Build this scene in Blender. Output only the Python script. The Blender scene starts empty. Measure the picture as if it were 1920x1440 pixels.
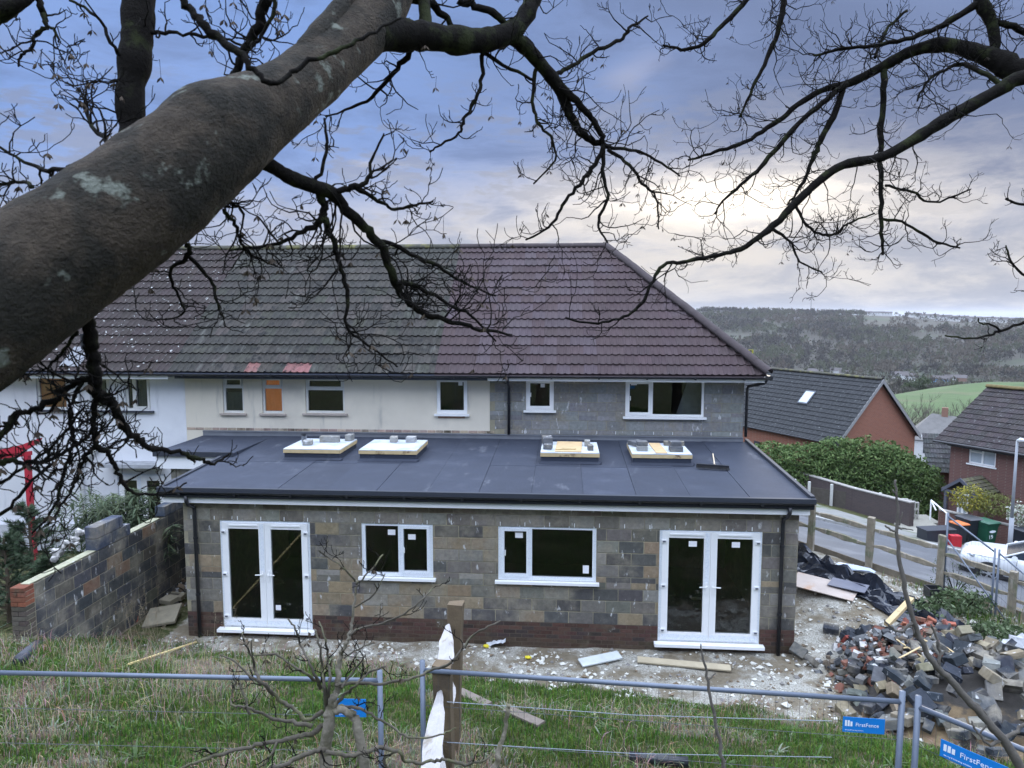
import bpy, bmesh, math, random
import numpy as np
from mathutils import Vector, Matrix, noise as mnoise
rad = math.radians
S = bpy.context.scene
COL = S.collection
rnd = random.Random(7)

# ------------------------------------------------------------------ camera
CAM_H, FPX, PITCH, YAW = 6.15, 1331.0, rad(5.66), rad(4.2)
cam_d = bpy.data.cameras.new('camera'); cam = bpy.data.objects.new('camera', cam_d); COL.objects.link(cam)
cam.location = (0, 0, CAM_H); cam.rotation_euler = (math.pi / 2 - PITCH, 0, YAW)
cam_d.sensor_width = 36.0; cam_d.lens = 36.0 * FPX / 1920.0
cam_d.clip_start = 0.05; cam_d.clip_end = 90000
cam_d.dof.use_dof = True; cam_d.dof.focus_distance = 13.0; cam_d.dof.aperture_fstop = 7.0
S.camera = cam
FW = Vector((-math.sin(YAW) * math.cos(PITCH), math.cos(YAW) * math.cos(PITCH), -math.sin(PITCH)))
RT = Vector((math.cos(YAW), math.sin(YAW), 0)); UP = RT.cross(FW); CP = Vector((0, 0, CAM_H))
def ray(x, y): return FW + RT * ((x - 960) / FPX) - UP * ((y - 720) / FPX)
def aD(x, y, d): return CP + ray(x, y) * d                 # a surveyed point of the photograph at depth d metres
def aY(x, y, Y): r = ray(x, y); return CP + r * (Y / r.y)
def aZ(x, y, z): r = ray(x, y); return CP + r * ((z - CAM_H) / r.z)

# ------------------------------------------------------------------ sky and sun
SUN_AZ, SUN_EL = rad(12.0), rad(9.5)     # azimuth from +Y towards +X
world = bpy.data.worlds.new('World'); S.world = world; world.use_nodes = True
wt = world.node_tree; wt.nodes.clear()
class NT:
    """small helper to wire shader nodes"""
    def __init__(s, tree): s.t = tree
    def n(s, typ, **kw):
        nd = s.t.nodes.new(typ)
        for k, v in kw.items(): setattr(nd, k, v)
        return nd
    def put(s, sock, v):
        if isinstance(v, bpy.types.NodeSocket): s.t.links.new(v, sock)
        elif v is not None: sock.default_value = v
    def m(s, op, a, b=0.0, c=0.0, clamp=False):
        nd = s.n('ShaderNodeMath', operation=op); nd.use_clamp = clamp
        for i, v in enumerate((a, b, c)): s.put(nd.inputs[i], v)
        return nd.outputs[0]
    def mix(s, f, a, b, blend='MIX'):
        nd = s.n('ShaderNodeMix', data_type='RGBA', blend_type=blend); nd.clamp_factor = True
        s.put(nd.inputs[0], f)
        for i, v in ((6, a), (7, b)): s.put(nd.inputs[i], v if isinstance(v, bpy.types.NodeSocket) else (*v[:3], 1))
        return nd.outputs[2]
    def ramp(s, v, lo, hi, a=0.0, b=1.0):
        nd = s.n('ShaderNodeMapRange', interpolation_type='SMOOTHSTEP')
        for i, q in enumerate((v, lo, hi, a, b)): s.put(nd.inputs[i], q)
        return nd.outputs[0]
    def noise(s, vec, scale, detail=4.0, rough=0.55, dist=0.0):
        nd = s.n('ShaderNodeTexNoise'); s.put(nd.inputs['Vector'], vec)
        for k, q in (('Scale', scale), ('Detail', detail), ('Roughness', rough), ('Distortion', dist)): nd.inputs[k].default_value = q
        return nd.outputs[0]
    def comb(s, x, y, z):
        nd = s.n('ShaderNodeCombineXYZ')
        for i, v in enumerate((x, y, z)): s.put(nd.inputs[i], v)
        return nd.outputs[0]
    def sep(s, v):
        nd = s.n('ShaderNodeSeparateXYZ'); s.put(nd.inputs[0], v); return nd.outputs
w = NT(wt)
sky = w.n('ShaderNodeTexSky', sky_type='NISHITA'); sky.sun_disc = False
sky.sun_elevation = SUN_EL; sky.sun_rotation = SUN_AZ; sky.air_density = 1.2; sky.dust_density = 1.5
tc = w.n('ShaderNodeTexCoord'); dx, dy, dz = w.sep(tc.outputs['Generated'])
dzc = w.m('MAXIMUM', dz, 0.0)
az = w.m('ARCTAN2', dx, dy)
inv = w.m('DIVIDE', 1.0, w.m('ADD', dzc, 0.10))
cloud_p = w.comb(w.m('MULTIPLY', dx, inv), w.m('MULTIPLY', dy, inv), 0.0)
n_big = w.noise(cloud_p, 0.55, 3, 0.5, 0.3)
stretch = w.comb(w.m('MULTIPLY', az, 1.0), w.m('MULTIPLY', dzc, 3.6), 0.37)
n_str = w.noise(stretch, 5.0, 7, 0.64, 0.35)
n_fine = w.noise(stretch, 17.0, 4, 0.62, 0.2)
# cloud deck: violet-blue towards the left, slate towards the sun, lighter at the horizon
daz = w.m('SUBTRACT', az, SUN_AZ)
toward = w.ramp(w.m('ABSOLUTE', w.m('SUBTRACT', az, 0.36)), 0.10, 0.75, 1.0, 0.0)
deck = w.mix(toward, (0.200, 0.318, 0.630), (0.145, 0.190, 0.325))
deck = w.mix(w.m('MULTIPLY', w.ramp(n_big, 0.42, 0.66), 0.45), deck, (0.27, 0.37, 0.65))
deck = w.mix(w.m('MULTIPLY', w.ramp(n_str, 0.52, 0.30), 0.40), deck, (0.118, 0.155, 0.27))
low = w.ramp(dz, 0.215, 0.03)
deck = w.mix(w.m('MULTIPLY', low, 0.85), deck, w.mix(w.ramp(n_str, 0.40, 0.60), (0.33, 0.365, 0.46), (0.60, 0.60, 0.63)))
lump = w.m('MULTIPLY', w.ramp(w.m('ADD', w.m('MULTIPLY', n_str, 0.6), w.m('MULTIPLY', n_fine, 0.4)), 0.49, 0.56), w.m('MULTIPLY', w.ramp(dz, 0.33, 0.24), w.ramp(dz, 0.05, 0.13)))
# break in the cloud with the sun behind it
ga = w.m('MULTIPLY', daz, 4.4); ge = w.m('MULTIPLY', w.m('SUBTRACT', dz, 0.140), 21.0)
d2 = w.m('ADD', w.m('MULTIPLY', ga, ga), w.m('MULTIPLY', ge, ge))
glow = w.m('EXPONENT', w.m('MULTIPLY', d2, -1.0))
brk = w.m('MULTIPLY', glow, w.ramp(w.m('ADD', n_str, w.m('MULTIPLY', n_fine, 0.35)), 0.50, 0.72, 0.15, 1.35))
ga2 = w.m('MULTIPLY', daz, 8.0); ge2 = w.m('MULTIPLY', w.m('SUBTRACT', dz, 0.145), 36.0)
core = w.m('EXPONENT', w.m('MULTIPLY', w.m('ADD', w.m('MULTIPLY', ga2, ga2), w.m('MULTIPLY', ge2, ge2)), -1.0))
streak = w.m('MULTIPLY', w.ramp(n_str, 0.56, 0.68), w.m('MULTIPLY', w.ramp(dz, 0.30, 0.16), w.ramp(dz, 0.02, 0.09)))
streak = w.m('MULTIPLY', streak, w.ramp(w.m('ABSOLUTE', daz), 1.2, 0.2))
col = w.mix(w.m('MULTIPLY', streak, 0.75), deck, (0.76, 0.72, 0.72))
col = w.mix(brk, col, (0.98, 0.91, 0.85))
col = w.mix(w.m('MULTIPLY', w.m('MULTIPLY', lump, w.ramp(core, 0.15, 0.6, 1.0, 0.0)), 0.62), col, (0.225, 0.260, 0.37))
col = w.mix(w.m('MULTIPLY', core, 1.0), col, (1.6, 1.45, 1.25))
wa_ = w.m('MULTIPLY', daz, 1.5); we_ = w.m('MULTIPLY', w.m('SUBTRACT', dz, 0.075), 10.0)
warm = w.m('EXPONENT', w.m('MULTIPLY', w.m('ADD', w.m('MULTIPLY', wa_, wa_), w.m('MULTIPLY', we_, we_)), -1.0))
col = w.mix(w.m('MULTIPLY', warm, w.ramp(n_str, 0.30, 0.62, 0.25, 0.85)), col, (0.72, 0.67, 0.62))
# dome brightened steeply above the view, as added fill light for facades, all round
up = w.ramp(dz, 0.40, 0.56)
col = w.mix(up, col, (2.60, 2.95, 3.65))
# clear gaps show the sky itself
clear = w.m('MULTIPLY', w.ramp(n_big, 0.60, 0.74), w.m('MULTIPLY', w.ramp(dz, 0.10, 0.25), 0.35))
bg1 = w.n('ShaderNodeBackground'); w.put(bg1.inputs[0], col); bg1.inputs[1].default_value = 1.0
bg2 = w.n('ShaderNodeBackground'); w.put(bg2.inputs[0], sky.outputs[0]); bg2.inputs[1].default_value = 0.12
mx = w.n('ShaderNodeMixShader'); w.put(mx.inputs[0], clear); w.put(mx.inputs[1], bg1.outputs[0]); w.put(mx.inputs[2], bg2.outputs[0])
world.cycles.sampling_method = 'MANUAL'; world.cycles.sample_map_resolution = 256
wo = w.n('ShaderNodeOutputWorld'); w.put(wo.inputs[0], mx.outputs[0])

sun_d = bpy.data.lights.new('sun', 'SUN'); sun = bpy.data.objects.new('sun', sun_d); COL.objects.link(sun)
sun_d.energy = 0.7; sun_d.angle = rad(14); sun_d.color = (1.0, 0.90, 0.78)
sdir = Vector((math.sin(SUN_AZ) * math.cos(SUN_EL), math.cos(SUN_AZ) * math.cos(SUN_EL), math.sin(SUN_EL)))
sun.rotation_euler = sdir.to_track_quat('Z', 'Y').to_euler()
sun.location = sdir * 60
S.view_settings.view_transform = 'Standard'; S.view_settings.look = 'None'
S.view_settings.exposure = 0.28; S.view_settings.gamma = 1.0; S.view_settings.use_curve_mapping = False
S.render.engine = 'CYCLES'; S.cycles.use_denoising = True; S.cycles.use_light_tree = False; S.cycles.use_adaptive_sampling = True; S.cycles.adaptive_threshold = 0.02; S.cycles.diffuse_bounces = 3; S.cycles.volume_bounces = 0; S.cycles.max_bounces = 6
S.cycles.transparent_max_bounces = 16; S.cycles.caustics_reflective = False; S.cycles.caustics_refractive = False

# ------------------------------------------------------------------ materials
MATS = {}
def M(name, color, rough=0.85, var=0.25, scale=6.0, bump=0.15, bscale=40.0, spec=0.3, color2=None, c2=(0.5, 0.65), c2scale=2.0,
      objcol=False, c3=None, c3r=(0.62, 0.7), c3scale=5.0, c3stretch=(1, 1, 1), metal=0.0, rnd_var=0.0, attr=None, trans=0.0):
    if name in MATS: return MATS[name]
    mt = bpy.data.materials.new(name); mt.use_nodes = True; t = mt.node_tree; t.nodes.clear(); q = NT(t)
    geo = q.n('ShaderNodeNewGeometry').outputs['Position']
    if objcol: oi = q.n('ShaderNodeObjectInfo'); base = oi.outputs['Color']
    elif attr: base = q.n('ShaderNodeAttribute', attribute_name=attr).outputs['Color']
    else: base = q.mix(0.0, color, color)
    if color2: base = q.mix(q.ramp(q.noise(geo, c2scale, 5, 0.6), c2[0], c2[1]), base, color2)
    if var:
        f = q.m('MULTIPLY_ADD', q.noise(geo, scale, 6, 0.62), 2 * var * 1.6, 1 - var * 1.6)
        hs = q.n('ShaderNodeHueSaturation'); q.put(hs.inputs['Value'], f); q.put(hs.inputs['Color'], base); base = hs.outputs[0]
    if rnd_var:
        oi2 = q.n('ShaderNodeObjectInfo'); hs = q.n('ShaderNodeHueSaturation')
        q.put(hs.inputs['Value'], q.m('MULTIPLY_ADD', oi2.outputs['Random'], 2 * rnd_var, 1 - rnd_var)); q.put(hs.inputs['Color'], base); base = hs.outputs[0]
    if c3:
        mp = q.n('ShaderNodeMapping'); q.put(mp.inputs[0], geo); mp.inputs['Scale'].default_value = c3stretch
        base = q.mix(q.ramp(q.noise(mp.outputs[0], c3scale, 4, 0.6), c3r[0], c3r[1]), base, c3)
    b = q.n('ShaderNodeBsdfPrincipled'); q.put(b.inputs['Base Color'], base)
    b.inputs['Roughness'].default_value = rough; b.inputs['Specular IOR Level'].default_value = spec; b.inputs['Metallic'].default_value = metal
    if bump:
        bp = q.n('ShaderNodeBump'); bp.inputs['Strength'].default_value = bump; bp.inputs['Distance'].default_value = 0.02
        q.put(bp.inputs['Height'], q.noise(geo, bscale, 5, 0.6)); q.put(b.inputs['Normal'], bp.outputs[0])
    sh = b.outputs[0]
    if trans:
        tr = q.n('ShaderNodeBsdfTranslucent'); q.put(tr.inputs[0], base); ms = q.n('ShaderNodeMixShader'); ms.inputs[0].default_value = trans
        q.put(ms.inputs[1], sh); q.put(ms.inputs[2], tr.outputs[0]); sh = ms.outputs[0]
    o = q.n('ShaderNodeOutputMaterial'); q.put(o.inputs[0], sh)
    MATS[name] = mt; return mt
def glass_mat(name, tint=(0.55, 0.6, 0.62), rough=0.01):
    mt = bpy.data.materials.new(name); mt.use_nodes = True; t = mt.node_tree; t.nodes.clear(); q = NT(t)
    fr = q.n('ShaderNodeFresnel'); fr.inputs[0].default_value = 1.55
    geo = q.n('ShaderNodeNewGeometry').outputs['Position']
    tr = q.n('ShaderNodeBsdfTransparent'); tr.inputs[0].default_value = (*tint, 1)
    gl = q.n('ShaderNodeBsdfGlossy'); gl.inputs['Roughness'].default_value = rough
    bp = q.n('ShaderNodeBump'); bp.inputs['Strength'].default_value = 0.02; q.put(bp.inputs['Height'], q.noise(geo, 3.0, 2)); q.put(gl.inputs['Normal'], bp.outputs[0])
    ms = q.n('ShaderNodeMixShader'); q.put(ms.inputs[0], q.m('MULTIPLY', fr.outputs[0], 1.15, clamp=True)); q.put(ms.inputs[1], tr.outputs[0]); q.put(ms.inputs[2], gl.outputs[0])
    o = q.n('ShaderNodeOutputMaterial'); q.put(o.inputs[0], ms.outputs[0]); return mt
def brick_mat(name, c1, c2, mortar, bw=0.225, bh=0.075, rot=0.0, tint=None):
    """brickwork too far off to tell the bricks apart"""
    mt = bpy.data.materials.new(name); mt.use_nodes = True; t = mt.node_tree; t.nodes.clear(); q = NT(t)
    tcn = q.n('ShaderNodeTexCoord').outputs['Object']; sx, sy, sz = q.sep(tcn)
    v = q.comb(q.m('ADD', sx, sy), sz, 0.0)
    br = q.n('ShaderNodeTexBrick'); q.put(br.inputs['Vector'], v); br.inputs['Scale'].default_value = 1.0
    br.inputs['Brick Width'].default_value = bw; br.inputs['Row Height'].default_value = bh; br.inputs['Mortar Size'].default_value = 0.006
    for k, c in (('Color1', c1), ('Color2', c2), ('Mortar', mortar)): br.inputs[k].default_value = (*c, 1)
    base = q.mix(q.m('MULTIPLY', q.noise(tcn, 1.5, 5), 0.5), br.outputs[0], tint or c2)
    b = q.n('ShaderNodeBsdfPrincipled'); q.put(b.inputs['Base Color'], base); b.inputs['Roughness'].default_value = 0.9
    bp = q.n('ShaderNodeBump'); bp.inputs['Strength'].default_value = 0.3; bp.inputs['Distance'].default_value = 0.01; q.put(bp.inputs['Height'], br.outputs['Fac']); bp.invert = True
    q.put(b.inputs['Normal'], bp.outputs[0])
    o = q.n('ShaderNodeOutputMaterial'); q.put(o.inputs[0], b.outputs[0]); return mt

# ------------------------------------------------------------------ object helpers
def link(o, parent=None):
    COL.objects.link(o)
    if parent is not None: o.parent = parent
    return o
def tag(o, label=None, cat=None, group=None, kind=None):
    if label: o['label'] = label
    if cat: o['category'] = cat
    if group: o['group'] = group
    if kind: o['kind'] = kind
    return o
def empty(name, loc=(0, 0, 0), rz=0.0, label=None, cat=None, group=None):
    o = bpy.data.objects.new(name, None); o.empty_display_size = 0.2; o.location = loc; o.rotation_euler = (0, 0, rz); link(o)
    return tag(o, label, cat, group)
class MB:
    def __init__(s): s.v = []; s.f = []; s.mi = []
    def add(s, vs, fs, mi=0):
        o = len(s.v); s.v += [tuple(p) for p in vs]; s.f += [tuple(i + o for i in f) for f in fs]; s.mi += [mi] * len(fs); return s
    def box(s, x0, x1, y0, y1, z0, z1, mi=0, mat=None):
        vs = [(x, y, z) for z in (z0, z1) for y in (y0, y1) for x in (x0, x1)]
        if mat is not None: vs = [mat @ Vector(p) for p in vs]
        return s.add(vs, [(0, 2, 3, 1), (4, 5, 7, 6), (0, 1, 5, 4), (2, 6, 7, 3), (0, 4, 6, 2), (1, 3, 7, 5)], mi)
    def quad(s, a, b, c, d, mi=0): return s.add([a, b, c, d], [(0, 1, 2, 3)], mi)
    def tube(s, pts, rs, n=8, caps=True, mi=0, ups=None):
        pts = [Vector(p) for p in pts]; vs = []; fs = []; k = len(pts)
        if not hasattr(rs, '__len__'): rs = [rs] * k
        t0 = (pts[1] - pts[0]).normalized(); a = t0.orthogonal().normalized()
        for i, p in enumerate(pts):
            t = (pts[min(i + 1, k - 1)] - pts[max(i - 1, 0)]).normalized()
            a = (a - t * a.dot(t)); a = a.normalized() if a.length > 1e-6 else t.orthogonal().normalized()
            b = t.cross(a)
            for j in range(n):
                an = 2 * math.pi * j / n; vs.append(p + (a * math.cos(an) + b * math.sin(an)) * rs[i])
        for i in range(k - 1):
            for j in range(n): fs.append((i * n + j, i * n + (j + 1) % n, (i + 1) * n + (j + 1) % n, (i + 1) * n + j))
        if caps: fs.append(tuple(range(n - 1, -1, -1))); fs.append(tuple((k - 1) * n + j for j in range(n)))
        return s.add(vs, fs, mi)
    def prism(s, prof, axis_pts, mi=0):
        """prof: list of 3-D points of one end, axis_pts: offset vector of the other end"""
        n = len(prof); off = Vector(axis_pts); vs = [Vector(p) for p in prof] + [Vector(p) + off for p in prof]
        fs = [tuple(range(n - 1, -1, -1)), tuple(range(n, 2 * n))] + [(i, (i + 1) % n, n + (i + 1) % n, n + i) for i in range(n)]
        return s.add(vs, fs, mi)
    def mesh(s, name, mats, smooth=False):
        me = bpy.data.meshes.new(name); me.from_pydata(s.v, [], s.f); me.update()
        for mt in (mats if isinstance(mats, (list, tuple)) else [mats]): me.materials.append(mt)
        if any(s.mi): me.polygons.foreach_set('material_index', s.mi)
        if smooth: me.polygons.foreach_set('use_smooth', [True] * len(s.f))
        return me
    def build(s, name, mats, parent=None, smooth=False, **kw):
        o = bpy.data.objects.new(name, s.mesh(name, mats, smooth)); link(o, parent); return tag(o, **kw) if kw else o
def obj(name, me, parent=None, loc=(0, 0, 0), rot=(0, 0, 0), scale=(1, 1, 1), color=None):
    o = bpy.data.objects.new(name, me); o.location = loc; o.rotation_euler = rot; o.scale = scale; link(o, parent)
    if color: o.color = (*color, 1)
    return o
def copy_tree(o, parent=None):
    c = o.copy(); COL.objects.link(c); c.parent = parent
    for ch in list(o.children): copy_tree(ch, c)
    return c
def bev_box(name, sx, sy, sz, bev, mat, segs=1):
    bm = bmesh.new(); bmesh.ops.create_cube(bm, size=1.0); bmesh.ops.scale(bm, vec=(sx, sy, sz), verts=bm.verts)
    if bev: bmesh.ops.bevel(bm, geom=bm.edges[:], offset=bev, segments=segs, affect='EDGES')
    me = bpy.data.meshes.new(name); bm.to_mesh(me); bm.free(); me.materials.append(mat); return me
def vary(c, a, r=rnd):
    k = 1 + r.uniform(-a, a); return tuple(max(0.0, q * k * (1 + r.uniform(-a, a) * 0.25)) for q in c)
def smooth(a, b, x):
    t = min(1.0, max(0.0, (x - a) / (b - a))); return t * t * (3 - 2 * t)
def lerp_tab(tab, x):
    if x <= tab[0][0]: return tab[0][1]
    for (a, p), (b, q) in zip(tab, tab[1:]):
        if x <= b: return p + (q - p) * (x - a) / (b - a)
    return tab[-1][1]
def fbm(x, y, z=0.0, o=4): return mnoise.fractal(Vector((x, y, z)), 1.0, 2.0, o)

# ------------------------------------------------------------------ the lie of the land
FEN0, FEND, FENN = Vector((6.12, 17.6)), Vector((0.80, -0.60)), Vector((0.60, 0.80))     # site boundary on the street side
def z_road(X, Y): return -0.16 * (X - 6) - 0.11 * (Y - 13)
YE = [(-12, 12.6), (-8, 12.3), (-7.2, 11.95), (-4, 11.75), (-2, 11.5), (0, 11.15), (3, 10.7), (6, 9.9), (9, 9.5), (14, 9)]
def z_site(X, Y):
    s = max(0.0, lerp_tab(YE, X) - Y)
    k = 1 - 0.35 * smooth(3.5, 8.5, X)
    f = 0.43 * s if s < 3.2 else 1.376 + 0.27 * (s - 3.2)
    z = 0.02 + f * k
    wr = smooth(4.3, 6.0, X) * smooth(12.0, 15.0, Y)
    z = z * (1 - wr) + wr * (0.32 - 0.15 * (X - 6.1))
    return min(z, 6.6)
FARP = [(40, -5.0), (60, -7.5), (100, -11.5), (170, -16.0), (240, -19), (330, -23), (420, -36), (600, -56), (860, -63), (950, -58), (1100, -40), (1300, -20), (1560, -1), (1800, 0), (2300, -6), (3200, -50), (4200, -85), (9000, -95)]
def z_ground(X, Y):
    t = (X - FEN0.x) * FENN.x + (Y - FEN0.y) * FENN.y
    zs = z_site(X, Y)
    if X < 30 and Y > -30:
        zr = max(-9.0, min(0.3, z_road(X, Y)))
        b = smooth(0.15, 1.3, t) if X > 4.4 else smooth(21, 24, Y)
        if X > 8.5: b = max(b, smooth(9.6, 12.0, X) * smooth(9.0, 13.0, Y))
        z = zs * (1 - b) + zr * b
    else: z = zs if Y < 0 else max(-9.0, min(0.3, z_road(X, Y)))
    d = math.hypot(X, Y)
    if Y > 0 and d > 42:
        a = math.atan2(X, Y)
        zf = lerp_tab(FARP, d)
        zf += smooth(250, 340, d) * smooth(480, 360, d) * (4.0 * smooth(0.40, 0.56, a) - 9 * smooth(0.5, 0.32, a))
        zf += smooth(1200, 1560, d) * smooth(3000, 2400, d) * lerp_tab([(0.1, 12), (0.20, 9), (0.30, 5), (0.42, 1), (0.5, -9), (0.6, -15)], a)
        wt_ = smooth(42, 75, d) * smooth(0, 40, Y)
        z = z * (1 - wt_) + zf * wt_
    return z
# ------------------------------------------------------------------ ground sheet
def axis(lo, hi, step, far, grow):
    a = list(np.arange(lo, hi + 1e-6, step)); p = step; x = hi
    while x < far: p *= grow; x += p; a.append(x)
    p = step; x = lo
    while x > -far * (0.4 if lo < -5 else 0.02): p *= grow * 1.03; x -= p; a.insert(0, x)
    return a
gx = axis(-12.0, 13.0, 0.2, 5200, 1.075); gy = axis(3.6, 19.0, 0.2, 9000, 1.065)
nx, ny = len(gx), len(gy)
gv = []; chalk = []
for j, Y in enumerate(gy):
    for i, X in enumerate(gx):
        z = z_ground(X, Y); near = -13 < X < 14 and 3 < Y < 20
        if near: z += 0.05 * fbm(X * 1.3, Y * 1.3) + 0.02 * fbm(X * 5, Y * 5, 3)
        elif math.hypot(X, Y) > 80: z += min(4.0, math.hypot(X, Y) * 0.004) * fbm(X * 0.012, Y * 0.012)
        gv.append((X, Y, z))
        s = Y - lerp_tab(YE, X)
        c = smooth(-0.25, 0.35, s + 0.45 * fbm(X * 1.1, Y * 1.1, 5))
        if X < -7.6: c *= 0.35
        chalk.append(c if near else 0.0)
gf = []; gm = []
for j in range(ny - 1):
    for i in range(nx - 1):
        a = j * nx + i; gf.append((a, a + 1, a + nx + 1, a + nx))
        X, Y = gx[i], gy[j]; d = math.hypot(X, Y); az_ = math.atan2(X, Y)
        if d < 46 or Y < 0: gm.append(0)
        elif 120 < d < 345 and az_ > 0.36: gm.append(1)
        elif d > 3000: gm.append(1)
        else: gm.append(2)
def ground_mat():
    mt = bpy.data.materials.new('site_ground'); mt.use_nodes = True; t = mt.node_tree; t.nodes.clear(); q = NT(t)
    geo = q.n('ShaderNodeNewGeometry').outputs['Position']; ch = q.n('ShaderNodeAttribute', attribute_name='chalk').outputs['Fac']
    n1 = q.noise(geo, 1.6, 7, 0.62); n2 = q.noise(geo, 9.0, 6, 0.65); n3 = q.noise(geo, 38.0, 5, 0.65)
    soil = q.mix(n2, (0.055, 0.040, 0.026), (0.15, 0.115, 0.075))
    chalkc = q.mix(q.ramp(n3, 0.30, 0.72), (0.22, 0.21, 0.175), (0.52, 0.51, 0.465))
    dirt = q.mix(q.ramp(n1, 0.42, 0.60), q.mix(n2, (0.10, 0.080, 0.055), (0.27, 0.235, 0.175)), chalkc)
    grass = q.mix(q.ramp(n2, 0.35, 0.65), (0.040, 0.055, 0.018), (0.10, 0.095, 0.045))
    base = q.mix(q.ramp(q.m('ADD', ch, q.m('MULTIPLY_ADD', n2, 0.7, -0.35)), 0.35, 0.62), grass, dirt)
    base = q.mix(q.m('MULTIPLY', q.ramp(q.noise(geo, 3.3, 5), 0.57, 0.66), q.m('SUBTRACT', 1.0, ch)), base, soil)
    b = q.n('ShaderNodeBsdfPrincipled'); q.put(b.inputs['Base Color'], base); b.inputs['Roughness'].default_value = 0.95; b.inputs['Specular IOR Level'].default_value = 0.15
    bp = q.n('ShaderNodeBump'); bp.inputs['Strength'].default_value = 0.8; bp.inputs['Distance'].default_value = 0.05
    q.put(bp.inputs['Height'], q.m('ADD', n2, q.m('MULTIPLY', n3, 0.7))); q.put(b.inputs['Normal'], bp.outputs[0])
    o = q.n('ShaderNodeOutputMaterial'); q.put(o.inputs[0], b.outputs[0]); return mt
me = bpy.data.meshes.new('ground'); me.from_pydata(gv, [], gf); me.update()
me.polygons.foreach_set('material_index', gm); me.polygons.foreach_set('use_smooth', [True] * len(gf))
at = me.attributes.new('chalk', 'FLOAT', 'POINT'); at.data.foreach_set('value', chalk)
for mt in (ground_mat(), M('pasture', (0.056, 0.098, 0.030), var=0.30, scale=0.08, color2=(0.080, 0.098, 0.042), c2scale=0.05, bump=0), M('wood_floor', (0.060, 0.055, 0.042), var=0.4, scale=0.03, bump=0, color2=(0.045, 0.06, 0.03), c2scale=0.01)): me.materials.append(mt)
ground = obj('ground', me); tag(ground, 'grassy bank and chalky building ground running down to the valley', kind='structure')
def zg(X, Y):
    return z_ground(X, Y) + (0.05 * fbm(X * 1.3, Y * 1.3) if (-13 < X < 14 and 3 < Y < 20) else 0)
sea = MB().quad((-40000, 3500, -82), (40000, 3500, -82), (60000, 70000, -82), (-60000, 70000, -82)).build('sea', M('sea_water', (0.05, 0.07, 0.10), rough=0.35, var=0.1, bump=0), kind='structure')

# ------------------------------------------------------------------ street
asph = M('asphalt', (0.085, 0.09, 0.10), rough=0.62, var=0.18, scale=1.2, bump=0.3, bscale=60, spec=0.4, color2=(0.12, 0.125, 0.135), c2scale=0.6)
KER0, KERD = Vector((10.9, 31.07)), Vector((0.842, -0.54)); KERN = Vector((0.54, 0.842))
def strip(name, a0, a1, near, far, dz, mat, n=24, **kw):
    """a ribbon along the street between two offset lines (near and far give a 2-D point for a distance a along the street)"""
    mb = MB(); vs = []; m = 5
    for i in range(n + 1):
        a = a0 + (a1 - a0) * i / n
        for j in range(m + 1):
            p = near(a).lerp(far(a), j / m); vs.append((p.x, p.y, z_road(p.x, p.y) + dz))
    fs = [(i * (m + 1) + j, (i + 1) * (m + 1) + j, (i + 1) * (m + 1) + j + 1, i * (m + 1) + j + 1) for i in range(n) for j in range(m)]
    return mb.add(vs, fs).build(name, mat, **kw)
fl = lambda a: FEN0 + FEND * a + FENN * 1.25
kl = lambda a: KER0 + KERD * a
strip('road', -6, 26, fl, lambda a: kl(a), 0.03, asph, kind='structure')
strip('pavement', -6, 26, lambda a: kl(a) + KERN * 0.13, lambda a: kl(a) + KERN * (2.4 + 0.9 * smooth(6, -4, a) * 5), 0.12, M('pavement_slab', (0.20, 0.20, 0.19), var=0.2, scale=1.5, color2=(0.10, 0.12, 0.06), c2=(0.52, 0.66), c2scale=0.7), kind='structure')
kerb_me = bev_box('kerb', 0.905, 0.125, 0.22, 0.012, M('kerb_stone', (0.34, 0.34, 0.33), var=0.2))
kerb = empty('kerb', (KER0.x, KER0.y, z_road(KER0.x, KER0.y))); tag(kerb, kind='structure')
ang = math.atan2(KERD.y, KERD.x)
for i in range(-4, 24):
    p = kl(i * 0.915) + KERN * 0.065
    tilt = math.atan(-(z_road(p.x, p.y) - z_road(p.x + KERD.x, p.y + KERD.y)))
    o = obj('kerb_stone', kerb_me, kerb, Vector((p.x, p.y, z_road(p.x, p.y) + 0.05)) - kerb.location, (0, -tilt, ang))

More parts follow.
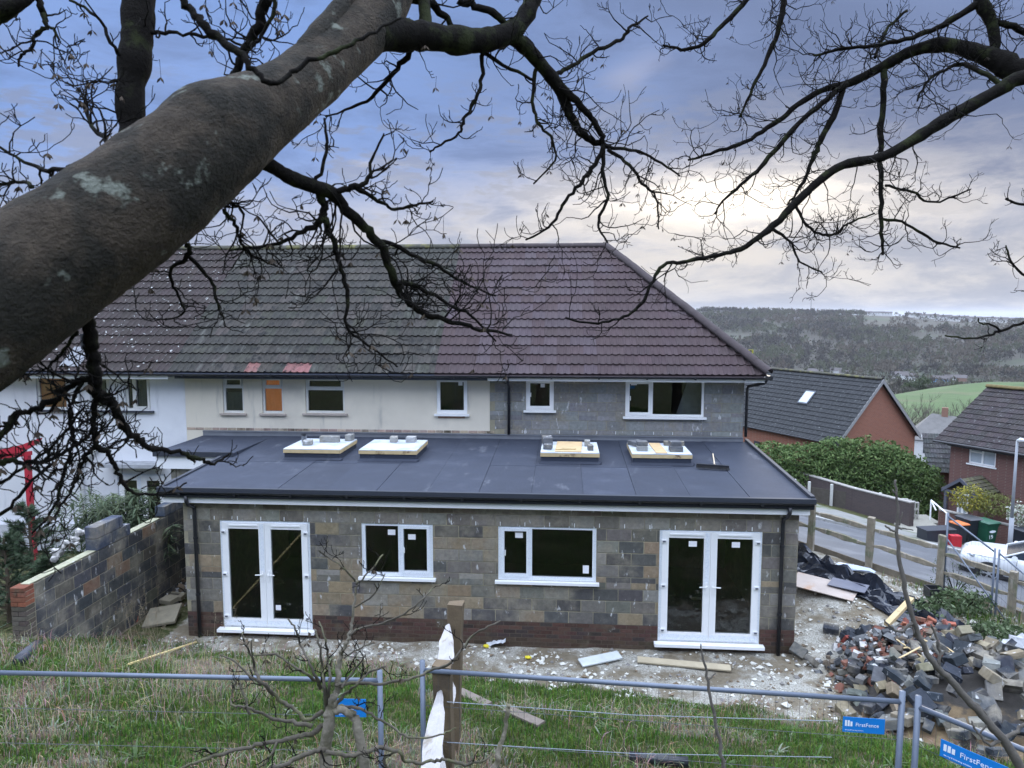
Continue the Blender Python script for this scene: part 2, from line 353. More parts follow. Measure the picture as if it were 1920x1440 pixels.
# ------------------------------------------------------------------ wooded hillside and far houses
def leafless_mass(name, spots, mats, seed, tri=30, hgt=(9, 15), **kw):
    """far woodland that reads as one mass: each tree a thin trunk and a spray of slivers"""
    r = random.Random(seed); V = []; F = []; MI = []
    for (X, Y) in spots:
        h = r.uniform(*hgt); w_ = h * r.uniform(0.34, 0.52); z0 = z_ground(X, Y) - 0.5; mi = 0 if fbm(X * 0.008, Y * 0.008, 7) > 0.12 else (1 if fbm(X * 0.011, Y * 0.011, 9) > 0.0 else 2)
        if r.random() < 0.3: mi = r.choice((0, 1, 2))
        o = len(V); V += [(X - 0.3, Y, z0), (X + 0.3, Y, z0), (X, Y + 0.3, z0 + h * 0.8)]; F.append((o, o + 1, o + 2)); MI.append(mi)
        for k in range(tri):
            a = r.uniform(0, 6.283); el = r.uniform(-0.5, 1.5); q = r.uniform(0.35, 1.0)
            c = Vector((X + math.cos(a) * math.cos(el) * w_ * q, Y + math.sin(a) * math.cos(el) * w_ * q, z0 + h * 0.52 + math.sin(el) * h * 0.48 * q))
            out = Vector((math.cos(a) * math.cos(el), math.sin(a) * math.cos(el), 0.5 + math.sin(el))).normalized()
            sd = out.cross(Vector((r.uniform(-1, 1), r.uniform(-1, 1), r.uniform(-1, 1)))).normalized()
            L = h * r.uniform(0.06, 0.13); W = h * r.uniform(0.04, 0.10)
            o = len(V); V += [c - out * L - sd * W, c - out * L + sd * W, c + out * L]; F.append((o, o + 1, o + 2)); MI.append(mi)
    mb = MB(); mb.v = V; mb.f = F; mb.mi = MI
    return mb.build(name, mats, **kw)
wood_mats = [M('bare_wood_a', (0.095, 0.078, 0.055), var=0.2, scale=0.05, bump=0), M('bare_wood_b', (0.045, 0.040, 0.032), var=0.2, scale=0.05, bump=0), M('bare_wood_c', (0.072, 0.080, 0.040), var=0.2, scale=0.05, bump=0)]
r = random.Random(3); sp = []
while len(sp) < 4600:
    d = math.sqrt(r.uniform(870 ** 2, 1620 ** 2)); a = r.uniform(0.13, 0.62)
    X, Y = d * math.sin(a), d * math.cos(a)
    if d > 1290 and a > 0.385 and r.random() < 0.9: continue
    if fbm(X * 0.010, Y * 0.010, 2) > 0.30: continue       # the built-up part of the hill
    sp.append((X, Y))
leafless_mass('wooded_hillside', sp, wood_mats, 5, label='bare winter wood covering the far side of the valley', kind='stuff')
sp = []
while len(sp) < 700:
    d = r.uniform(430, 860); a = r.uniform(0.15, 0.60); sp.append((d * math.sin(a), d * math.cos(a)))
leafless_mass('valley_wood', sp, wood_mats, 6, hgt=(6, 11), label='bare trees and scrub along the valley floor', kind='stuff')
fw_white = M('far_render', (0.62, 0.62, 0.62), var=0.1, bump=0); fw_brick = M('far_brick', (0.26, 0.15, 0.11), var=0.1, bump=0); f_roof = M('far_roof', (0.10, 0.09, 0.09), var=0.15, bump=0); f_win = M('far_window', (0.05, 0.06, 0.07), rough=0.2, var=0, bump=0)
def far_house(px_, d, wd, hgt, wall, group, label, rz=None, ypx=None):
    p = aD(px_, 640, d); z = z_ground(p.x, p.y)
    a = math.atan2(p.x, p.y); t = empty('far_house', (p.x, p.y, z), -a + (rz if rz is not None else r.uniform(-0.3, 0.3)), label, 'house', group)
    MB().box(-wd / 2, wd / 2, -4, 4, -3, hgt).build('wall', wall, t)
    MB().prism([(-wd / 2 - 0.3, -4.4, hgt), (-wd / 2 - 0.3, 4.4, hgt), (-wd / 2 - 0.3, 0, hgt + 3.0)], (wd + 0.6, 0, 0)).build('roof', f_roof, t)
    if wd > 12:
        for k in range(int(wd / 5)):
            x = -wd / 2 + 2.5 + k * 5; MB().box(x - 0.7, x + 0.7, -4.06, -3.98, hgt - 2.2, hgt - 0.8).build('window', f_win, t)
    return t
for (x, d, wd) in [(1660, 1480, 20), (1712, 1500, 26), (1742, 1470, 30), (1768, 1490, 28), (1796, 1500, 34), (1826, 1480, 22), (1850, 1500, 26), (1874, 1470, 26), (1902, 1490, 28), (1640, 1560, 34), (1618, 1590, 30)]:
    far_house(x, d, wd, 6.5, fw_white, 'pale terraces on the far ridge', 'pale distant terrace along the far ridge under the skyline')
for (x, d, wd) in [(1722, 1380, 14), (1756, 1370, 12), (1768, 1390, 16), (1788, 1370, 16), (1816, 1385, 14), (1838, 1370, 12), (1880, 1380, 16), (1905, 1365, 14), (1500, 1330, 12), (1492, 1310, 10), (1545, 1340, 10), (1528, 1330, 9), (1918, 1380, 14)]:
    far_house(x, d, wd, 5.5, fw_white, 'small pale houses among the far trees', 'small pale distant house among bare trees on the hillside')
for (x, d, wd) in [(1336, 1420, 34), (1352, 1450, 40), (1312, 1430, 24)]:
    far_house(x, d, wd, 6, fw_brick, 'brick terraces on the far hill', 'reddish distant brick terrace high on the wooded hill')
for (x, d, wd, m_) in [(1525, 800, 9, fw_white), (1540, 790, 8, fw_white), (1570, 800, 12, fw_white), (1585, 780, 9, fw_white), (1690, 760, 16, fw_white), (1708, 740, 12, fw_white), (1510, 760, 8, fw_white), (1784, 720, 12, fw_white), (1808, 720, 9, fw_brick)]:
    far_house(x, d, wd, 4.0, m_, 'little houses on the valley floor', 'little distant house on the valley floor among bare trees')
bl = far_house(1769, 690, 15, 4.5, M('far_blue', (0.16, 0.36, 0.62), var=0.05, bump=0), None, 'bright blue distant shed beyond the green field'); bl.name = 'far_shed'
b = aD(1520, 590, 1560); zb = z_ground(b.x, b.y)
MB().tube([(b.x, b.y, zb), (b.x, b.y, zb + 46)], [1.0, 0.6], 6).build('radio_mast', M('mast_grey', (0.30, 0.30, 0.32), var=0), label='thin grey mast standing on the far hilltop', cat='mast')

# nearer bare trees, hedges and dark evergreen below the field
bark_far = M('bark_hedgerow', (0.10, 0.088, 0.070), var=0.2, scale=2, bump=0)
def bare_tree_mesh(seed, h):
    r = random.Random(seed); tr = MB(); tw = MB()
    tr.tube([(0, 0, -0.5), (0.1, 0, h * 0.25), (0, 0.1, h * 0.5)], [h * 0.022, h * 0.017, h * 0.010], 6)
    def br(p, d, L, rr, lev):
        pts = [p]; q = p
        for k in range(4):
            d = (d + Vector((r.uniform(-1, 1), r.uniform(-1, 1), r.uniform(-0.4, 0.9))) * 0.28).normalized(); q = q + d * L / 4; pts.append(q)
        (tr if lev == 0 else tw).tube(pts, [rr * (1 - 0.18 * k) for k in range(5)], 3, False)
        if lev < 2:
            for k in range(5 if lev == 0 else 6):
                b_ = pts[r.randint(1, 4)]; nd = (d + Vector((r.uniform(-1, 1), r.uniform(-1, 1), r.uniform(-0.2, 1))) * 0.9).normalized()
                br(b_, nd, L * r.uniform(0.4, 0.65), rr * 0.45, lev + 1)
    for k in range(9):
        z = h * r.uniform(0.18, 0.5); a = r.uniform(0, 6.28)
        br(Vector((0.05, 0.05, z)), Vector((math.cos(a), math.sin(a), r.uniform(0.5, 1.6))).normalized(), h * r.uniform(0.30, 0.48), h * 0.010, 0)
    return tr.mesh('trunk', bark_far), tw.mesh('crown', bark_far)
bt = [bare_tree_mesh(k, 7.0) for k in (1, 2, 3)]
tree_spots = [(1655, 725, 88, 1.0), (1700, 730, 95, 1.05), (1738, 735, 110, 0.95), (1675, 760, 84, 0.8), (1805, 742, 120, 0.9), (1830, 735, 125, 0.8), (1770, 760, 105, 0.8), (1628, 705, 130, 1.1), (1600, 700, 150, 1.2), (1565, 695, 170, 1.2), (1720, 765, 100, 0.75), (1755, 768, 96, 0.8), (1795, 770, 92, 0.8), (1870, 728, 140, 0.8), (1900, 722, 150, 0.8), (1520, 690, 180, 1.2), (1480, 685, 200, 1.2), (1590, 690, 230, 1.4), (1640, 693, 260, 1.4), (1672, 696, 300, 1.3)]
for i, (x, y, d, s_) in enumerate(tree_spots):
    p = aD(x, y, d); z = z_ground(p.x, p.y)
    t = empty('bare_tree', (p.x, p.y, z), r.uniform(0, 6), 'leafless tree in the hedgerow below the green field', 'tree', 'leafless hedgerow trees beyond the brick houses'); t.scale = (s_, s_, s_)
    tm, cm = bt[i % 3]; obj('trunk', tm, t); obj('crown', cm, t)
def leaf_cloud(mb, c, rx, ry, rz_, n, ls, r, shell=0.55, up=0.3, narrow=0.45, mi=None):
    """leaf-sized faces spread through an uneven rounded volume"""
    sd = r.uniform(0, 99)
    for k in range(n):
        a = r.uniform(0, 6.283); z = r.uniform(-1, 1); cz = math.sqrt(1 - z * z); dv = Vector((math.cos(a) * cz, math.sin(a) * cz, z))
        q = (shell + (1 - shell) * r.random() ** 0.6) * (0.86 + 0.34 * fbm(dv.x * 1.7 + sd, dv.y * 1.7, dv.z * 1.7))
        p = Vector((c[0] + dv.x * rx * q, c[1] + dv.y * ry * q, c[2] + dv.z * rz_ * q))
        nrm = (dv * 0.6 + Vector((r.uniform(-1, 1), r.uniform(-1, 1), r.uniform(-0.5, 1)))).normalized()
        t = nrm.cross(Vector((r.uniform(-1, 1), r.uniform(-1, 1), r.uniform(-1, 1)))).normalized(); b2 = nrm.cross(t); L = ls * r.uniform(0.6, 1.3)
        m_ = mi if mi is not None else (0 if r.random() < 0.6 else 1)
        mb.add([p - t * L, p + b2 * L * narrow, p + t * L, p - b2 * L * narrow], [(0, 1, 2, 3)], m_)
evg = [M('evergreen_a', (0.035, 0.055, 0.022), var=0.2, bump=0), M('evergreen_b', (0.055, 0.075, 0.028), var=0.2, bump=0)]
p = aD(1735, 690, 330); t = empty('evergreen_tree', (p.x, p.y, z_ground(p.x, p.y)), 0, 'dark rounded evergreen at the top edge of the green field', 'tree')
mb = MB(); leaf_cloud(mb, (0, 0, 4), 4.5, 4, 4.5, 700, 0.6, r); leaf_cloud(mb, (-6, 0, 2.5), 5, 3, 3, 500, 0.6, r); mb.build('crown', evg, t)
MB().tube([(0, 0, -1), (0.1, 0, 3)], [0.3, 0.2], 6).build('trunk', bark_far, t)
scr = [M('scrub_a', (0.085, 0.075, 0.06), var=0.2, bump=0), M('scrub_b', (0.06, 0.06, 0.045), var=0.2, bump=0)]
for (x, y, d, w_, h_, lab) in [(1820, 698, 330, 7, 3.0, 'brown bare thicket on the field edge, right of the blue shed'), (1868, 690, 330, 8, 3.6, 'tall brown bare thicket at the right end of the field edge'), (1760, 700, 325, 6, 3, 'low olive thicket right beside the dark evergreen'), (1700, 702, 320, 7, 2.6, 'low brown thicket left of the dark evergreen')]:
    p = aD(x, y, d); mb = MB(); leaf_cloud(mb, (p.x, p.y, z_ground(p.x, p.y) + h_ * 0.6), w_, 3, h_, 700, 0.55, r, narrow=0.18); mb.build('thicket', scr, label=lab, cat='thicket')
mb = MB()
for (x, d) in [(1690, 100), (1715, 98), (1740, 96), (1765, 95), (1790, 95), (1812, 94)]:
    p = aD(x, 790, d); leaf_cloud(mb, (p.x, p.y, z_ground(p.x, p.y) + 1.6), 3.0, 2.0, 2.4, 420, 0.28, r, narrow=0.15)
mb.build('bare_hedge', scr, label='grey bare hedge along the foot of the green field', cat='hedge')
# ------------------------------------------------------------------ building helpers
def anchor(root, loc):
    root.location = loc
    for c in root.children: c.matrix_parent_inverse = Matrix.Translation(-Vector(loc))
    return root
def wall_open(mb, x0, x1, z0, z1, y, th, ops):
    """a wall facing -Y with real openings (reveals included)"""
    xs = sorted({x0, x1, *[q for o in ops for q in o[:2]]}); zs = sorted({z0, z1, *[q for o in ops for q in o[2:]]})
    inside = lambda x, z: any(a < x < b and c < z < d for a, b, c, d in ops)
    for xa, xb in zip(xs, xs[1:]):
        for za, zb in zip(zs, zs[1:]):
            if inside((xa + xb) / 2, (za + zb) / 2): continue
            mb.quad((xa, y, za), (xb, y, za), (xb, y, zb), (xa, y, zb)); mb.quad((xb, y + th, za), (xa, y + th, za), (xa, y + th, zb), (xb, y + th, zb))
    for a, b, c, d in ops:
        mb.quad((a, y, c), (a, y + th, c), (b, y + th, c), (b, y, c)); mb.quad((a, y, d), (b, y, d), (b, y + th, d), (a, y + th, d))
        mb.quad((a, y, c), (a, y, d), (a, y + th, d), (a, y + th, c)); mb.quad((b, y, c), (b, y + th, c), (b, y + th, d), (b, y, d))
    mb.quad((x0, y, z1), (x1, y, z1), (x1, y + th, z1), (x0, y + th, z1)); mb.quad((x0, y, z0), (x0, y + th, z0), (x1, y + th, z0), (x1, y, z0))
    mb.quad((x0, y, z0), (x0, y, z1), (x0, y + th, z1), (x0, y + th, z0)); mb.quad((x1, y, z0), (x1, y + th, z0), (x1, y + th, z1), (x1, y, z1))
    return mb
def courses(x0, x1, z0, nc, ops, bl, bh, j, first=0.0, gap=0.006, row_h=None):
    out = []
    for c in range(nc):
        za = z0 + c * (bh + j); zb = za + (row_h or bh); off = (bl + j) / 2 if c % 2 else 0.0
        cuts = sorted({za, zb, *[q for o in ops for q in o[2:] if za + 0.03 < q < zb - 0.03]})
        x = x0 - off + first
        cells = []
        while x < x1:
            cells.append((max(x, x0), min(x + bl, x1))); x += bl + j
        for (a, b) in cells:
            if b - a < 0.03: continue
            for ca, cb in zip(cuts, cuts[1:]):
                zm = (ca + cb) / 2; seg = [(a, b)]
                for o in ops:
                    if o[2] < zm < o[3]:
                        ns = []
                        for (p, q) in seg:
                            if q <= o[0] - gap or p >= o[1] + gap: ns.append((p, q)); continue
                            if p < o[0] - gap: ns.append((p, o[0] - gap))
                            if q > o[1] + gap: ns.append((o[1] + gap, q))
                        seg = ns
                for (p, q) in seg:
                    if q - p > 0.03: out.append((p, q, ca, cb, c))
    return out
unit_block = bev_box('block', 1, 1, 1, 0.03, M('concrete_block', (0.2, 0.2, 0.2), objcol=True, rough=0.95, var=0.30, scale=14, bump=0.55, bscale=90, spec=0.15,
    color2=(0.25, 0.225, 0.18), c2=(0.44, 0.74), c2scale=1.7, c3=(0.55, 0.555, 0.56), c3r=(0.61, 0.72), c3scale=4.5, c3stretch=(1.8, 1.8, 0.8)))
unit_brick = bev_box('brick', 1, 1, 1, 0.04, M('plinth_brick', (0.2, 0.1, 0.08), objcol=True, rough=0.9, var=0.30, scale=20, bump=0.4, bscale=120, spec=0.2,
    color2=(0.10, 0.085, 0.06), c2=(0.52, 0.70), c2scale=2.0, c3=(0.40, 0.38, 0.36), c3r=(0.68, 0.76), c3scale=4.0))
def lay(parent, name, me, pieces, y, depth, colf, proud=0.0):
    for (a, b, c, d, row) in pieces:
        k = proud + rnd.uniform(-0.0015, 0.0015)
        obj(name, me, parent, ((a + b) / 2, y + depth / 2 - k, (c + d) / 2), (0, 0, 0), (b - a, depth, d - c), colf(a, b, c, d, row))
upvc = M('white_upvc', (0.80, 0.81, 0.82), rough=0.35, var=0.03, bump=0, spec=0.5)
film = M('film_upvc', (0.74, 0.78, 0.83), rough=0.3, var=0.05, scale=30, bump=0.05, spec=0.5, c3=(0.60, 0.65, 0.73), c3r=(0.50, 0.62), c3scale=50)
black_pl = M('black_plastic', (0.018, 0.019, 0.024), rough=0.38, var=0.1, bump=0, spec=0.5)
sticker_m = M('sticker_paper', (0.78, 0.78, 0.82), rough=0.6, var=0.03, bump=0)
glass = glass_mat('window_glass', (0.84, 0.87, 0.88))
hinge_m = M('hinge_metal', (0.10, 0.11, 0.14), rough=0.4, var=0.05, bump=0)
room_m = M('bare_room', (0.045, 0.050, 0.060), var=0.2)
def bar_frame(mb, x0, x1, z0, z1, y0, y1, w_, wb=None):
    wb = wb or w_
    mb.box(x0, x0 + w_, y0, y1, z0, z1); mb.box(x1 - w_, x1, y0, y1, z0, z1)
    mb.box(x0 + w_, x1 - w_, y0, y1, z1 - w_, z1); mb.box(x0 + w_, x1 - w_, y0, y1, z0, z0 + wb)
def window(parent, x0, x1, z0, z1, y, panes, sill=0.05, mat=None, sillmat=None, stick=(), fr=0.055, top_split=None, glassm=None):
    """panes: list of (start, end, opening) as fractions of the width"""
    mat = mat or upvc; mb = MB(); bar_frame(mb, x0, x1, z0, z1, y, y + 0.07, fr)
    W = x1 - x0
    for a, b, op in panes[:-1]: mb.box(x0 + b * W - 0.03, x0 + b * W + 0.03, y + 0.001, y + 0.069, z0 + fr, z1 - fr)
    f = mb.build('window', mat, parent)
    for i, (a, b, op) in enumerate(panes):
        xa = x0 + (fr if i == 0 else a * W + 0.03); xb = x0 + (b * W - 0.03 if i < len(panes) - 1 else W - fr); za, zb = z0 + fr, z1 - fr
        if top_split:
            zs = z0 + (z1 - z0) * top_split; MB().box(xa, xb, y - 0.006, y + 0.06, zs - 0.025, zs + 0.025).build('transom', mat, f)
            m2 = MB(); bar_frame(m2, xa + 0.004, xb - 0.004, zs + 0.03, zb - 0.004, y - 0.022, y + 0.03, 0.035); m2.build('sash', mat, f)
        if op:
            m2 = MB(); bar_frame(m2, xa - 0.012, xb + 0.012, za - 0.012, zb + 0.012, y - 0.018, y + 0.05, 0.055); m2.build('sash', mat, f)
            MB().box((xa + 0.05), xa + 0.07, y - 0.05, y - 0.019, (za + zb) / 2 - 0.05, (za + zb) / 2 + 0.05).build('handle', upvc, f)
        g = MB().box(xa - 0.005, xb + 0.005, y + 0.030, y + 0.036, za - 0.005, zb + 0.005).build('pane', glassm or glass, f)
    if sill: MB().box(x0 - 0.055, x1 + 0.055, y - 0.10, y + 0.06, z0 - sill, z0 - 0.001).build('sill', sillmat or upvc, f)
    for (sx, sz, sw, sh) in stick: MB().box(sx, sx + sw, y + 0.026, y + 0.0285, sz, sz + sh).build('sticker', sticker_m, f)
    return f
def french_door(parent, x0, x1, z0, z1, y, stick=(), name='french_door', fr=0.06, leafw=0.115):
    mb = MB(); bar_frame(mb, x0, x1, z0, z1, y, y + 0.07, fr, 0.045); f = mb.build(name, film, parent)
    xm = (x0 + x1) / 2
    for s, (a, b) in enumerate(((x0 + fr - 0.012, xm - 0.002), (xm + 0.002, x1 - fr + 0.012))):
        za, zb = z0 + 0.04, z1 - fr + 0.01
        m2 = MB(); bar_frame(m2, a, b, za, zb, y - 0.025, y + 0.045, leafw, 0.14); m2.build('leaf', upvc, f)
        MB().box(a + 0.01, b - 0.01, y - 0.0275, y - 0.0255, za + 0.012, za + 0.105).build('protective_film', film, f)
        if s == 0: MB().box(b - leafw + 0.02, b - 0.015, y - 0.0275, y - 0.0255, za + 1.05, zb - 0.02).build('protective_film', film, f)
        MB().box(a + leafw - 0.005, b - leafw + 0.005, y + 0.006, y + 0.012, za + 0.13, zb - leafw + 0.005).build('pane', glass, f)
        MB().box(a + leafw + 0.02, b - leafw - 0.02, y - 0.045, y - 0.026, zb - 0.06, zb - 0.035).build('trickle_vent', upvc, f)
        hx = b - 0.055 if s == 0 else a + 0.055; zc = za + 0.98; d_ = -1 if s == 0 else 1
        h = MB().box(hx - 0.016, hx + 0.016, y - 0.036, y - 0.026, zc - 0.11, zc + 0.11); h.tube([(hx, y - 0.03, zc + 0.04), (hx, y - 0.075, zc + 0.04), (hx + d_ * 0.13, y - 0.075, zc + 0.035)], 0.011, 6); h.build('handle', upvc, f)
        ox = a + 0.03 if s == 0 else b - 0.03
        for hz in (za + 0.18, (za + zb) / 2, zb - 0.18):
            MB().box(ox - 0.045, ox + 0.045, y - 0.045, y - 0.026, hz - 0.03, hz + 0.03).box(ox - 0.025, ox + 0.025, y - 0.058, y - 0.046, hz - 0.012, hz + 0.012, 1).build('hinge', [upvc, hinge_m], f)
    MB().box(x0 - 0.07, x1 + 0.07, y - 0.15, y + 0.06, z0 - 0.055, z0 - 0.001).build('sill', upvc, f)
    for (sx, sz, sw, sh) in stick: MB().box(sx, sx + sw, y + 0.001, y + 0.004, sz, sz + sh).build('sticker', sticker_m, f)
    return f
# roof tiles -----------------------------------------------------------------
TW, TG, TL = 0.32, 0.3494, 0.42
def tile_mesh(name, mat, w_=TW, L=TL, h=0.042, n=12, amp=0.030):
    mb = MB(); prof = []
    for i in range(n + 1):
        u = i / n; ph = (u * 2) % 1.0
        prof.append((u * w_, amp * (0.5 - 0.5 * math.cos(2 * math.pi * min(1, ph / 0.62))) if ph < 0.62 else 0.0))
    top = [(x, 0, h + z) for x, z in prof]; back = [(x, L, 0.004 + z) for x, z in prof]; bot = [(x, 0.004, h + z - 0.036) for x, z in prof]; m_ = n + 1
    mb.add(top + back + bot, [(i, i + 1, m_ + i + 1, m_ + i) for i in range(n)] + [(2 * m_ + i, 2 * m_ + i + 1, i + 1, i) for i in range(n)])
    return mb.mesh(name, mat)
PIT = math.atan2(8.10 - 4.72, 21.0 - 16.55); EAV = Vector((0, 16.55, 4.72)); VS = Vector((0, math.cos(PIT), math.sin(PIT))); RL = math.hypot(8.10 - 4.72, 21.0 - 16.55)
def tile_roof(parent, X0, X1, me, colf, hip=None, keep=300, eav=EAV, mats=None, nrow=16):
    spots = []
    for c in range(nrow):
        v = c * TG; x = X0; lim = hip(v) if hip else X1
        while x < lim - 0.02: spots.append((x, v, c, lim)); x += TW
    spots.sort(key=lambda s_: (s_[1], abs(s_[0] - (X0 + X1) / 2))) if len(spots) > keep else None
    rest = MB()
    for i, (x, v, c, lim) in enumerate(spots):
        p = Vector((x, 0, 0)) + eav + VS * v; cut = x + TW > lim + 0.01 and hip
        if i < keep:
            m_ = me
            if cut or (not hip and x + TW > X1 + 0.01):
                bm = bmesh.new(); bm.from_mesh(me)
                if hip: n_ = Vector((1, (hip(0) - hip(1)), 0)).normalized(); co = Vector((lim - x, 0, 0))
                else: n_ = Vector((1, 0, 0)); co = Vector((X1 - x, 0, 0))
                bmesh.ops.bisect_plane(bm, geom=bm.verts[:] + bm.edges[:] + bm.faces[:], plane_co=co, plane_no=n_, clear_outer=True)
                m_ = bpy.data.meshes.new('roof_tile_cut'); bm.to_mesh(m_); bm.free(); m_.materials.append(me.materials[0])
            obj('roof_tile', m_, parent, p + Vector((0, 0, rnd.uniform(-0.002, 0.003))), (PIT + rnd.uniform(-0.012, 0.012), rnd.uniform(-0.006, 0.006), rnd.uniform(-0.007, 0.007)), color=colf(x, v))
        else:
            mt_ = Matrix.Translation(p) @ Matrix.Rotation(PIT, 4, 'X')
            rest.add([mt_ @ q.co for q in me.vertices], [tuple(f.vertices) for f in me.polygons])
    if rest.v:
        o = rest.build('roof_tiles', me.materials[0], parent, kind='stuff'); o.color = (*colf((X0 + X1) / 2, 5.0), 1)
def half_round(name, L, r_, mat, n=7):
    mb = MB(); vs = []
    for x in (0, L):
        for i in range(n + 1):
            a = math.pi * (i / n) * 1.1 - 0.157; vs.append((x, -math.cos(a) * r_, math.sin(a) * r_))
        for i in range(n + 1):
            a = math.pi * (1 - i / n) * 1.1 - 0.157; vs.append((x, math.cos(math.pi - a) * -(r_ - 0.018) * -1, math.sin(a) * (r_ - 0.018)))
    k = 2 * (n + 1); fs = [(i, (i + 1) % k, k + (i + 1) % k, k + i) for i in range(k)]
    mb.add(vs, fs); mb.add(vs[:k], [tuple(range(k))]); mb.add(vs[k:], [tuple(range(k - 1, -1, -1))])
    return mb.mesh(name, mat, True)
tile_common = dict(objcol=True, rough=0.85, bump=0.35, bscale=120, spec=0.25)
tile_new = tile_mesh('roof_tile', M('new_tile', (0.1, 0.07, 0.07), var=0.16, scale=3, color2=(0.088, 0.072, 0.086), c2=(0.56, 0.78), c2scale=0.7, **tile_common))
tile_mid = tile_mesh('roof_tile', M('weathered_tile', (0.08, 0.08, 0.07), var=0.35, scale=9, color2=(0.020, 0.020, 0.020), c2=(0.50, 0.68), c2scale=5, c3=(0.105, 0.105, 0.095), c3r=(0.58, 0.78), c3scale=1.6, c3stretch=(2.2, 0.6, 0.6), **tile_common))
tile_old = tile_mesh('roof_tile', M('lichen_tile', (0.08, 0.06, 0.055), var=0.3, scale=9, color2=(0.035, 0.03, 0.028), c2=(0.52, 0.68), c2scale=5, c3=(0.40, 0.41, 0.40), c3r=(0.650, 0.675), c3scale=9.5, **tile_common))
ridge_new = half_round('ridge_tile', 0.44, 0.125, M('ridge_new', (0.062, 0.050, 0.052), var=0.2, bump=0.3))
ridge_old = half_round('ridge_tile', 0.44, 0.125, M('ridge_old', (0.070, 0.068, 0.055), var=0.35, scale=8, bump=0.3, color2=(0.14, 0.135, 0.06), c2scale=3))
def ridge_run(parent, a, b, me):
    a, b = Vector(a), Vector(b); n = int((b - a).length / 0.45 + 0.5); q = (b - a).to_track_quat('X', 'Z')
    for i in range(n):
        o = obj('ridge_tile', me, parent, a.lerp(b, i / n)); o.rotation_euler = (q @ Matrix.Rotation(rnd.uniform(-0.02, 0.02), 3, 'Y').to_quaternion()).to_euler(); o.scale = ((b - a).length / n / 0.445, 1, 1)
def gutter(parent, x0, x1, y, z, mat, r_=0.058, name='gutter', step=1.0):
    mb = MB(); n = 8; vs = []
    for x in (x0, x1):
        for i in range(n + 1):
            a = math.pi * i / n; vs.append((x, y - math.cos(a) * r_, z - math.sin(a) * r_))
        for i in range(n, -1, -1):
            a = math.pi * i / n; vs.append((x, y - math.cos(a) * (r_ - 0.008), z - math.sin(a) * (r_ - 0.008) + 0.002))
    k = 2 * (n + 1); mb.add(vs, [(i, k + i, k + (i + 1) % k, (i + 1) % k) for i in range(k)] + [tuple(range(k)), tuple(range(2 * k - 1, k - 1, -1))])
    g = mb.build(name, mat, parent)
    x = x0 + 0.4
    while x < x1:
        MB().box(x - 0.018, x + 0.018, y - r_ - 0.006, y + r_, z - r_ - 0.012, z - r_ + 0.02).box(x - 0.018, x + 0.018, y - r_ - 0.007, y - r_ + 0.004, z - 0.03, z + 0.006).build('bracket', mat, g); x += step
    return g

# ------------------------------------------------------------------ the block extension
ext = empty('extension', label='single-storey grey block extension with dark flat felt roof', cat='extension')
FY = 12.6; XL, XR = -7.15, 4.17
OPS = [(-6.45, -4.71, 0.20, 2.295), (-3.73, -2.39, 1.275, 2.31), (-1.18, 0.61, 1.275, 2.31), (1.74, 3.55, 0.20, 2.31)]
mortar = M('mortar', (0.25, 0.225, 0.165), var=0.3, scale=8, bump=0.6, color2=(0.32, 0.285, 0.19), c2scale=2.5)
wm = MB(); wall_open(wm, XL, XR, -0.3, 2.78, FY + 0.007, 0.28, OPS)
wm.box(XL, XL + 0.28, FY + 0.2871, 17.0, -0.3, 2.78); wm.box(XR - 0.28, XR, FY + 0.2871, 17.0, -0.3, 2.78)
front = wm.build('wall', mortar, ext)
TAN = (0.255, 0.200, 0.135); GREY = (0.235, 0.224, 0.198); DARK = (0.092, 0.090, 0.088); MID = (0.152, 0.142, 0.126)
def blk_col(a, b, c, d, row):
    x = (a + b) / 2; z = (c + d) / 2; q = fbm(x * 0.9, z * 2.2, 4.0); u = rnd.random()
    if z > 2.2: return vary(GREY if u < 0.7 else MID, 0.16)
    tan = 0.10
    if -4.7 < x < -3.7 and z < 1.7: tan = 0.75
    if -4.6 < x < -1.2 and 0.62 < z < 1.10: tan = 0.55
    if -4.4 < x < -1.8 and z < 0.72: tan = 0.70
    if -2.4 < x < -1.2 and 1.6 < z < 1.95: tan = 0.75
    if 0.6 < x < 1.75 and 1.15 < z < 1.75: tan = 0.45
    if x < -6.4 or x > 3.5: tan = 0.12
    if u < tan: return vary(TAN if rnd.random() < 0.7 else GREY, 0.12)
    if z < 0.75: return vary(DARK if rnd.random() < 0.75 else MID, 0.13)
    if q > 0.12: return vary(MID if rnd.random() < 0.7 else GREY, 0.18)
    return vary(DARK if rnd.random() < 0.55 else MID, 0.14)
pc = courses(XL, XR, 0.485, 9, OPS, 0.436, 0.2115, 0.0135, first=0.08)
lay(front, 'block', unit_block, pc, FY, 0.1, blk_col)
lay(front, 'block', unit_block, courses(XL, XR, 2.51, 1, [], 0.44, 0.13, 0.010, first=0.2), FY, 0.1, lambda *k: vary((0.17, 0.145, 0.11), 0.25))
pb = courses(XL, XR, -0.04, 7, OPS, 0.215, 0.065, 0.010)
pb.sort(key=lambda t: -t[2])
BR = lambda a, b, c, d, row: vary((0.082, 0.047, 0.038) if rnd.random() < 0.75 else (0.052, 0.040, 0.036), 0.2) if c > 0.12 else vary((0.072, 0.050, 0.036), 0.22)
lay(front, 'brick', unit_brick, pb[:300], FY, 0.1, BR)
rest = MB()
for (a, b, c, d, row) in pb[300:]: rest.box(a, b, FY, FY + 0.1, c, d)
o = rest.build('brick_rows', unit_brick.materials[0], front, kind='stuff'); o.color = (0.072, 0.050, 0.036, 1)
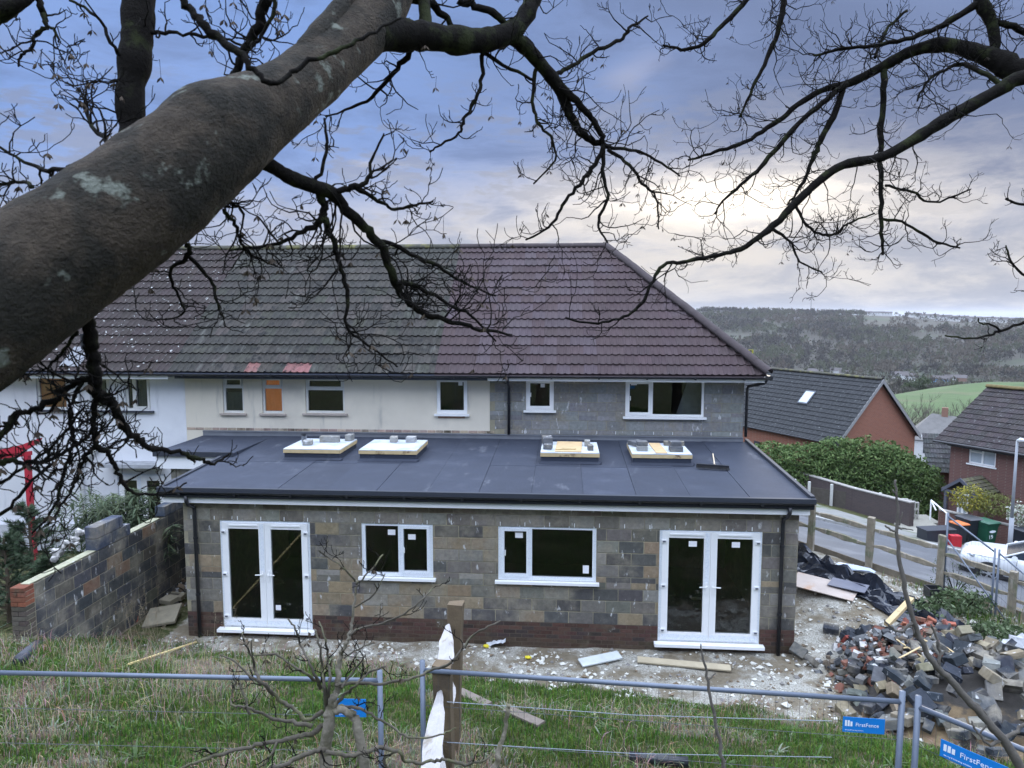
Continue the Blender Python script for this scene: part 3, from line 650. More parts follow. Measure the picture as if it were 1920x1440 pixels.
for (a, b) in ((XL, -6.45), (-4.71, 1.74), (3.55, XR)): MB().box(a + 0.002, b - 0.002, FY + 0.004, FY + 0.05, -0.2, 0.484).build('plinth_bed', M('dark_mortar', (0.085, 0.066, 0.052), var=0.3, scale=8), front)
for (a, b) in ((-6.45, -4.71), (1.74, 3.55)): MB().box(a + 0.002, b - 0.002, FY + 0.004, FY + 0.05, -0.2, 0.19).build('plinth_bed', M('dark_mortar', (0.08,) * 3), front)
# the side towards the street, seen at a grazing angle from beside
for pcs in (courses(12.7, 16.95, 0.485, 9, [], 0.44, 0.215, 0.01),):
    o = MB()
    for (a, b, c, d, row) in pcs: o.box(XR - 0.05, XR + 0.007, a, b, c, d)
    q = o.build('side_blocks', unit_block.materials[0], front, kind='stuff'); q.color = (*MID, 1)
weep = MB().box(-0.006, 0.006, -0.012, 0.02, -0.035, 0.035).mesh('weep_vent', upvc)
x = XL + 0.16
while x < XR: obj('weep_vent', weep, front, (x, FY - 0.001, 2.335 + rnd.uniform(-0.006, 0.006))); x += 0.45
french_door(ext, *OPS[0], FY + 0.02, stick=[(-5.42, 0.55, 0.10, 0.10)])
french_door(ext, *OPS[3], FY + 0.02, stick=[(2.26, 1.98, 0.145, 0.10), (3.02, 1.98, 0.145, 0.10)])
window(ext, *OPS[1], FY + 0.02, [(0, 0.535, False), (0.535, 1, True)], mat=film, fr=0.07, stick=[(-3.24, 2.06, 0.14, 0.10), (-2.86, 1.98, 0.14, 0.10)])
window(ext, *OPS[2], FY + 0.02, [(0, 0.33, True), (0.33, 1, False)], mat=film, fr=0.07, stick=[(-0.87, 2.06, 0.14, 0.10), (0.37, 1.42, 0.11, 0.15)])
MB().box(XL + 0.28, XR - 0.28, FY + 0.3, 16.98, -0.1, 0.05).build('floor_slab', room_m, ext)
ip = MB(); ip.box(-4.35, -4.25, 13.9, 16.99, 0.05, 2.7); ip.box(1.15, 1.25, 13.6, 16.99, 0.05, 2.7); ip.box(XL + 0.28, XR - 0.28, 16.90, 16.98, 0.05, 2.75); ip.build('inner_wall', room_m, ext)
MB().box(2.9, 2.94, 14.0, 14.6, 0.05, 1.9).build('leaning_board', M('inner_board', (0.3, 0.27, 0.2)), ext)
# roof
RX0, RX1, RY0 = -7.47, 4.34, 12.36
felt = M('felt', (0.030, 0.037, 0.057), rough=0.75, var=0.16, scale=2.0, bump=0.35, bscale=150, spec=0.35, color2=(0.044, 0.052, 0.075), c2=(0.50, 0.72), c2scale=1.4, c3=(0.13, 0.14, 0.165), c3r=(0.60, 0.84), c3scale=2.2, c3stretch=(1.5, 0.5, 1), rnd_var=0.10)
SL = 0.20 / 4.65
def rz_(Y): return 2.93 + (Y - 12.35) * SL
def slab(mb, x0, x1, y0, y1, t0, t1): 
    vs = [(x, y, rz_(y) + t) for t in (t0, t1) for y in (y0, y1) for x in (x0, x1)]
    mb.add(vs, [(0, 2, 3, 1), (4, 5, 7, 6), (0, 1, 5, 4), (2, 6, 7, 3), (0, 4, 6, 2), (1, 3, 7, 5)])
mb = MB(); slab(mb, RX0, RX1, RY0, 17.0, -0.16, -0.012); roof = mb.build('flat_roof', M('felt_seam', (0.012, 0.014, 0.018), rough=0.9, var=0.1, bump=0), ext)
seams = [RX0, -6.43, -5.26, -4.33, -3.40, -2.46, -1.52, -0.57, 0.36, 1.30, 2.25, 3.28, RX1]
for i, (a, b) in enumerate(zip(seams, seams[1:])):
    yb = 14.42 + 0.03 * (i % 2)
    full = i in (4, 5, 10, 11)
    for (ya, yc, dz) in (((RY0 + 0.002, 16.97, 0),) if full else ((RY0 + 0.002, yb, 0), (yb + 0.006, 16.97, 0.002))):
        mb = MB(); t = 0.005 * (i % 2) + dz; slab(mb, a + 0.0035, b - 0.0035, ya, yc, -0.011, -0.004 + t); mb.build('felt_sheet', felt, roof)
trim = M('roof_trim', (0.026, 0.031, 0.044), rough=0.65, var=0.1, bump=0.05, spec=0.5)
mb = MB(); mb.box(RX0 - 0.02, RX1 + 0.02, RY0 - 0.03, RY0 + 0.05, 2.865, 2.962); mb.build('edge_trim', trim, ext)
mb = MB(); vs = [(x, y, rz_(y) + t) for t in (-0.06, 0.065) for y in (RY0 + 0.0505, 17.0) for x in (RX1 - 0.05, RX1 + 0.02)]
mb.add(vs, [(0, 2, 3, 1), (4, 5, 7, 6), (0, 1, 5, 4), (2, 6, 7, 3), (0, 4, 6, 2), (1, 3, 7, 5)]); mb.build('edge_trim', trim, ext)
mb = MB(); vs = [(x, y, rz_(y) + t) for t in (-0.06, 0.03) for y in (RY0 + 0.0505, 14.84) for x in (RX0 - 0.02, RX0 + 0.05)]
mb.add(vs, [(0, 2, 3, 1), (4, 5, 7, 6), (0, 1, 5, 4), (2, 6, 7, 3), (0, 4, 6, 2), (1, 3, 7, 5)]); mb.build('edge_trim', trim, ext)
fas = M('white_fascia', (0.78, 0.79, 0.81), rough=0.35, var=0.03, bump=0, spec=0.5)
mb = MB(); mb.box(-7.42, 4.29, 12.425, 12.445, 2.655, 2.92); mb.box(-7.42, 4.29, 12.4455, 12.62, 2.655, 2.667); mb.box(-7.42, -7.40, 12.446, 14.8, 2.668, 2.92); mb.box(4.27, 4.29, 12.446, 17.0, 2.668, 2.92); mb.build('fascia', fas, ext)
gutter(ext, -7.45, 4.32, 12.36, 2.888, black_pl, 0.052, step=1.05)
def downpipe(parent, pts, r_=0.034, mat=None, clips=()):
    o = MB().tube(pts, r_, 10).build('downpipe', mat or black_pl, parent, smooth=True)
    for z in clips: MB().tube([(pts[-1][0], pts[-1][1], z - 0.02), (pts[-1][0], pts[-1][1], z + 0.02)], r_ + 0.010, 10).build('clip', mat or black_pl, o)
    return o
downpipe(ext, [(-6.95, 12.36, 2.80), (-6.95, 12.37, 2.70), (-6.93, 12.40, 2.62), (-6.90, 12.53, 2.55), (-6.90, 12.55, 2.45), (-6.90, 12.55, 0.0)], clips=(1.95, 0.85))
downpipe(ext, [(3.93, 12.36, 2.80), (3.93, 12.37, 2.70), (3.91, 12.40, 2.62), (3.88, 12.53, 2.55), (3.88, 12.55, 2.45), (3.88, 12.55, 0.0)], clips=(2.05, 0.80))
# lead flashing along the house wall
lead = M('lead_flashing', (0.16, 0.17, 0.19), rough=0.5, var=0.2, scale=4, bump=0.2, spec=0.5)
mb = MB(); mb.box(-9.0, 4.24, 16.945, 16.993, 3.10, 3.215); mb.box(-9.0, 4.24, 16.93, 16.995, 3.2152, 3.24); mb.build('flashing', lead, ext)
# the set-back left bay with its own roof edge
bay = MB(); bay.box(-8.72, -7.16, 14.957, 17.0, -0.3, 2.72); bayo = bay.build('bay_wall', mortar, ext)
for (a, b, c, d, row) in courses(-8.72, -7.20, 0.485, 10, [], 0.44, 0.215, 0.01): obj('block', unit_block, bayo, ((a + b) / 2, 15.0, (c + d) / 2), (0, 0, 0), (b - a, 0.1, d - c), blk_col(a, b, c, d, row) if c < 2 else vary(GREY, 0.15))
MB().box(-9.0, -7.20, 14.80, 17.0, 3.03, 3.115).build('bay_roof', felt, ext)
MB().box(-9.02, -7.20, 14.775, 14.7995, 3.02, 3.135).build('edge_trim', trim, ext)
MB().box(-8.97, -7.21, 14.83, 14.85, 2.74, 3.028).box(-8.97, -8.95, 14.851, 17.0, 2.74, 3.028).build('fascia', fas, ext)
anchor(ext, (-1.5, 12.6, 0))
# rooflight openings, boarded over and weighted down
board_m = M('white_board', (0.52, 0.56, 0.60), rough=0.45, var=0.12, scale=3, bump=0.05, color2=(0.36, 0.40, 0.46), c2scale=2.5, spec=0.4)
timber = M('pale_timber', (0.52, 0.40, 0.22), rough=0.7, var=0.25, scale=5, bump=0.1, color2=(0.14, 0.09, 0.05), c2=(0.58, 0.68), c2scale=3.0)
ply = M('plywood', (0.50, 0.36, 0.20), rough=0.7, var=0.2, scale=6, bump=0.05)
LAB = ['boarded rooflight upstand with pipe offcut, first from the left', 'boarded rooflight upstand with two light blocks, second from the left', 'boarded rooflight upstand with broad plywood sheet, third from the left', 'boarded rooflight upstand with narrow plywood strip, nearest the broom']
for i, (x0, x1) in enumerate([(-6.0, -4.75), (-4.35, -3.10), (-0.48, 0.75), (1.42, 2.65)]):
    y0, y1, zb, zt = 14.62, 15.88, 3.02, 3.262
    k = empty('rooflight_upstand', label=LAB[i], cat='rooflight', group='boarded rooflight upstands on the flat roof')
    MB().box(x0 + 0.02, x1 - 0.02, y0 + 0.02, y1 - 0.02, zb, zt - 0.085).build('felt_upstand', felt, k)
    MB().prism([(x0 - 0.03, y0 - 0.03, zb + 0.012), (x0 + 0.02, y0 + 0.0195, zb + 0.012), (x0 + 0.02, y0 + 0.0195, zb + 0.06)], (x1 - x0 + 0.03, 0, 0)).build('felt_fillet', felt, k)
    for (a, b, c, d) in ((x0, x1, y0, y0 + 0.045), (x0, x1, y1 - 0.045, y1), (x0, x0 + 0.045, y0 + 0.046, y1 - 0.046), (x1 - 0.045, x1, y0 + 0.046, y1 - 0.046)): MB().box(a, b, c, d, zt - 0.085, zt - 0.012).build('timber', timber, k)
    MB().box(x0 + 0.004, x1 - 0.004, y0 + 0.004, y1 - 0.004, zt - 0.0115, zt + 0.006).build('cover_board', board_m, k)
    anchor(k, ((x0 + x1) / 2, 15.2, 3.05))
zt = 3.269
loose_grey, loose_dark = (0.26, 0.26, 0.25), (0.115, 0.12, 0.13)
small_block = bev_box('block', 1, 1, 1, 0.04, unit_block.materials[0])
def weight(x, y, z, w_, d, h, c, rz, label): 
    o = obj('concrete_block', small_block, None, (x, y, z + h / 2 + 0.001), (0, 0, rz), (w_, d, h), c); tag(o, label, 'block', 'blocks weighing down the rooflight covers')
weight(-5.63, 15.10, zt, 0.20, 0.22, 0.10, loose_grey, 0.2, 'small pale block on the first boarded rooflight, beside the pipe')
weight(-5.25, 15.45, zt, 0.44, 0.12, 0.14, loose_grey, 0.03, 'long grey block on the first boarded rooflight')
weight(-4.87, 15.70, zt, 0.15, 0.22, 0.14, loose_grey, -0.1, 'pale block at the far corner of the first boarded rooflight')
weight(-3.82, 15.60, zt, 0.16, 0.2, 0.12, (0.33, 0.32, 0.30), 0.1, 'left of two light blocks on the second boarded rooflight')
weight(-3.43, 15.62, zt, 0.21, 0.2, 0.12, (0.36, 0.36, 0.36), 0.0, 'right of two light blocks on the second boarded rooflight')
weight(-0.36, 15.62, zt, 0.22, 0.40, 0.16, loose_dark, 0.1, 'dark block at the far left of the third boarded rooflight')
weight(-0.33, 15.02, zt, 0.18, 0.22, 0.10, loose_dark, -0.1, 'dark block at the near left of the third boarded rooflight')
weight(0.52, 15.45, zt, 0.12, 0.22, 0.12, loose_grey, 0.0, 'far block on the right of the plywood sheet')
weight(0.57, 14.95, zt, 0.11, 0.2, 0.11, loose_dark, 0.1, 'near block on the right of the plywood sheet')
weight(1.62, 15.55, zt, 0.30, 0.36, 0.10, loose_dark, 0.5, 'dark slab at the far left of the fourth boarded rooflight')
weight(1.66, 14.98, zt, 0.22, 0.2, 0.10, loose_grey, 0.02, 'lower of two stacked blocks left of the plywood strip')
weight(1.66, 15.02, zt + 0.104, 0.22, 0.22, 0.09, loose_dark, 0.06, 'upper of two stacked blocks left of the plywood strip')
weight(2.42, 15.62, zt, 0.44, 0.16, 0.09, (0.09, 0.09, 0.085), -0.05, 'long dark block at the far right of the fourth rooflight')
weight(2.36, 14.95, zt, 0.27, 0.22, 0.11, loose_dark, 0.02, 'lower of two stacked blocks right of the plywood strip')
weight(2.35, 15.02, zt + 0.114, 0.22, 0.26, 0.09, loose_dark, 0.12, 'upper of two stacked blocks right of the plywood strip')
obj('plywood_sheet', bev_box('plywood', 0.56, 1.15, 0.018, 0.002, ply), None, (0.12, 15.25, zt + 0.0095), (0, 0, -0.04)); tag(bpy.data.objects['plywood_sheet'], 'broad plywood sheet lying on the third boarded rooflight', 'plywood')
obj('plywood_strip', bev_box('plywood', 0.24, 1.12, 0.018, 0.002, ply), None, (2.02, 15.23, zt + 0.0095), (0, 0, 0.02)); tag(bpy.data.objects['plywood_strip'], 'narrow plywood strip lying on the fourth boarded rooflight', 'plywood')
for (x, y, w_, rz) in ((0.05, 14.85, 0.42, 0.06), (0.12, 14.95, 0.30, -0.1)):
    o = obj('timber_offcut', bev_box('offcut', w_, 0.05, 0.02, 0.003, timber), None, (x, y, zt + 0.0295), (0, 0, rz)); tag(o, 'short timber offcut lying on the broad plywood sheet', 'offcut', 'offcuts on the plywood sheet')
MB().tube([(-5.83, 15.42, zt + 0.005), (-5.79, 15.30, zt + 0.19)], 0.058, 14, False).tube([(-5.83, 15.42, zt + 0.005), (-5.79, 15.30, zt + 0.19)], 0.052, 14, False).build('pipe_offcut', M('grey_pipe', (0.17, 0.18, 0.20), rough=0.4, var=0.05, bump=0), smooth=True, label='short grey pipe offcut leaning on the first boarded rooflight', cat='pipe')
# broom
br = empty('broom', label='black broom with pale handle lying on the flat roof', cat='broom')
mb = MB(); rb = random.Random(4)
hd = [Vector((2.70, 14.42, rz_(14.4) + 0.085)), Vector((3.32, 14.32, rz_(14.3) + 0.075))]
for i in range(700):
    p = hd[0].lerp(hd[1], rb.random()) + Vector((0, rb.uniform(-0.03, 0.03), 0)); e = p + Vector((rb.uniform(-0.03, 0.03), rb.uniform(-0.09, -0.01), -0.065 + rb.uniform(-0.01, 0.008)))
    mb.add([p + Vector((-0.004, 0, 0)), p + Vector((0.004, 0, 0)), e], [(0, 1, 2)])
mb.build('bristles', M('bristle', (0.008, 0.008, 0.009), rough=0.7, var=0.1, bump=0), br)
MB().prism([hd[0] + Vector((0, -0.03, -0.01)), hd[0] + Vector((0, 0.03, -0.01)), hd[0] + Vector((0, 0.03, 0.02)), hd[0] + Vector((0, -0.03, 0.02))], hd[1] - hd[0]).build('head', black_pl, br)
MB().tube([(3.05, 14.38, rz_(14.4) + 0.10), (3.27, 15.62, rz_(15.6) + 0.02)], 0.014, 8).build('handle', M('broom_handle', (0.62, 0.52, 0.38), var=0.1), br)
anchor(br, (3.0, 14.4, rz_(14.4)))

# ------------------------------------------------------------------ the terrace
WY = 17.0
cream = M('cream_render', (0.68, 0.625, 0.52), rough=0.9, var=0.10, scale=1.2, bump=0.25, bscale=160, color2=(0.54, 0.50, 0.43), c2=(0.48, 0.75), c2scale=0.8, c3=(0.34, 0.33, 0.30), c3r=(0.56, 0.80), c3scale=1.5, c3stretch=(2.5, 1, 0.35))
white_r = M('white_render', (0.68, 0.69, 0.72), rough=0.85, var=0.07, scale=1.0, bump=0.2, bscale=140, color2=(0.52, 0.53, 0.57), c2=(0.48, 0.72), c2scale=0.6, c3=(0.40, 0.41, 0.45), c3r=(0.60, 0.82), c3scale=1.3, c3stretch=(2.0, 1, 0.4))
pale_brick = M('exposed_brick', (0.36, 0.25, 0.20), objcol=True, var=0.25, scale=18, bump=0.3)
def curtain(parent, x0, x1, z0, z1, mat):
    mb = MB(); n = 14
    x0 += 0.05; x1 -= 0.05; z0 += 0.05; z1 -= 0.05
    vs = [(x0 + (x1 - x0) * i / n, WY + 0.095 + 0.004 * math.sin(i * 1.9), z) for i in range(n + 1) for z in (z0, z1)]
    mb.add(vs, [(2 * i, 2 * i + 2, 2 * i + 3, 2 * i + 1) for i in range(n)]); 
    b = mat.node_tree.nodes['Principled BSDF']; q = NT(mat.node_tree); q.put(b.inputs['Emission Color'], b.inputs['Base Color'].links[0].from_socket); b.inputs['Emission Strength'].default_value = {'orange_curtain': 0.22, 'brown_curtain': 0.10}.get(mat.name, 0.0)    # faint emission added to brighten the curtain cloth itself
    return mb.build('curtain', mat, parent)
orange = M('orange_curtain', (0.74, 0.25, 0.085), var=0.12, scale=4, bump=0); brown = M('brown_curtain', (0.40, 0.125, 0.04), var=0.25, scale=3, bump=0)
frost = M('frosted_blind', (0.10, 0.115, 0.12), var=0.2, scale=12, bump=0); cills = M('tile_sill', (0.42, 0.36, 0.32), var=0.2, bump=0.2)
old_frame = M('old_upvc', (0.66, 0.66, 0.63), rough=0.5, var=0.08, bump=0)
# cream house
hb = empty('cream_house', label='cream rendered middle terrace house with weathered grey tiled roof', cat='house')
opB = [(-8.48, -7.94, 3.68, 4.60), (-7.47, -6.93, 3.68, 4.60), (-6.37, -5.38, 3.70, 4.60), (-3.09, -2.34, 3.72, 4.58)]
mb = MB(); wall_open(mb, -9.45, -1.79, 3.245, 4.70, WY, 0.26, opB); mb.box(-9.45, -1.79, WY + 0.002, WY + 0.26, -1.2, 3.2445)
wb_ = mb.build('wall', cream, hb)
x = -9.44
while x < -1.85:
    L = rnd.uniform(0.19, 0.24); obj('brick', unit_brick, wb_, (x + L / 2, WY + 0.044, 3.278), (0, 0, 0), (L - 0.01, 0.1, 0.062), vary((0.40, 0.31, 0.25), 0.25)); x += L
for i, (a, b, c, d) in enumerate(opB[:3]):
    window(hb, a, b, c, d, WY + 0.05, [(0, 1, False)], mat=old_frame, sill=0.0, top_split=0.70 if i < 2 else 0.66)
    sl = MB(); sl.box(a - 0.07, b + 0.07, WY - 0.07, WY + 0.05, c - 0.045, c - 0.002); sl.build('sill', cills, hb)
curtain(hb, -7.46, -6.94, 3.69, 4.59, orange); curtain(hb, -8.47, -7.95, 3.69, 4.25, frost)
window(hb, *opB[3], WY + 0.02, [(0, 1, False)], fr=0.085, stick=[(-2.56, 4.41, 0.10, 0.09)])
MB().box(-3.06, -2.40, WY - 0.006, WY + 0.01, 3.61, 3.66).build('brick_patch', M('raw_brick_patch', (0.36, 0.22, 0.15), var=0.3, scale=15), hb)
def colmid(x, v):
    c = (0.040, 0.038, 0.034) if rnd.random() < 0.6 else ((0.054, 0.048, 0.043) if rnd.random() < 0.7 else (0.044, 0.044, 0.036))
    if (abs(x + 6.95) < 0.75 and v < 0.3 and rnd.random() < 0.5): return vary((0.20, 0.095, 0.09), 0.1)
    return vary(c, 0.12)
tile_roof(hb, -9.62, -3.06, tile_mid, colmid, keep=300)
ridge_run(hb, (-9.62, 21.0, 8.07), (-3.06, 21.0, 8.07), ridge_old)
MB().quad((-9.62, 16.5, 4.68), (-3.06, 16.5, 4.68), (-3.06, 21, 8.08), (-9.62, 21, 8.08)).quad((-9.62, 21, 8.08), (-3.06, 21, 8.08), (-3.06, 25.6, 4.6), (-9.62, 25.6, 4.6)).build('roof_deck', felt, hb)
gutter(hb, -9.6, -1.8, 16.50, 4.70, black_pl, 0.055, step=1.1)
MB().box(-9.45, -1.80, 16.555, 16.575, 4.58, 4.70).box(-9.45, -1.80, 16.5755, WY + 0.02, 4.655, 4.67).build('eaves_board', trim, hb)
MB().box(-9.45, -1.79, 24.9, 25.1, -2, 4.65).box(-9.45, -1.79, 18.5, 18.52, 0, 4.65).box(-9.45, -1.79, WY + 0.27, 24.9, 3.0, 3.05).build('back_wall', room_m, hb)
anchor(hb, (-5.6, 17, 0))
# new block end house
hc = empty('block_end_house', label='unrendered grey block end house with new purple brown tiled hipped roof', cat='house')
opC = [(-0.91, -0.24, 3.83, 4.58), (1.47, 3.32, 3.70, 4.58)]
mb = MB(); wall_open(mb, -1.785, 4.24, 3.20, 4.72, WY + 0.007, 0.26, opC); mb.box(-1.785, 4.24, WY + 0.008, WY + 0.26, -1.2, 3.1995); mb.box(3.98, 4.24, WY + 0.2675, 25.0, -2, 4.72)
wc_ = mb.build('wall', M('yellow_mortar', (0.29, 0.265, 0.19), var=0.25, scale=6, bump=0.4), hc)
GB = lambda *k: vary((0.245, 0.248, 0.245) if rnd.random() < 0.7 else (0.20, 0.205, 0.21), 0.12)
lay(wc_, 'block', unit_block, courses(-1.785, 4.24, 3.36, 6, opC, 0.44, 0.215, 0.010, first=0.12), WY, 0.1, GB)
lay(wc_, 'block', unit_block, courses(-1.785, 4.24, 3.245, 1, [], 0.44, 0.105, 0.010, first=0.35), WY, 0.1, GB)
x = -1.0
while x < 4.2: obj('weep_vent', weep, wc_, (x, WY - 0.001, 3.30)); x += 0.45
window(hc, *opC[0], WY + 0.02, [(0, 1, True)], stick=[(-0.56, 4.38, 0.10, 0.09)])
window(hc, *opC[1], WY + 0.02, [(0, 0.335, True), (0.335, 1, False)], stick=[(1.60, 4.45, 0.14, 0.06)])
MB().add([(2.75, WY + 0.5, 3.7), (3.4, WY + 0.5, 3.7), (3.4, WY + 0.5, 4.5), (3.0, WY + 0.5, 4.5)], [(0, 1, 2, 3)]).build('leaning_board', M('inner_grey_board', (0.32, 0.34, 0.36)), hc)
colnew = lambda x, v: vary((0.062, 0.044, 0.047), 0.09) if not (-2.2 < x < 0.7 and rnd.random() < 0.5) else vary((0.073, 0.056, 0.063), 0.09)
HIP = lambda v: 4.62 - (4.62 - 1.17) * v / RL
tile_roof(hc, -3.06, 4.62, tile_new, colnew, hip=HIP, keep=330)
ridge_run(hc, (-3.06, 21.0, 8.07), (1.17, 21.0, 8.07), ridge_new)
ridge_run(hc, (4.66, 16.50, 4.80), (1.17, 21.0, 8.10), ridge_new)
MB().quad((-3.06, 16.5, 4.68), (4.6, 16.5, 4.68), (1.17, 21, 8.08), (-3.06, 21, 8.08)).quad((-3.06, 21, 8.08), (1.17, 21, 8.08), (4.6, 25.6, 4.6), (-3.06, 25.6, 4.6)).add([(4.6, 16.5, 4.68), (4.6, 25.6, 4.68), (1.17, 21, 8.08)], [(0, 1, 2)]).build('roof_deck', tile_new.materials[0], hc).color = (0.062, 0.047, 0.051, 1)
gutter(hc, -1.79, 4.72, 16.50, 4.70, black_pl, 0.055, step=1.1)
MB().box(-1.79, 4.62, 16.555, 16.575, 4.575, 4.70).box(4.60, 4.62, 16.5755, 25.5, 4.575, 4.70).box(-1.79, 4.60, 16.5755, WY - 0.001, 4.60, 4.612).build('fascia', fas, hc)
gutter_side = MB().tube([(4.69, 16.45, 4.69), (4.69, 25.5, 4.69)], 0.055, 8).build('gutter', black_pl, hc)
downpipe(hc, [(-1.32, 16.50, 4.65), (-1.32, 16.52, 4.56), (-1.32, 16.90, 4.42), (-1.32, 16.95, 4.35), (-1.32, 16.95, 3.24)], 0.034, clips=(4.0,))
downpipe(hc, [(4.62, 16.55, 4.62), (4.60, 16.6, 4.56), (4.32, 16.94, 4.45), (4.30, 16.96, 4.38), (4.30, 16.96, 3.25)], 0.034)
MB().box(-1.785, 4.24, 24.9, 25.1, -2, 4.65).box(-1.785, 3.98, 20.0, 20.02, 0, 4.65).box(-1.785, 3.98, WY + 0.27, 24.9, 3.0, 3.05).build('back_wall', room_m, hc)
anchor(hc, (1.2, 17, 0))
# white neighbour
hw = empty('white_house', label='white rendered neighbour house at left with lichen spotted tiles', cat='house')
dA, dB = aY(221, 888, WY), aY(308, 888, WY)
opW = [(-13.37, -12.56, 3.72, 4.58), (-11.95, -11.42, 3.72, 4.58), (-11.02, -10.36, 3.72, 4.60), (dA.x - 0.02, dB.x + 0.03, 0.2, dA.z)]
mb = MB(); wall_open(mb, -17.0, -9.452, -1.2, 4.70, WY, 0.26, opW); mb.build('wall', white_r, hw)
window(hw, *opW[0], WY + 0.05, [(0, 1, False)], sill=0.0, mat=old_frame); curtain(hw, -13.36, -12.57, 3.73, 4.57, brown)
window(hw, *opW[1], WY + 0.05, [(0, 1, True)], sill=0.0, mat=old_frame); curtain(hw, -11.9, -11.45, 3.73, 4.57, frost)
window(hw, *opW[2], WY + 0.05, [(0, 0.30, False), (0.30, 1, True)], sill=0.0, mat=old_frame); curtain(hw, -10.8, -10.37, 3.73, 4.57, frost)
dark_sill = M('dark_sill', (0.05, 0.055, 0.07), var=0.2, bump=0)
for (a, b, c, d) in opW[:3]: MB().box(a - 0.09, b + 0.09, WY - 0.08, WY + 0.05, c - 0.05, c - 0.002).build('sill', dark_sill, hw)
french_door(hw, *opW[3], WY + 0.03, fr=0.05, leafw=0.13)
c0, c1 = aY(197, 868, WY - 0.2), aY(302, 875, WY - 0.2)
MB().box(c0.x, c1.x, WY - 0.45, WY - 0.001, c1.z, c0.z + 0.02).build('door_canopy', M('canopy_felt', (0.30, 0.31, 0.33), var=0.5, scale=5), hw)
dp = aY(150, 800, WY).x
downpipe(hw, [(dp, WY - 0.06, 4.6), (dp, WY - 0.06, 0.3)], 0.05, upvc, clips=(3.9, 3.2, 2.4))
p0 = aY(197, 826, WY); downpipe(hw, [(p0.x, WY - 0.02, p0.z), (p0.x - 0.1, WY - 0.07, p0.z - 0.15), (dp + 0.05, WY - 0.07, p0.z - 0.55)], 0.045, upvc)
g0 = aY(133, 858, WY)
for k in range(5): MB().box(g0.x, g0.x + 0.22, WY - 0.03, WY - 0.001, g0.z - 0.04 * k - 0.02, g0.z - 0.04 * k).build('vent_slat', fas, hw)
tile_roof(hw, -14.42, -9.62, tile_old, lambda x, v: vary((0.042, 0.033, 0.032), 0.14), keep=300)
tile_roof(hw, -17.3, -14.42, tile_old, lambda x, v: (0.056, 0.044, 0.042), keep=0)
ridge_run(hw, (-17.3, 21.0, 8.07), (-9.62, 21.0, 8.07), ridge_old)
MB().quad((-17.3, 16.5, 4.68), (-9.62, 16.5, 4.68), (-9.62, 21, 8.08), (-17.3, 21, 8.08)).quad((-17.3, 21, 8.08), (-9.62, 21, 8.08), (-9.62, 25.6, 4.6), (-17.3, 25.6, 4.6)).build('roof_deck', felt, hw)
gutter(hw, -17.3, -9.61, 16.50, 4.70, black_pl, 0.055, step=1.1)
MB().box(-17.0, -9.62, 16.555, 16.575, 4.56, 4.70).box(-17.0, -9.62, 16.5755, WY - 0.001, 4.60, 4.612).build('fascia', fas, hw)
fl0 = aY(143, 690, 16.9)
MB().tube([(fl0.x, 17.2, 4.9), (fl0.x, 17.2, fl0.z + 0.30)], 0.06, 10).build('flue_base', upvc, hw); MB().tube([(fl0.x, 17.2, fl0.z + 0.301), (fl0.x, 17.2, fl0.z + 0.85)], 0.052, 10).build('flue', black_pl, hw)
MB().box(fl0.x - 0.22, fl0.x + 0.22, 16.62, 17.3, 0, 0.012, mat=Matrix.Translation((0, 16.55 - 16.55 * 1, 0))).mesh('x', lead)
mt_ = Matrix.Translation(Vector((fl0.x, 0, 0)) + EAV + VS * 0.15) @ Matrix.Rotation(PIT, 4, 'X')
MB().box(-0.25, 0.25, 0, 0.75, 0.05, 0.062, mat=mt_).build('flue_flashing', lead, hw)
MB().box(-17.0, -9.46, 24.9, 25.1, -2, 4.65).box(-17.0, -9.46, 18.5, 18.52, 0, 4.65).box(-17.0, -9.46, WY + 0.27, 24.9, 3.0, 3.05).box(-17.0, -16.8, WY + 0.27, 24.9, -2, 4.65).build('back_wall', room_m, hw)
anchor(hw, (-12.5, 17, 0))
# ------------------------------------------------------------------ garden wall on the left
gwt = empty('garden_wall', label='stepped dark block garden wall with red brick end pier', cat='wall')
GX0, GX1, GY0, GY1 = -8.62, -8.40, 10.15, 14.9
mb = MB(); mb.box(GX0 + 0.007, GX1 - 0.007, GY0 + 0.03, GY1, -0.1, 1.86); core = mb.build('mortar_core', mortar, gwt)
def gblocks(z0, nc, y0, y1, xf, flip):
    for (a, b, c, d, row) in courses(y0, y1, z0, nc, [], 0.44, 0.215, 0.01):
        col_ = vary((0.062, 0.064, 0.069) if rnd.random() < 0.78 else (0.095, 0.09, 0.075), 0.16)  # block colours darkened for the wall's shadow side
        if rnd.random() < 0.05: col_ = vary((0.18, 0.115, 0.08), 0.15)
        obj('block', unit_block, core, ((GX0 + GX1) / 2, (a + b) / 2, (c + d) / 2), (0, 0, 0), (GX1 - GX0, b - a, d - c), col_)
gblocks(0.07, 8, GY0 + 0.22, GY1, GX1, 0)
def gstep(y0, y1, z0, nc, nrows):
    for k in range(nc):
        for (a, b, c, d, row) in courses(y0, y1 - 0.22 * k * nrows, z0 + 0.225 * k, 1, [], 0.44, 0.215, 0.01, first=-0.22 * (k % 2)):
            obj('block', unit_block, core, ((GX0 + GX1) / 2, (a + b) / 2, (c + d) / 2), (0, 0, 0), (GX1 - GX0, b - a, d - c), vary((0.062, 0.074, 0.105), 0.2))
gstep(11.9, 12.9, 1.872, 2, 1); gstep(14.1, 14.9, 1.872, 1, 0); gstep(14.5, 14.9, 2.097, 1, 0)
obj('coping', unit_block, core, ((GX0 + GX1) / 2, (GY0 + 14.1) / 2, 1.877), (0, 0, 0), (0.16, 14.1 - GY0 - 0.3, 0.014), (0.34, 0.34, 0.24))
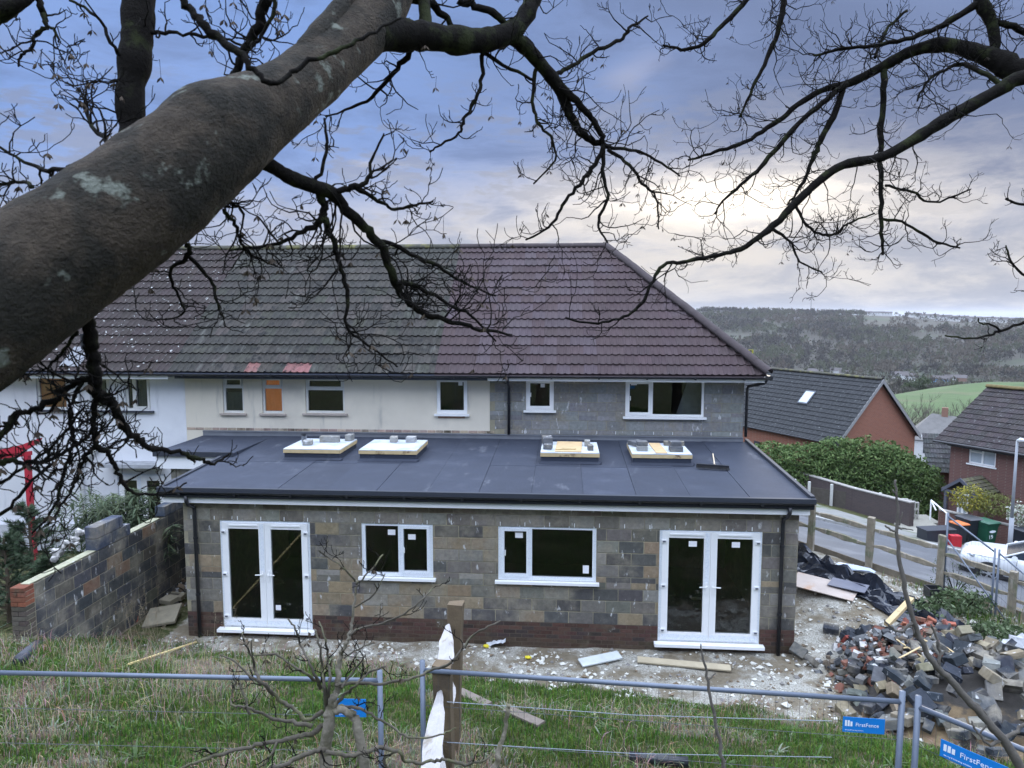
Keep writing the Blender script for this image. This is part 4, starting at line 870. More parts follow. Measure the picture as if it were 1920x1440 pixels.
for k in range(11):
    c_ = (0.20, 0.075, 0.048) if k > 6 else (0.10, 0.085, 0.07)
    for (dx_, dy_) in ((0, 0), (0.12, 0)) if k % 2 else ((0.0, 0.0),):
        obj('brick', unit_brick, core, ((GX0 + GX1) / 2 - 0.01 + (dx_ - 0.06 if k % 2 else 0), GY0 + 0.10, 1.06 + k * 0.078), (0, 0, 0), (0.115 if k % 2 else 0.235, 0.22, 0.068), vary(c_, 0.2))
anchor(gwt, (-8.5, 12.5, 0.6))
# ------------------------------------------------------------------ neighbour's garden
red = M('red_paint', (0.42, 0.025, 0.045), rough=0.5, var=0.1, bump=0.05)
tg = empty('garden_gate_frame', label='red painted timber gate frame with curved top beam', cat='gate frame')
TY = 15.6
def tp(x, y): return aY(x, y, TY)
pts = [tp(-90, 855), tp(-40, 852), tp(5, 842), tp(40, 834), tp(73, 822)]; pts2 = [tp(-90, 868), tp(-40, 866), tp(5, 858), tp(38, 849), tp(69, 831)]
mb = MB(); n = len(pts); off = Vector((0, 0.12, 0))
mb.add(pts + pts2 + [p + off for p in pts] + [p + off for p in pts2], [(n + i, n + i + 1, i + 1, i) for i in range(n - 1)] + [(2 * n + i, 2 * n + i + 1, 3 * n + i + 1, 3 * n + i) for i in range(n - 1)] + [(i, i + 1, 2 * n + i + 1, 2 * n + i) for i in range(n - 1)] + [(3 * n + i, 3 * n + i + 1, n + i + 1, n + i) for i in range(n - 1)] + [(n - 1, 2 * n - 1, 4 * n - 1, 3 * n - 1), (0, 2 * n, 3 * n, n)])
mb.build('top_beam', red, tg)
a, b = tp(47, 850), tp(50, 945); MB().box(a.x - 0.055, a.x + 0.055, TY + 0.005, TY + 0.115, zg(a.x, TY) - 0.1, a.z).build('post', red, tg)
a = tp(-60, 850); MB().box(a.x - 0.055, a.x + 0.055, TY + 0.005, TY + 0.115, zg(a.x, TY) - 0.1, a.z).build('post', red, tg)
a, b = tp(-80, 862), tp(56, 845); b2 = tp(56, 853); MB().prism([tp(-80, 872), tp(57, 854), tp(57, 846), tp(-80, 864)], (0, 0.06, 0)).build('tie_beam', red, tg)
anchor(tg, (tp(47, 850).x - 0.9, TY, zg(-13.5, TY)))
leaf_mats = [M('bamboo_leaf', (0.075, 0.105, 0.060), var=0.25, scale=9, bump=0, trans=0.25), M('bamboo_leaf_pale', (0.12, 0.15, 0.085), var=0.2, scale=9, bump=0, trans=0.25)]
def strap_leaf(mb, p, d, L, W, droop, mi, r, seg=3):
    sd = d.cross(Vector((0, 0, 1))); sd = sd.normalized() if sd.length > 1e-4 else Vector((1, 0, 0)); q = Vector(p); vs = []
    for k in range(seg + 1):
        t = k / seg; w_ = W * (1 - t) ** 0.6 * (0.55 + 0.9 * t if t < 0.5 else 1.0); vs += [q - sd * w_, q + sd * w_]
        d = (d + Vector((0, 0, -droop / seg))).normalized(); q = q + d * (L / seg)
    mb.add(vs, [(2 * k, 2 * k + 1, 2 * k + 3, 2 * k + 2) for k in range(seg)], mi)
def bamboo(label, c, sx, sy, h, n, seed):
    r = random.Random(seed); t = empty('bamboo_plant', c, 0, label, 'plant', 'bamboo clumps by the white house'); mb = MB(); st = MB()
    for k in range(26):
        x, y = r.gauss(0, sx * 0.4), r.gauss(0, sy * 0.4); top = Vector((x * 1.8, y * 1.8, h * r.uniform(0.6, 1.0)))
        st.tube([(x, y, -0.2), tuple(Vector((x, y, 0)).lerp(top, 0.6)), tuple(top)], [0.008, 0.006, 0.003], 4, False)
        for j in range(n // 26):
            p = Vector((x, y, 0)).lerp(top, r.uniform(0.25, 1.0)); a = r.uniform(0, 6.283)
            strap_leaf(mb, p, Vector((math.cos(a), math.sin(a), r.uniform(-0.1, 0.9))).normalized(), r.uniform(0.18, 0.36), 0.024, r.uniform(0.5, 1.5), 0 if r.random() < 0.6 else 1, r)
    st.build('cane', M('bamboo_cane', (0.14, 0.14, 0.06)), t); mb.build('leaves', leaf_mats, t)
p = aY(190, 985, 14.9); bamboo('bamboo clump with drooping leaves beside the white downpipe', (p.x, 14.9, 0.5), 0.75, 0.4, 1.75, 3200, 1)
p = aY(262, 990, 14.3); bamboo('bamboo clump with drooping leaves in front of the white door', (p.x, 14.3, 0.5), 0.5, 0.4, 1.9, 2400, 2)
pine_m = [M('pine_needle', (0.040, 0.068, 0.035), var=0.25, bump=0), M('pine_needle_grey', (0.075, 0.095, 0.060), var=0.25, bump=0)]
def pine(label, c, h, w_, n, seed):
    r = random.Random(seed); t = empty('pine_shrub', c, 0, label, 'shrub', 'pine shrubs in the neighbour garden'); mb = MB(); st = MB()
    st.tube([(0, 0, -0.2), (0.03, 0, h * 0.5), (0, 0, h * 0.95)], [0.05, 0.035, 0.012], 6, False)
    for k in range(n):
        z = h * r.uniform(0.08, 1.0); a = r.uniform(0, 6.283); L = w_ * (1.05 - z / h) ** 0.6 * r.uniform(0.5, 1.1)
        d = Vector((math.cos(a), math.sin(a), r.uniform(0.1, 0.6))).normalized(); e = Vector((0, 0, z)) + d * L
        st.tube([(0, 0, z), tuple(e)], [0.010, 0.004], 3, False)
        for j in range(80):
            p = Vector((0, 0, z)).lerp(e, r.uniform(0.35, 1.0)); q = (d + Vector((r.uniform(-1, 1), r.uniform(-1, 1), r.uniform(-0.7, 1))) * 0.9).normalized(); s_ = q.orthogonal().normalized() * 0.008
            mb.add([p - s_, p + s_, p + q * r.uniform(0.07, 0.15)], [(0, 1, 2)], 0 if r.random() < 0.65 else 1)
    st.build('trunk', M('pine_bark', (0.09, 0.07, 0.05)), t); mb.build('needles', pine_m, t)
for (x, y, Y, h, w_, n, lab) in [(58, 1050, 13.4, 2.3, 0.85, 130, 'dark pine shrub in front of the red gate frame'), (95, 1045, 12.6, 1.5, 0.75, 100, 'low pine shrub between the red gate frame and garden wall'), (10, 1060, 12.8, 1.8, 0.9, 110, 'pine shrub at the left edge below the red beam')]:
    p = aY(x, y, Y); pine(lab, (p.x, Y, zg(p.x, Y)), h, w_, n, x)
MB().box(-17, -9.46, 16.80, 16.995, 0.1, 0.75).build('garden_bed_wall', M('bed_wall', (0.50, 0.51, 0.54), var=0.15, scale=2), label='low white plinth wall along the foot of the white house', cat='wall')
def rock_mesh(name, mat, seed, sub=1):
    bm = bmesh.new(); bmesh.ops.create_icosphere(bm, subdivisions=sub, radius=0.5); r = random.Random(seed)
    for v in bm.verts: v.co *= r.uniform(0.72, 1.15)
    me = bpy.data.meshes.new(name); bm.to_mesh(me); bm.free(); me.materials.append(mat); return me
flint_m = M('pale_flint', (0.42, 0.41, 0.40), var=0.35, scale=12, bump=0.3); flints = [rock_mesh('stone', flint_m, k) for k in range(4)]
rr = random.Random(9)
for k in range(26):
    x = rr.uniform(95, 150); y = 1042 - (x - 95) * 0.75 + rr.uniform(-8, 14) ; p = aY(x, y, 12.2 + rr.uniform(-0.15, 0.15))
    s_ = rr.uniform(0.09, 0.2); o = obj('pale_stone', flints[k % 4], None, (min(p.x, -8.8), p.y, p.z - 0.02), (rr.uniform(0, 6), rr.uniform(0, 6), rr.uniform(0, 6)), (s_, s_ * 0.8, s_ * 0.6)); tag(o, 'pale stone in the sloping rockery behind the garden wall', 'stone', 'rockery stones behind the garden wall')
mb = MB(); n = 16
vs = [(-10.3 + 1.56 * i / n, 11.5 + 1.5 * j / n, zg(-9.5, 12.2) - 0.1 + 1.15 * (i / n) ** 1.3 * (1 - (2 * abs(j / n - 0.5)) ** 2.5) + 0.06 * fbm(i * 0.7, j * 0.7, 3)) for j in range(n + 1) for i in range(n + 1)]
mb.add(vs, [(j * (n + 1) + i, j * (n + 1) + i + 1, (j + 1) * (n + 1) + i + 1, (j + 1) * (n + 1) + i) for j in range(n) for i in range(n)]); mb.build('rockery_bed', M('rockery_soil', (0.045, 0.038, 0.026), var=0.4, scale=8, bump=0.5), label='dark raised soil bed under the rockery stones', cat='garden bed')

# ------------------------------------------------------------------ debris beside the left corner
def plank(name, a, b, w_, t, mat, label, cat='board', group=None, roll=0.0):
    a, b = Vector(a), Vector(b); L = (b - a).length; me = bev_box(name, L, w_, t, min(0.004, t * 0.2), mat); q = (b - a).to_track_quat('X', 'Z')
    o = obj(name, me, None, (a + b) / 2); o.rotation_euler = (q @ Matrix.Rotation(roll, 3, 'X').to_quaternion()).to_euler(); return tag(o, label, cat, group)
def onz(x, y, dz=0.0, Y=None):
    """point on the ground seen at a pixel"""
    r = ray(x, y); t = 2.0
    while t < 80:
        p = CP + r * t
        if p.z <= zg(p.x, p.y): break
        t += 0.02
    return Vector((p.x, p.y, zg(p.x, p.y) + dz))
old_wood = M('old_timber', (0.20, 0.165, 0.11), var=0.35, scale=8, bump=0.3, color2=(0.10, 0.08, 0.055), c2scale=4)
slabm = M('concrete_slab', (0.24, 0.215, 0.16), var=0.25, scale=6, bump=0.3)
p = onz(300, 1168); o = obj('concrete_slab', bev_box('slab', 0.62, 0.60, 0.06, 0.008, slabm), None, p + Vector((0, 0.1, 0.10)), (0.22, -0.12, 0.25)); tag(o, 'tilted square concrete slab lying by the left corner of the extension', 'slab')
p = onz(318, 1128); o = obj('concrete_slab', bev_box('slab', 0.62, 0.22, 0.10, 0.008, slabm), None, p + Vector((0, 0, 0.12)), (0.05, 0.05, 0.05)); tag(o, 'pale oblong concrete length behind the tilted slab', 'slab')
p = onz(308, 1150); o = obj('concrete_block', bev_box('blk', 0.30, 0.22, 0.10, 0.008, slabm), None, p + Vector((0.05, 0.1, 0.24)), (0.1, 0.0, -0.3)); tag(o, 'brown block resting on the tilted concrete slab', 'block')
terra = M('terracotta', (0.36, 0.10, 0.065), var=0.25, scale=8, bump=0.2)
for (x, y, rz, lab) in [(190, 1165, 0.9, 'short red clay pipe at the foot of the garden wall'), (232, 1168, -0.2, 'broken red clay pipe beside the tilted slab'), (205, 1155, 0.5, 'upper red clay pipe leaning on the garden wall debris')]:
    p = onz(x, y); d = Vector((math.cos(rz), math.sin(rz), 0.15)) * 0.30
    MB().tube([p - d + Vector((0, 0, 0.08)), p + d + Vector((0, 0, 0.08))], 0.075, 12, False).tube([p - d + Vector((0, 0, 0.08)), p + d + Vector((0, 0, 0.08))], 0.06, 12, False).build('clay_pipe', terra, smooth=True, label=lab, cat='pipe')
rr = random.Random(12); brk_m = [M('dark_rubble', (0.075, 0.068, 0.058), var=0.4, scale=10, bump=0.4), flint_m, M('brown_rubble', (0.14, 0.105, 0.07), var=0.4, scale=10, bump=0.4)]
def rubble_heap(name, c, sx, sy, h, n, smin, smax, mats, seed, label):
    r = random.Random(seed); mb = MB()
    for k in range(n):
        x, y = r.gauss(0, 0.42) * sx, r.gauss(0, 0.42) * sy; X, Y = c[0] + x, c[1] + y; e = max(0.0, 1 - (x / sx) ** 2 - (y / sy) ** 2)
        z = zg(X, Y) + h * e * r.uniform(0.4, 1.0); s_ = r.uniform(smin, smax) * (0.6 + 0.8 * r.random())
        mt_ = Matrix.Translation((X, Y, z)) @ Matrix.Rotation(r.uniform(0, 6.28), 4, Vector((r.uniform(-1, 1), r.uniform(-1, 1), r.uniform(-1, 1))))
        vs = [mt_ @ Vector((sx_ * s_ * r.uniform(0.6, 1.1), sy_ * s_ * r.uniform(0.5, 0.9), sz_ * s_ * r.uniform(0.3, 0.7))) for sz_ in (-1, 1) for sy_ in (-1, 1) for sx_ in (-1, 1)]
        mb.add(vs, [(0, 2, 3, 1), (4, 5, 7, 6), (0, 1, 5, 4), (2, 6, 7, 3), (0, 4, 6, 2), (1, 3, 7, 5)], r.randrange(len(mats)))
    return mb.build(name, mats, label=label, kind='stuff')
p = onz(300, 1110); rubble_heap('broken_rubble', (p.x + 0.2, p.y), 0.8, 1.2, 0.30, 500, 0.02, 0.07, brk_m, 2, 'dark broken rubble between garden wall and extension')
for k in range(5):
    a = onz(255 + 12 * k, 1130 - 6 * k); plank('old_board', a + Vector((-0.2, 0, 0.15 + 0.05 * k)), a + Vector((0.55, 0.5, 0.28 + 0.05 * k)), 0.10, 0.03, old_wood, 'old broken board on the debris beside the garden wall', 'board', 'old boards in the debris by the garden wall', rr.uniform(-0.4, 0.4))
a, b = onz(38, 1248), onz(103, 1188)
MB().tube([a + Vector((0, 0, 0.07)), a.lerp(b, 0.5) + Vector((0, 0, 0.09)), b + Vector((0, 0, 0.08))], [0.085, 0.075, 0.085], 12).build('rolled_membrane', M('rolled_black_sheet', (0.022, 0.026, 0.040), rough=0.4, var=0.3, scale=12, bump=0.4, spec=0.5), smooth=True, label='black rolled membrane lying in the grass near the garden wall', cat='roll')
a, b = onz(243, 1262), onz(368, 1216); plank('timber_batten', a + Vector((0, 0, 0.12)), b + Vector((0, 0, 0.12)), 0.04, 0.025, M('fresh_batten', (0.56, 0.44, 0.20), var=0.15), 'thin fresh timber batten lying across the grass', 'batten')
# boards and litter on the chalk
a, b = onz(1088, 1250), onz(1162, 1236); plank('white_board', a + Vector((0, 0, 0.06)), b + Vector((0, 0, 0.08)), 0.20, 0.03, M('pale_plank', (0.50, 0.53, 0.53), var=0.2, scale=4), 'short pale board lying on the chalk below the wide window', 'board', roll=0.25)
a, b = onz(1195, 1243), onz(1370, 1260); plank('timber_plank', a + Vector((0, 0, 0.06)), b + Vector((0, 0, 0.06)), 0.15, 0.035, M('long_plank', (0.40, 0.345, 0.245), var=0.2, scale=4), 'long timber plank lying on the chalk before the right door', 'plank', roll=0.2)
yel = M('yellow_plastic', (0.60, 0.50, 0.03), rough=0.4, var=0.05, bump=0)
for (x, y, lab) in [(912, 1215, 'small yellow plastic scrap near the wall foot'), (991, 1236, 'yellow plastic scrap out on the white chalk')]:
    p = onz(x, y); o = obj('plastic_scrap', rock_mesh('scrap', yel, x), None, p + Vector((0, 0, 0.03)), (0.2, 0.1, 0.4), (0.14, 0.10, 0.06)); tag(o, lab, 'scrap')
p = onz(930, 1213); mb = MB(); n = 8
vs = [(p.x + (i / n - 0.5) * 0.36, p.y + (j / n - 0.5) * 0.2, p.z + 0.05 + 0.06 * fbm(i * 0.9, j * 0.9, 8) + 0.012 * i) for j in range(n + 1) for i in range(n + 1)]
mb.add(vs, [(j * (n + 1) + i, j * (n + 1) + i + 1, (j + 1) * (n + 1) + i + 1, (j + 1) * (n + 1) + i) for j in range(n) for i in range(n)]).build('crumpled_sheet', M('clear_sheet', (0.45, 0.47, 0.50), rough=0.35, var=0.2), label='crumpled grey plastic sheet by the plinth bricks', cat='sheet')
# chalk lumps
cm = [M('chalk_lump', (0.56, 0.55, 0.50), var=0.15, scale=9, bump=0.3), M('flint_lump', (0.20, 0.19, 0.18), var=0.3, scale=9, bump=0.3), M('soil_lump', (0.17, 0.13, 0.09), var=0.3, scale=9, bump=0.3)]
mb = MB(); r = random.Random(31); cnt = 0
while cnt < 8500:
    X = r.uniform(-7.6, 9.5); Y = r.uniform(9.4, 17.0); s = Y - lerp_tab(YE, X)
    if s < -0.4 or (X < 4.4 and Y > 12.55) or X < -7.6 + 0: continue
    if X > 4.4 and (X - FEN0.x) * FENN.x + (Y - FEN0.y) * FENN.y > 0: continue
    dn = fbm(X * 1.2, Y * 1.2, 11)
    if r.random() > 0.45 + 0.9 * dn: continue
    z = zg(X, Y); L = 0.010 + 0.045 * r.random() ** 4 + (0.03 if r.random() < 0.02 else 0)
    o = [Vector((q.x * L * r.uniform(0.6, 1.3), q.y * L * r.uniform(0.6, 1.3), q.z * L * r.uniform(0.4, 0.8))) for q in (Vector((1, 0, 0)), Vector((0, 1, 0)), Vector((-1, 0, 0)), Vector((0, -1, 0)), Vector((0.1, 0, 1)), Vector((0, 0, -1)))]
    rm = Matrix.Rotation(r.uniform(0, 6.28), 3, 'Z') @ Matrix.Rotation(r.uniform(-0.6, 0.6), 3, 'X')
    mb.add([rm @ q + Vector((X, Y, z + L * 0.25)) for q in o], [(0, 1, 4), (1, 2, 4), (2, 3, 4), (3, 0, 4), (1, 0, 5), (2, 1, 5), (3, 2, 5), (0, 3, 5)], 0 if r.random() < 0.58 else (1 if r.random() < 0.5 else 2)); cnt += 1
mb.build('chalk_lumps', cm, label='loose chalk and flint lumps over the bare ground', kind='stuff')

# ------------------------------------------------------------------ rubble of blocks at the right
def pile_h(X, Y):
    X -= 0.3; u = (X - 6.35) / 2.15; v = (Y - 10.9) / 1.75; e = 1 - u * u - v * v
    e2 = 1 - ((X - 5.9) / 1.0) ** 2 - ((Y - 12.5) / 0.9) ** 2
    return 0.74 * max(0.0, e) ** 0.8 + 0.25 * max(0.0, e2) ** 0.8
mb = MB(); vs = []; n = 34
for j in range(n + 1):
    for i in range(n + 1):
        X = 3.7 + 5.4 * i / n; Y = 8.9 + 4.9 * j / n; h = pile_h(X, Y); vs.append((X, Y, zg(X, Y) - 0.05 + h * 0.82 + 0.05 * fbm(X * 4, Y * 4) * (h > 0.02)))
mb.add(vs, [(j * (n + 1) + i, j * (n + 1) + i + 1, (j + 1) * (n + 1) + i + 1, (j + 1) * (n + 1) + i) for j in range(n) for i in range(n)])
mb.build('sand_mound', M('sandy_rubble', (0.070, 0.064, 0.058), var=0.35, scale=8, bump=0.5, color2=(0.20, 0.145, 0.085), c2=(0.50, 0.60), c2scale=1.3), smooth=True, label='sandy mound of spoil under the heap of blocks', kind='stuff')
def broken_block(name, seed, cut):
    bm = bmesh.new(); bmesh.ops.create_cube(bm, size=1.0); r = random.Random(seed)
    bmesh.ops.scale(bm, vec=(0.44, 0.215, 0.10) if cut % 3 else (0.30, 0.215, 0.14), verts=bm.verts)
    if cut:
        bmesh.ops.subdivide_edges(bm, edges=bm.edges[:], cuts=1, use_grid_fill=True)
        pc_ = Vector((r.uniform(-0.05, 0.12), 0, 0)); pn = Vector((1, r.uniform(-0.5, 0.5), r.uniform(-0.4, 0.4))).normalized()
        res = bmesh.ops.bisect_plane(bm, geom=bm.verts[:] + bm.edges[:] + bm.faces[:], plane_co=pc_, plane_no=pn, clear_outer=True)
        ed = [e for e in res['geom_cut'] if isinstance(e, bmesh.types.BMEdge)]
        bmesh.ops.holes_fill(bm, edges=ed, sides=0)
        for v in bm.verts: v.co += Vector((r.uniform(-1, 1), r.uniform(-1, 1), r.uniform(-1, 1))) * 0.011
    else: bmesh.ops.bevel(bm, geom=bm.edges[:], offset=0.008, segments=1, affect='EDGES')
    me = bpy.data.meshes.new(name); bm.to_mesh(me); bm.free(); me.materials.append(unit_block.materials[0]); return me
bmesh_kinds = [broken_block('concrete_block', k, k % 4) for k in range(9)]
brick_loose = bev_box('loose_brick', 0.215, 0.1025, 0.065, 0.006, unit_brick.materials[0])
r = random.Random(77); placed = []
def drop(me, name, X, Y, rot, c, size, lab, cat, grp, lift=0.0, sc=1.0):
    z = zg(X, Y) + pile_h(X, Y) + lift
    o = obj(name, me, None, (X, Y, z + 0.05), rot, (sc,) * 3, c); tag(o, lab, cat, grp); return o
cols = [((0.038, 0.044, 0.056), 'dark'), ((0.038, 0.044, 0.056), 'dark'), ((0.048, 0.054, 0.064), 'dark'), ((0.042, 0.048, 0.058), 'dark'), ((0.085, 0.092, 0.096), 'grey'), ((0.16, 0.165, 0.155), 'pale grey'), ((0.24, 0.205, 0.14), 'sandy')]
cnt = 0; tries = 0
while cnt < 270 and tries < 14000:
    tries += 1
    X = r.uniform(4.2, 9.3); Y = r.uniform(9.0, 13.2)
    if pile_h(X, Y) < 0.03 and r.random() > 0.05: continue
    if X > 5.3 and Y < 10.0 and r.random() < 0.55: continue            # bare sand at the near foot
    if any((X - a) ** 2 + (Y - b) ** 2 < 0.13 ** 2 for a, b in placed): continue
    placed.append((X, Y)); c, cn = r.choice(cols)
    drop(r.choice(bmesh_kinds), 'concrete_block', X, Y, (r.gauss(0, 0.45), r.gauss(0, 0.45), r.uniform(0, 6.28)), vary(c, 0.2, r), 0, f'{cn} broken concrete block in the heap beside the extension', 'block', f'{cn} blocks in the rubble heap', r.uniform(-0.03, 0.12), 0.45 + 0.65 * r.random() ** 0.7); cnt += 1
for k in range(46):
    X, Y = r.gauss(6.55, 0.45), r.gauss(12.55, 0.28)
    drop(brick_loose, 'loose_brick', X, Y, (r.gauss(0, 0.6), r.gauss(0, 0.6), r.uniform(0, 6.28)), vary((0.25, 0.095, 0.065), 0.3, r), 0, 'loose orange red brick on the far side of the rubble heap', 'brick', 'loose bricks on the rubble heap', r.uniform(0.05, 0.28), r.uniform(0.6, 1.0))
for (x, y) in [(1617, 1238), (1585, 1205), (1612, 1213), (1676, 1298)]:
    p = onz(x, y); o = obj('loose_brick', brick_loose, None, p + Vector((0, 0, 0.05)), (r.gauss(0, 0.4), r.gauss(0, 0.4), r.uniform(0, 6)), (0.9,) * 3, vary((0.30, 0.075, 0.06), 0.15, r)); tag(o, 'single red brick lying left of the rubble heap', 'brick', 'red bricks left of the rubble heap')
for (x, y, c) in [(1558, 1186, 0), (1590, 1200, 0), (1606, 1195, 0), (1604, 1207, 0), (1645, 1190, 0), (1585, 1340, 4), (1640, 1325, 2), (1675, 1330, 2), (1650, 1345, 3)]:
    p = onz(x, y); o = obj('concrete_block', bmesh_kinds[(x + y) % 9], None, p + Vector((0, 0, 0.06)), (r.gauss(0, 0.15), r.gauss(0, 0.15), r.uniform(0, 6)), (0.9,) * 3, cols[min(c + 2, 6) if c else 0][0]); tag(o, 'stray concrete block lying apart from the rubble heap', 'block', 'stray blocks around the rubble heap')
rubble_heap('fine_rubble', (6.0, 11.9), 1.5, 1.2, 0.85, 1500, 0.015, 0.075, [M('grey_chips', (0.16, 0.165, 0.17), var=0.4, scale=9), M('brown_chips', (0.13, 0.105, 0.08), var=0.4, scale=9), M('dark_chips', (0.05, 0.054, 0.06), var=0.4, scale=9), M('red_chips', (0.20, 0.09, 0.065), var=0.4, scale=9), flint_m], 8, 'small broken chips filling the block heap')
a, b = onz(1660, 1222), onz(1700, 1190); plank('timber_beam', a + Vector((0, 0, 0.50)), b + Vector((0.1, 0.1, 0.66)), 0.10, 0.07, timber, 'stout timber offcut lying on the rubble heap', 'timber')
for k in range(6):
    p = Vector((5.55 + 0.12 * k, 11.5 + r.uniform(-0.2, 0.2), 0)); z = zg(p.x, p.y) + pile_h(p.x, p.y) + 0.16; a_ = r.uniform(0, 3.1); d = Vector((math.cos(a_), math.sin(a_), r.uniform(-0.1, 0.3))) * 0.25
    plank('lath', p + Vector((0, 0, z)) - d, p + Vector((0, 0, z)) + d, 0.03, 0.015, timber, 'thin broken lath among the heaped blocks', 'lath', 'laths in the rubble heap')
p = Vector((7.75, 12.0, zg(7.75, 12.0) + 0.45)); o = obj('concrete_lump', rock_mesh('lump', M('rough_concrete', (0.36, 0.37, 0.39), var=0.3, scale=10, bump=0.6), 5, 3), None, p, (0.2, 0.1, 0.5), (0.95, 0.7, 0.6)); tag(o, 'large rough pale concrete lump at the right of the heap', 'concrete lump')

# ------------------------------------------------------------------ sheeting and boards beside the street
def tarp(name, c, sx, sy, rz, h, seed, mat, label, cat):
    mb = MB(); n, m_ = 46, 26; vs = []; cs, sn = math.cos(rz), math.sin(rz)
    for j in range(m_ + 1):
        for i in range(n + 1):
            u, v = i / n - 0.5, j / m_ - 0.5; X0 = u * sx + 0.12 * fbm(u * 5, v * 5, seed); Y0 = v * sy * (1 + 0.5 * fbm(u * 4, seed, 1)) + 0.12 * fbm(v * 6, u * 4, seed + 4)
            X = c[0] + X0 * cs - Y0 * sn; Y = c[1] + X0 * sn + Y0 * cs
            rg = abs(fbm(u * 6 + seed, v * 5, 2, 3)); cr = abs(mnoise.noise(Vector((u * 11, v * 9, seed)))); e = 1 - (2 * abs(v)) ** 3
            vs.append((X, Y, zg(X, Y) + 0.03 + h * (0.9 * rg + 0.7 * cr) * max(0.12, e) + 0.10 * h * mnoise.noise(Vector((u * 30, v * 24, seed)))))
    mb.add(vs, [(j * (n + 1) + i, j * (n + 1) + i + 1, (j + 1) * (n + 1) + i + 1, (j + 1) * (n + 1) + i) for j in range(m_) for i in range(n)])
    return mb.build(name, mat, label=label, cat=cat)
sheet_m = M('black_polythene', (0.020, 0.024, 0.036), rough=0.22, var=0.15, bump=0.1, bscale=20, spec=0.6)
a, b = onz(1520, 1062), onz(1680, 1140)
tarp('polythene_sheet', ((a.x + b.x) / 2, (a.y + b.y) / 2), 4.6, 1.0, math.atan2(b.y - a.y, b.x - a.x), 0.42, 3, sheet_m, 'crumpled black polythene sheet strewn beside the extension', 'sheet')
p = onz(1545, 1108); o = obj('plywood_board', bev_box('board', 1.25, 0.75, 0.02, 0.003, M('pale_ply', (0.42, 0.36, 0.32), var=0.2, scale=2, color2=(0.42, 0.25, 0.15), c2=(0.52, 0.64), c2scale=1.2)), None, p + Vector((0, 0, 0.10)), (0.06, 0.05, -0.55)); tag(o, 'pale plywood board lying flat against the black sheet', 'board')
p = onz(1590, 1112); o = obj('slate_board', bev_box('board', 0.72, 0.45, 0.02, 0.003, M('slate_ply', (0.12, 0.125, 0.16), rough=0.4, var=0.15)), None, p + Vector((0, 0, 0.17)), (0.05, 0.0, -0.6)); tag(o, 'dark slate coloured board beside the pale plywood', 'board')
for k, (x0, y0, x1, y1) in enumerate([(1500, 1040, 1532, 1058), (1502, 1050, 1545, 1068), (1655, 1110, 1700, 1140), (1662, 1107, 1722, 1145), (1640, 1115, 1690, 1130), (1720, 1155, 1735, 1180)]):
    a, b = onz(x0, y0), onz(x1, y1); plank('timber_length', a + Vector((0, 0, 0.04)), b + Vector((0, 0, 0.05)), 0.09, 0.025, M('weathered_plank', (0.38, 0.35, 0.29), var=0.2, scale=4), 'weathered timber length lying on the chalk beside the street fence', 'timber', 'timber lengths by the street fence')
p = onz(1600, 1070); o = obj('plastic_bag', rock_mesh('bag', M('blue_white_bag', (0.45, 0.52, 0.66), rough=0.35, var=0.2), 4, 2), None, p + Vector((0, 0, 0.06)), (0.1, 0, -0.6), (0.9, 0.28, 0.14)); tag(o, 'pale blue plastic wrapping at the fence foot', 'wrapping')
p = onz(1752, 1122); mb = MB(); mb.prism([(-0.15, -0.12, 0), (0.15, -0.12, 0), (0.15, 0.12, 0), (-0.15, 0.12, 0)], (0, 0, 0.01)); 
for (x0, x1, y0, y1) in ((-0.17, 0.17, -0.14, -0.12), (-0.17, 0.17, 0.12, 0.14), (-0.17, -0.15, -0.12, 0.12), (0.15, 0.17, -0.12, 0.12)): mb.box(x0, x1, y0, y1, 0, 0.24)
o = mb.build('black_tub', black_pl, label='black plastic tub standing by the fence post', cat='tub'); o.location = p

# ------------------------------------------------------------------ cleft post and rail fence on the street side
cleft = M('cleft_chestnut', (0.235, 0.205, 0.155), var=0.35, scale=7, bump=0.4, bscale=60, color2=(0.15, 0.16, 0.10), c2scale=3, c3=(0.33, 0.30, 0.26), c3r=(0.55, 0.7), c3scale=4, c3stretch=(3, 3, 0.5))
fence = empty('post_and_rail_fence', label='weathered cleft post and rail fence along the street side', cat='fence')
def post_mesh(h, w_, d, seed, mat, parent, loc, name='post', rz=0.0):
    r = random.Random(seed); mb = MB(); n = 6; vs = []
    for k in range(n + 1):
        z = -0.3 + (h + 0.3) * k / n; s_ = 1.0 + r.uniform(-0.06, 0.06)
        for (a, b) in ((-1, -0.8), (0.9, -1), (1, 0.85), (-0.85, 1)): vs.append((a * w_ / 2 * s_ + r.uniform(-0.006, 0.006), b * d / 2 * s_, z + (r.uniform(-0.015, 0.015) if k == n else 0)))
    mb.add(vs, [(4 * k + i, 4 * k + (i + 1) % 4, 4 * k + 4 + (i + 1) % 4, 4 * k + 4 + i) for k in range(n) for i in range(4)] + [tuple(4 * n + i for i in range(4))])
    o = mb.build(name, mat, parent); o.location = loc; o.rotation_euler = (r.uniform(-0.03, 0.03), r.uniform(-0.03, 0.03), rz); return o
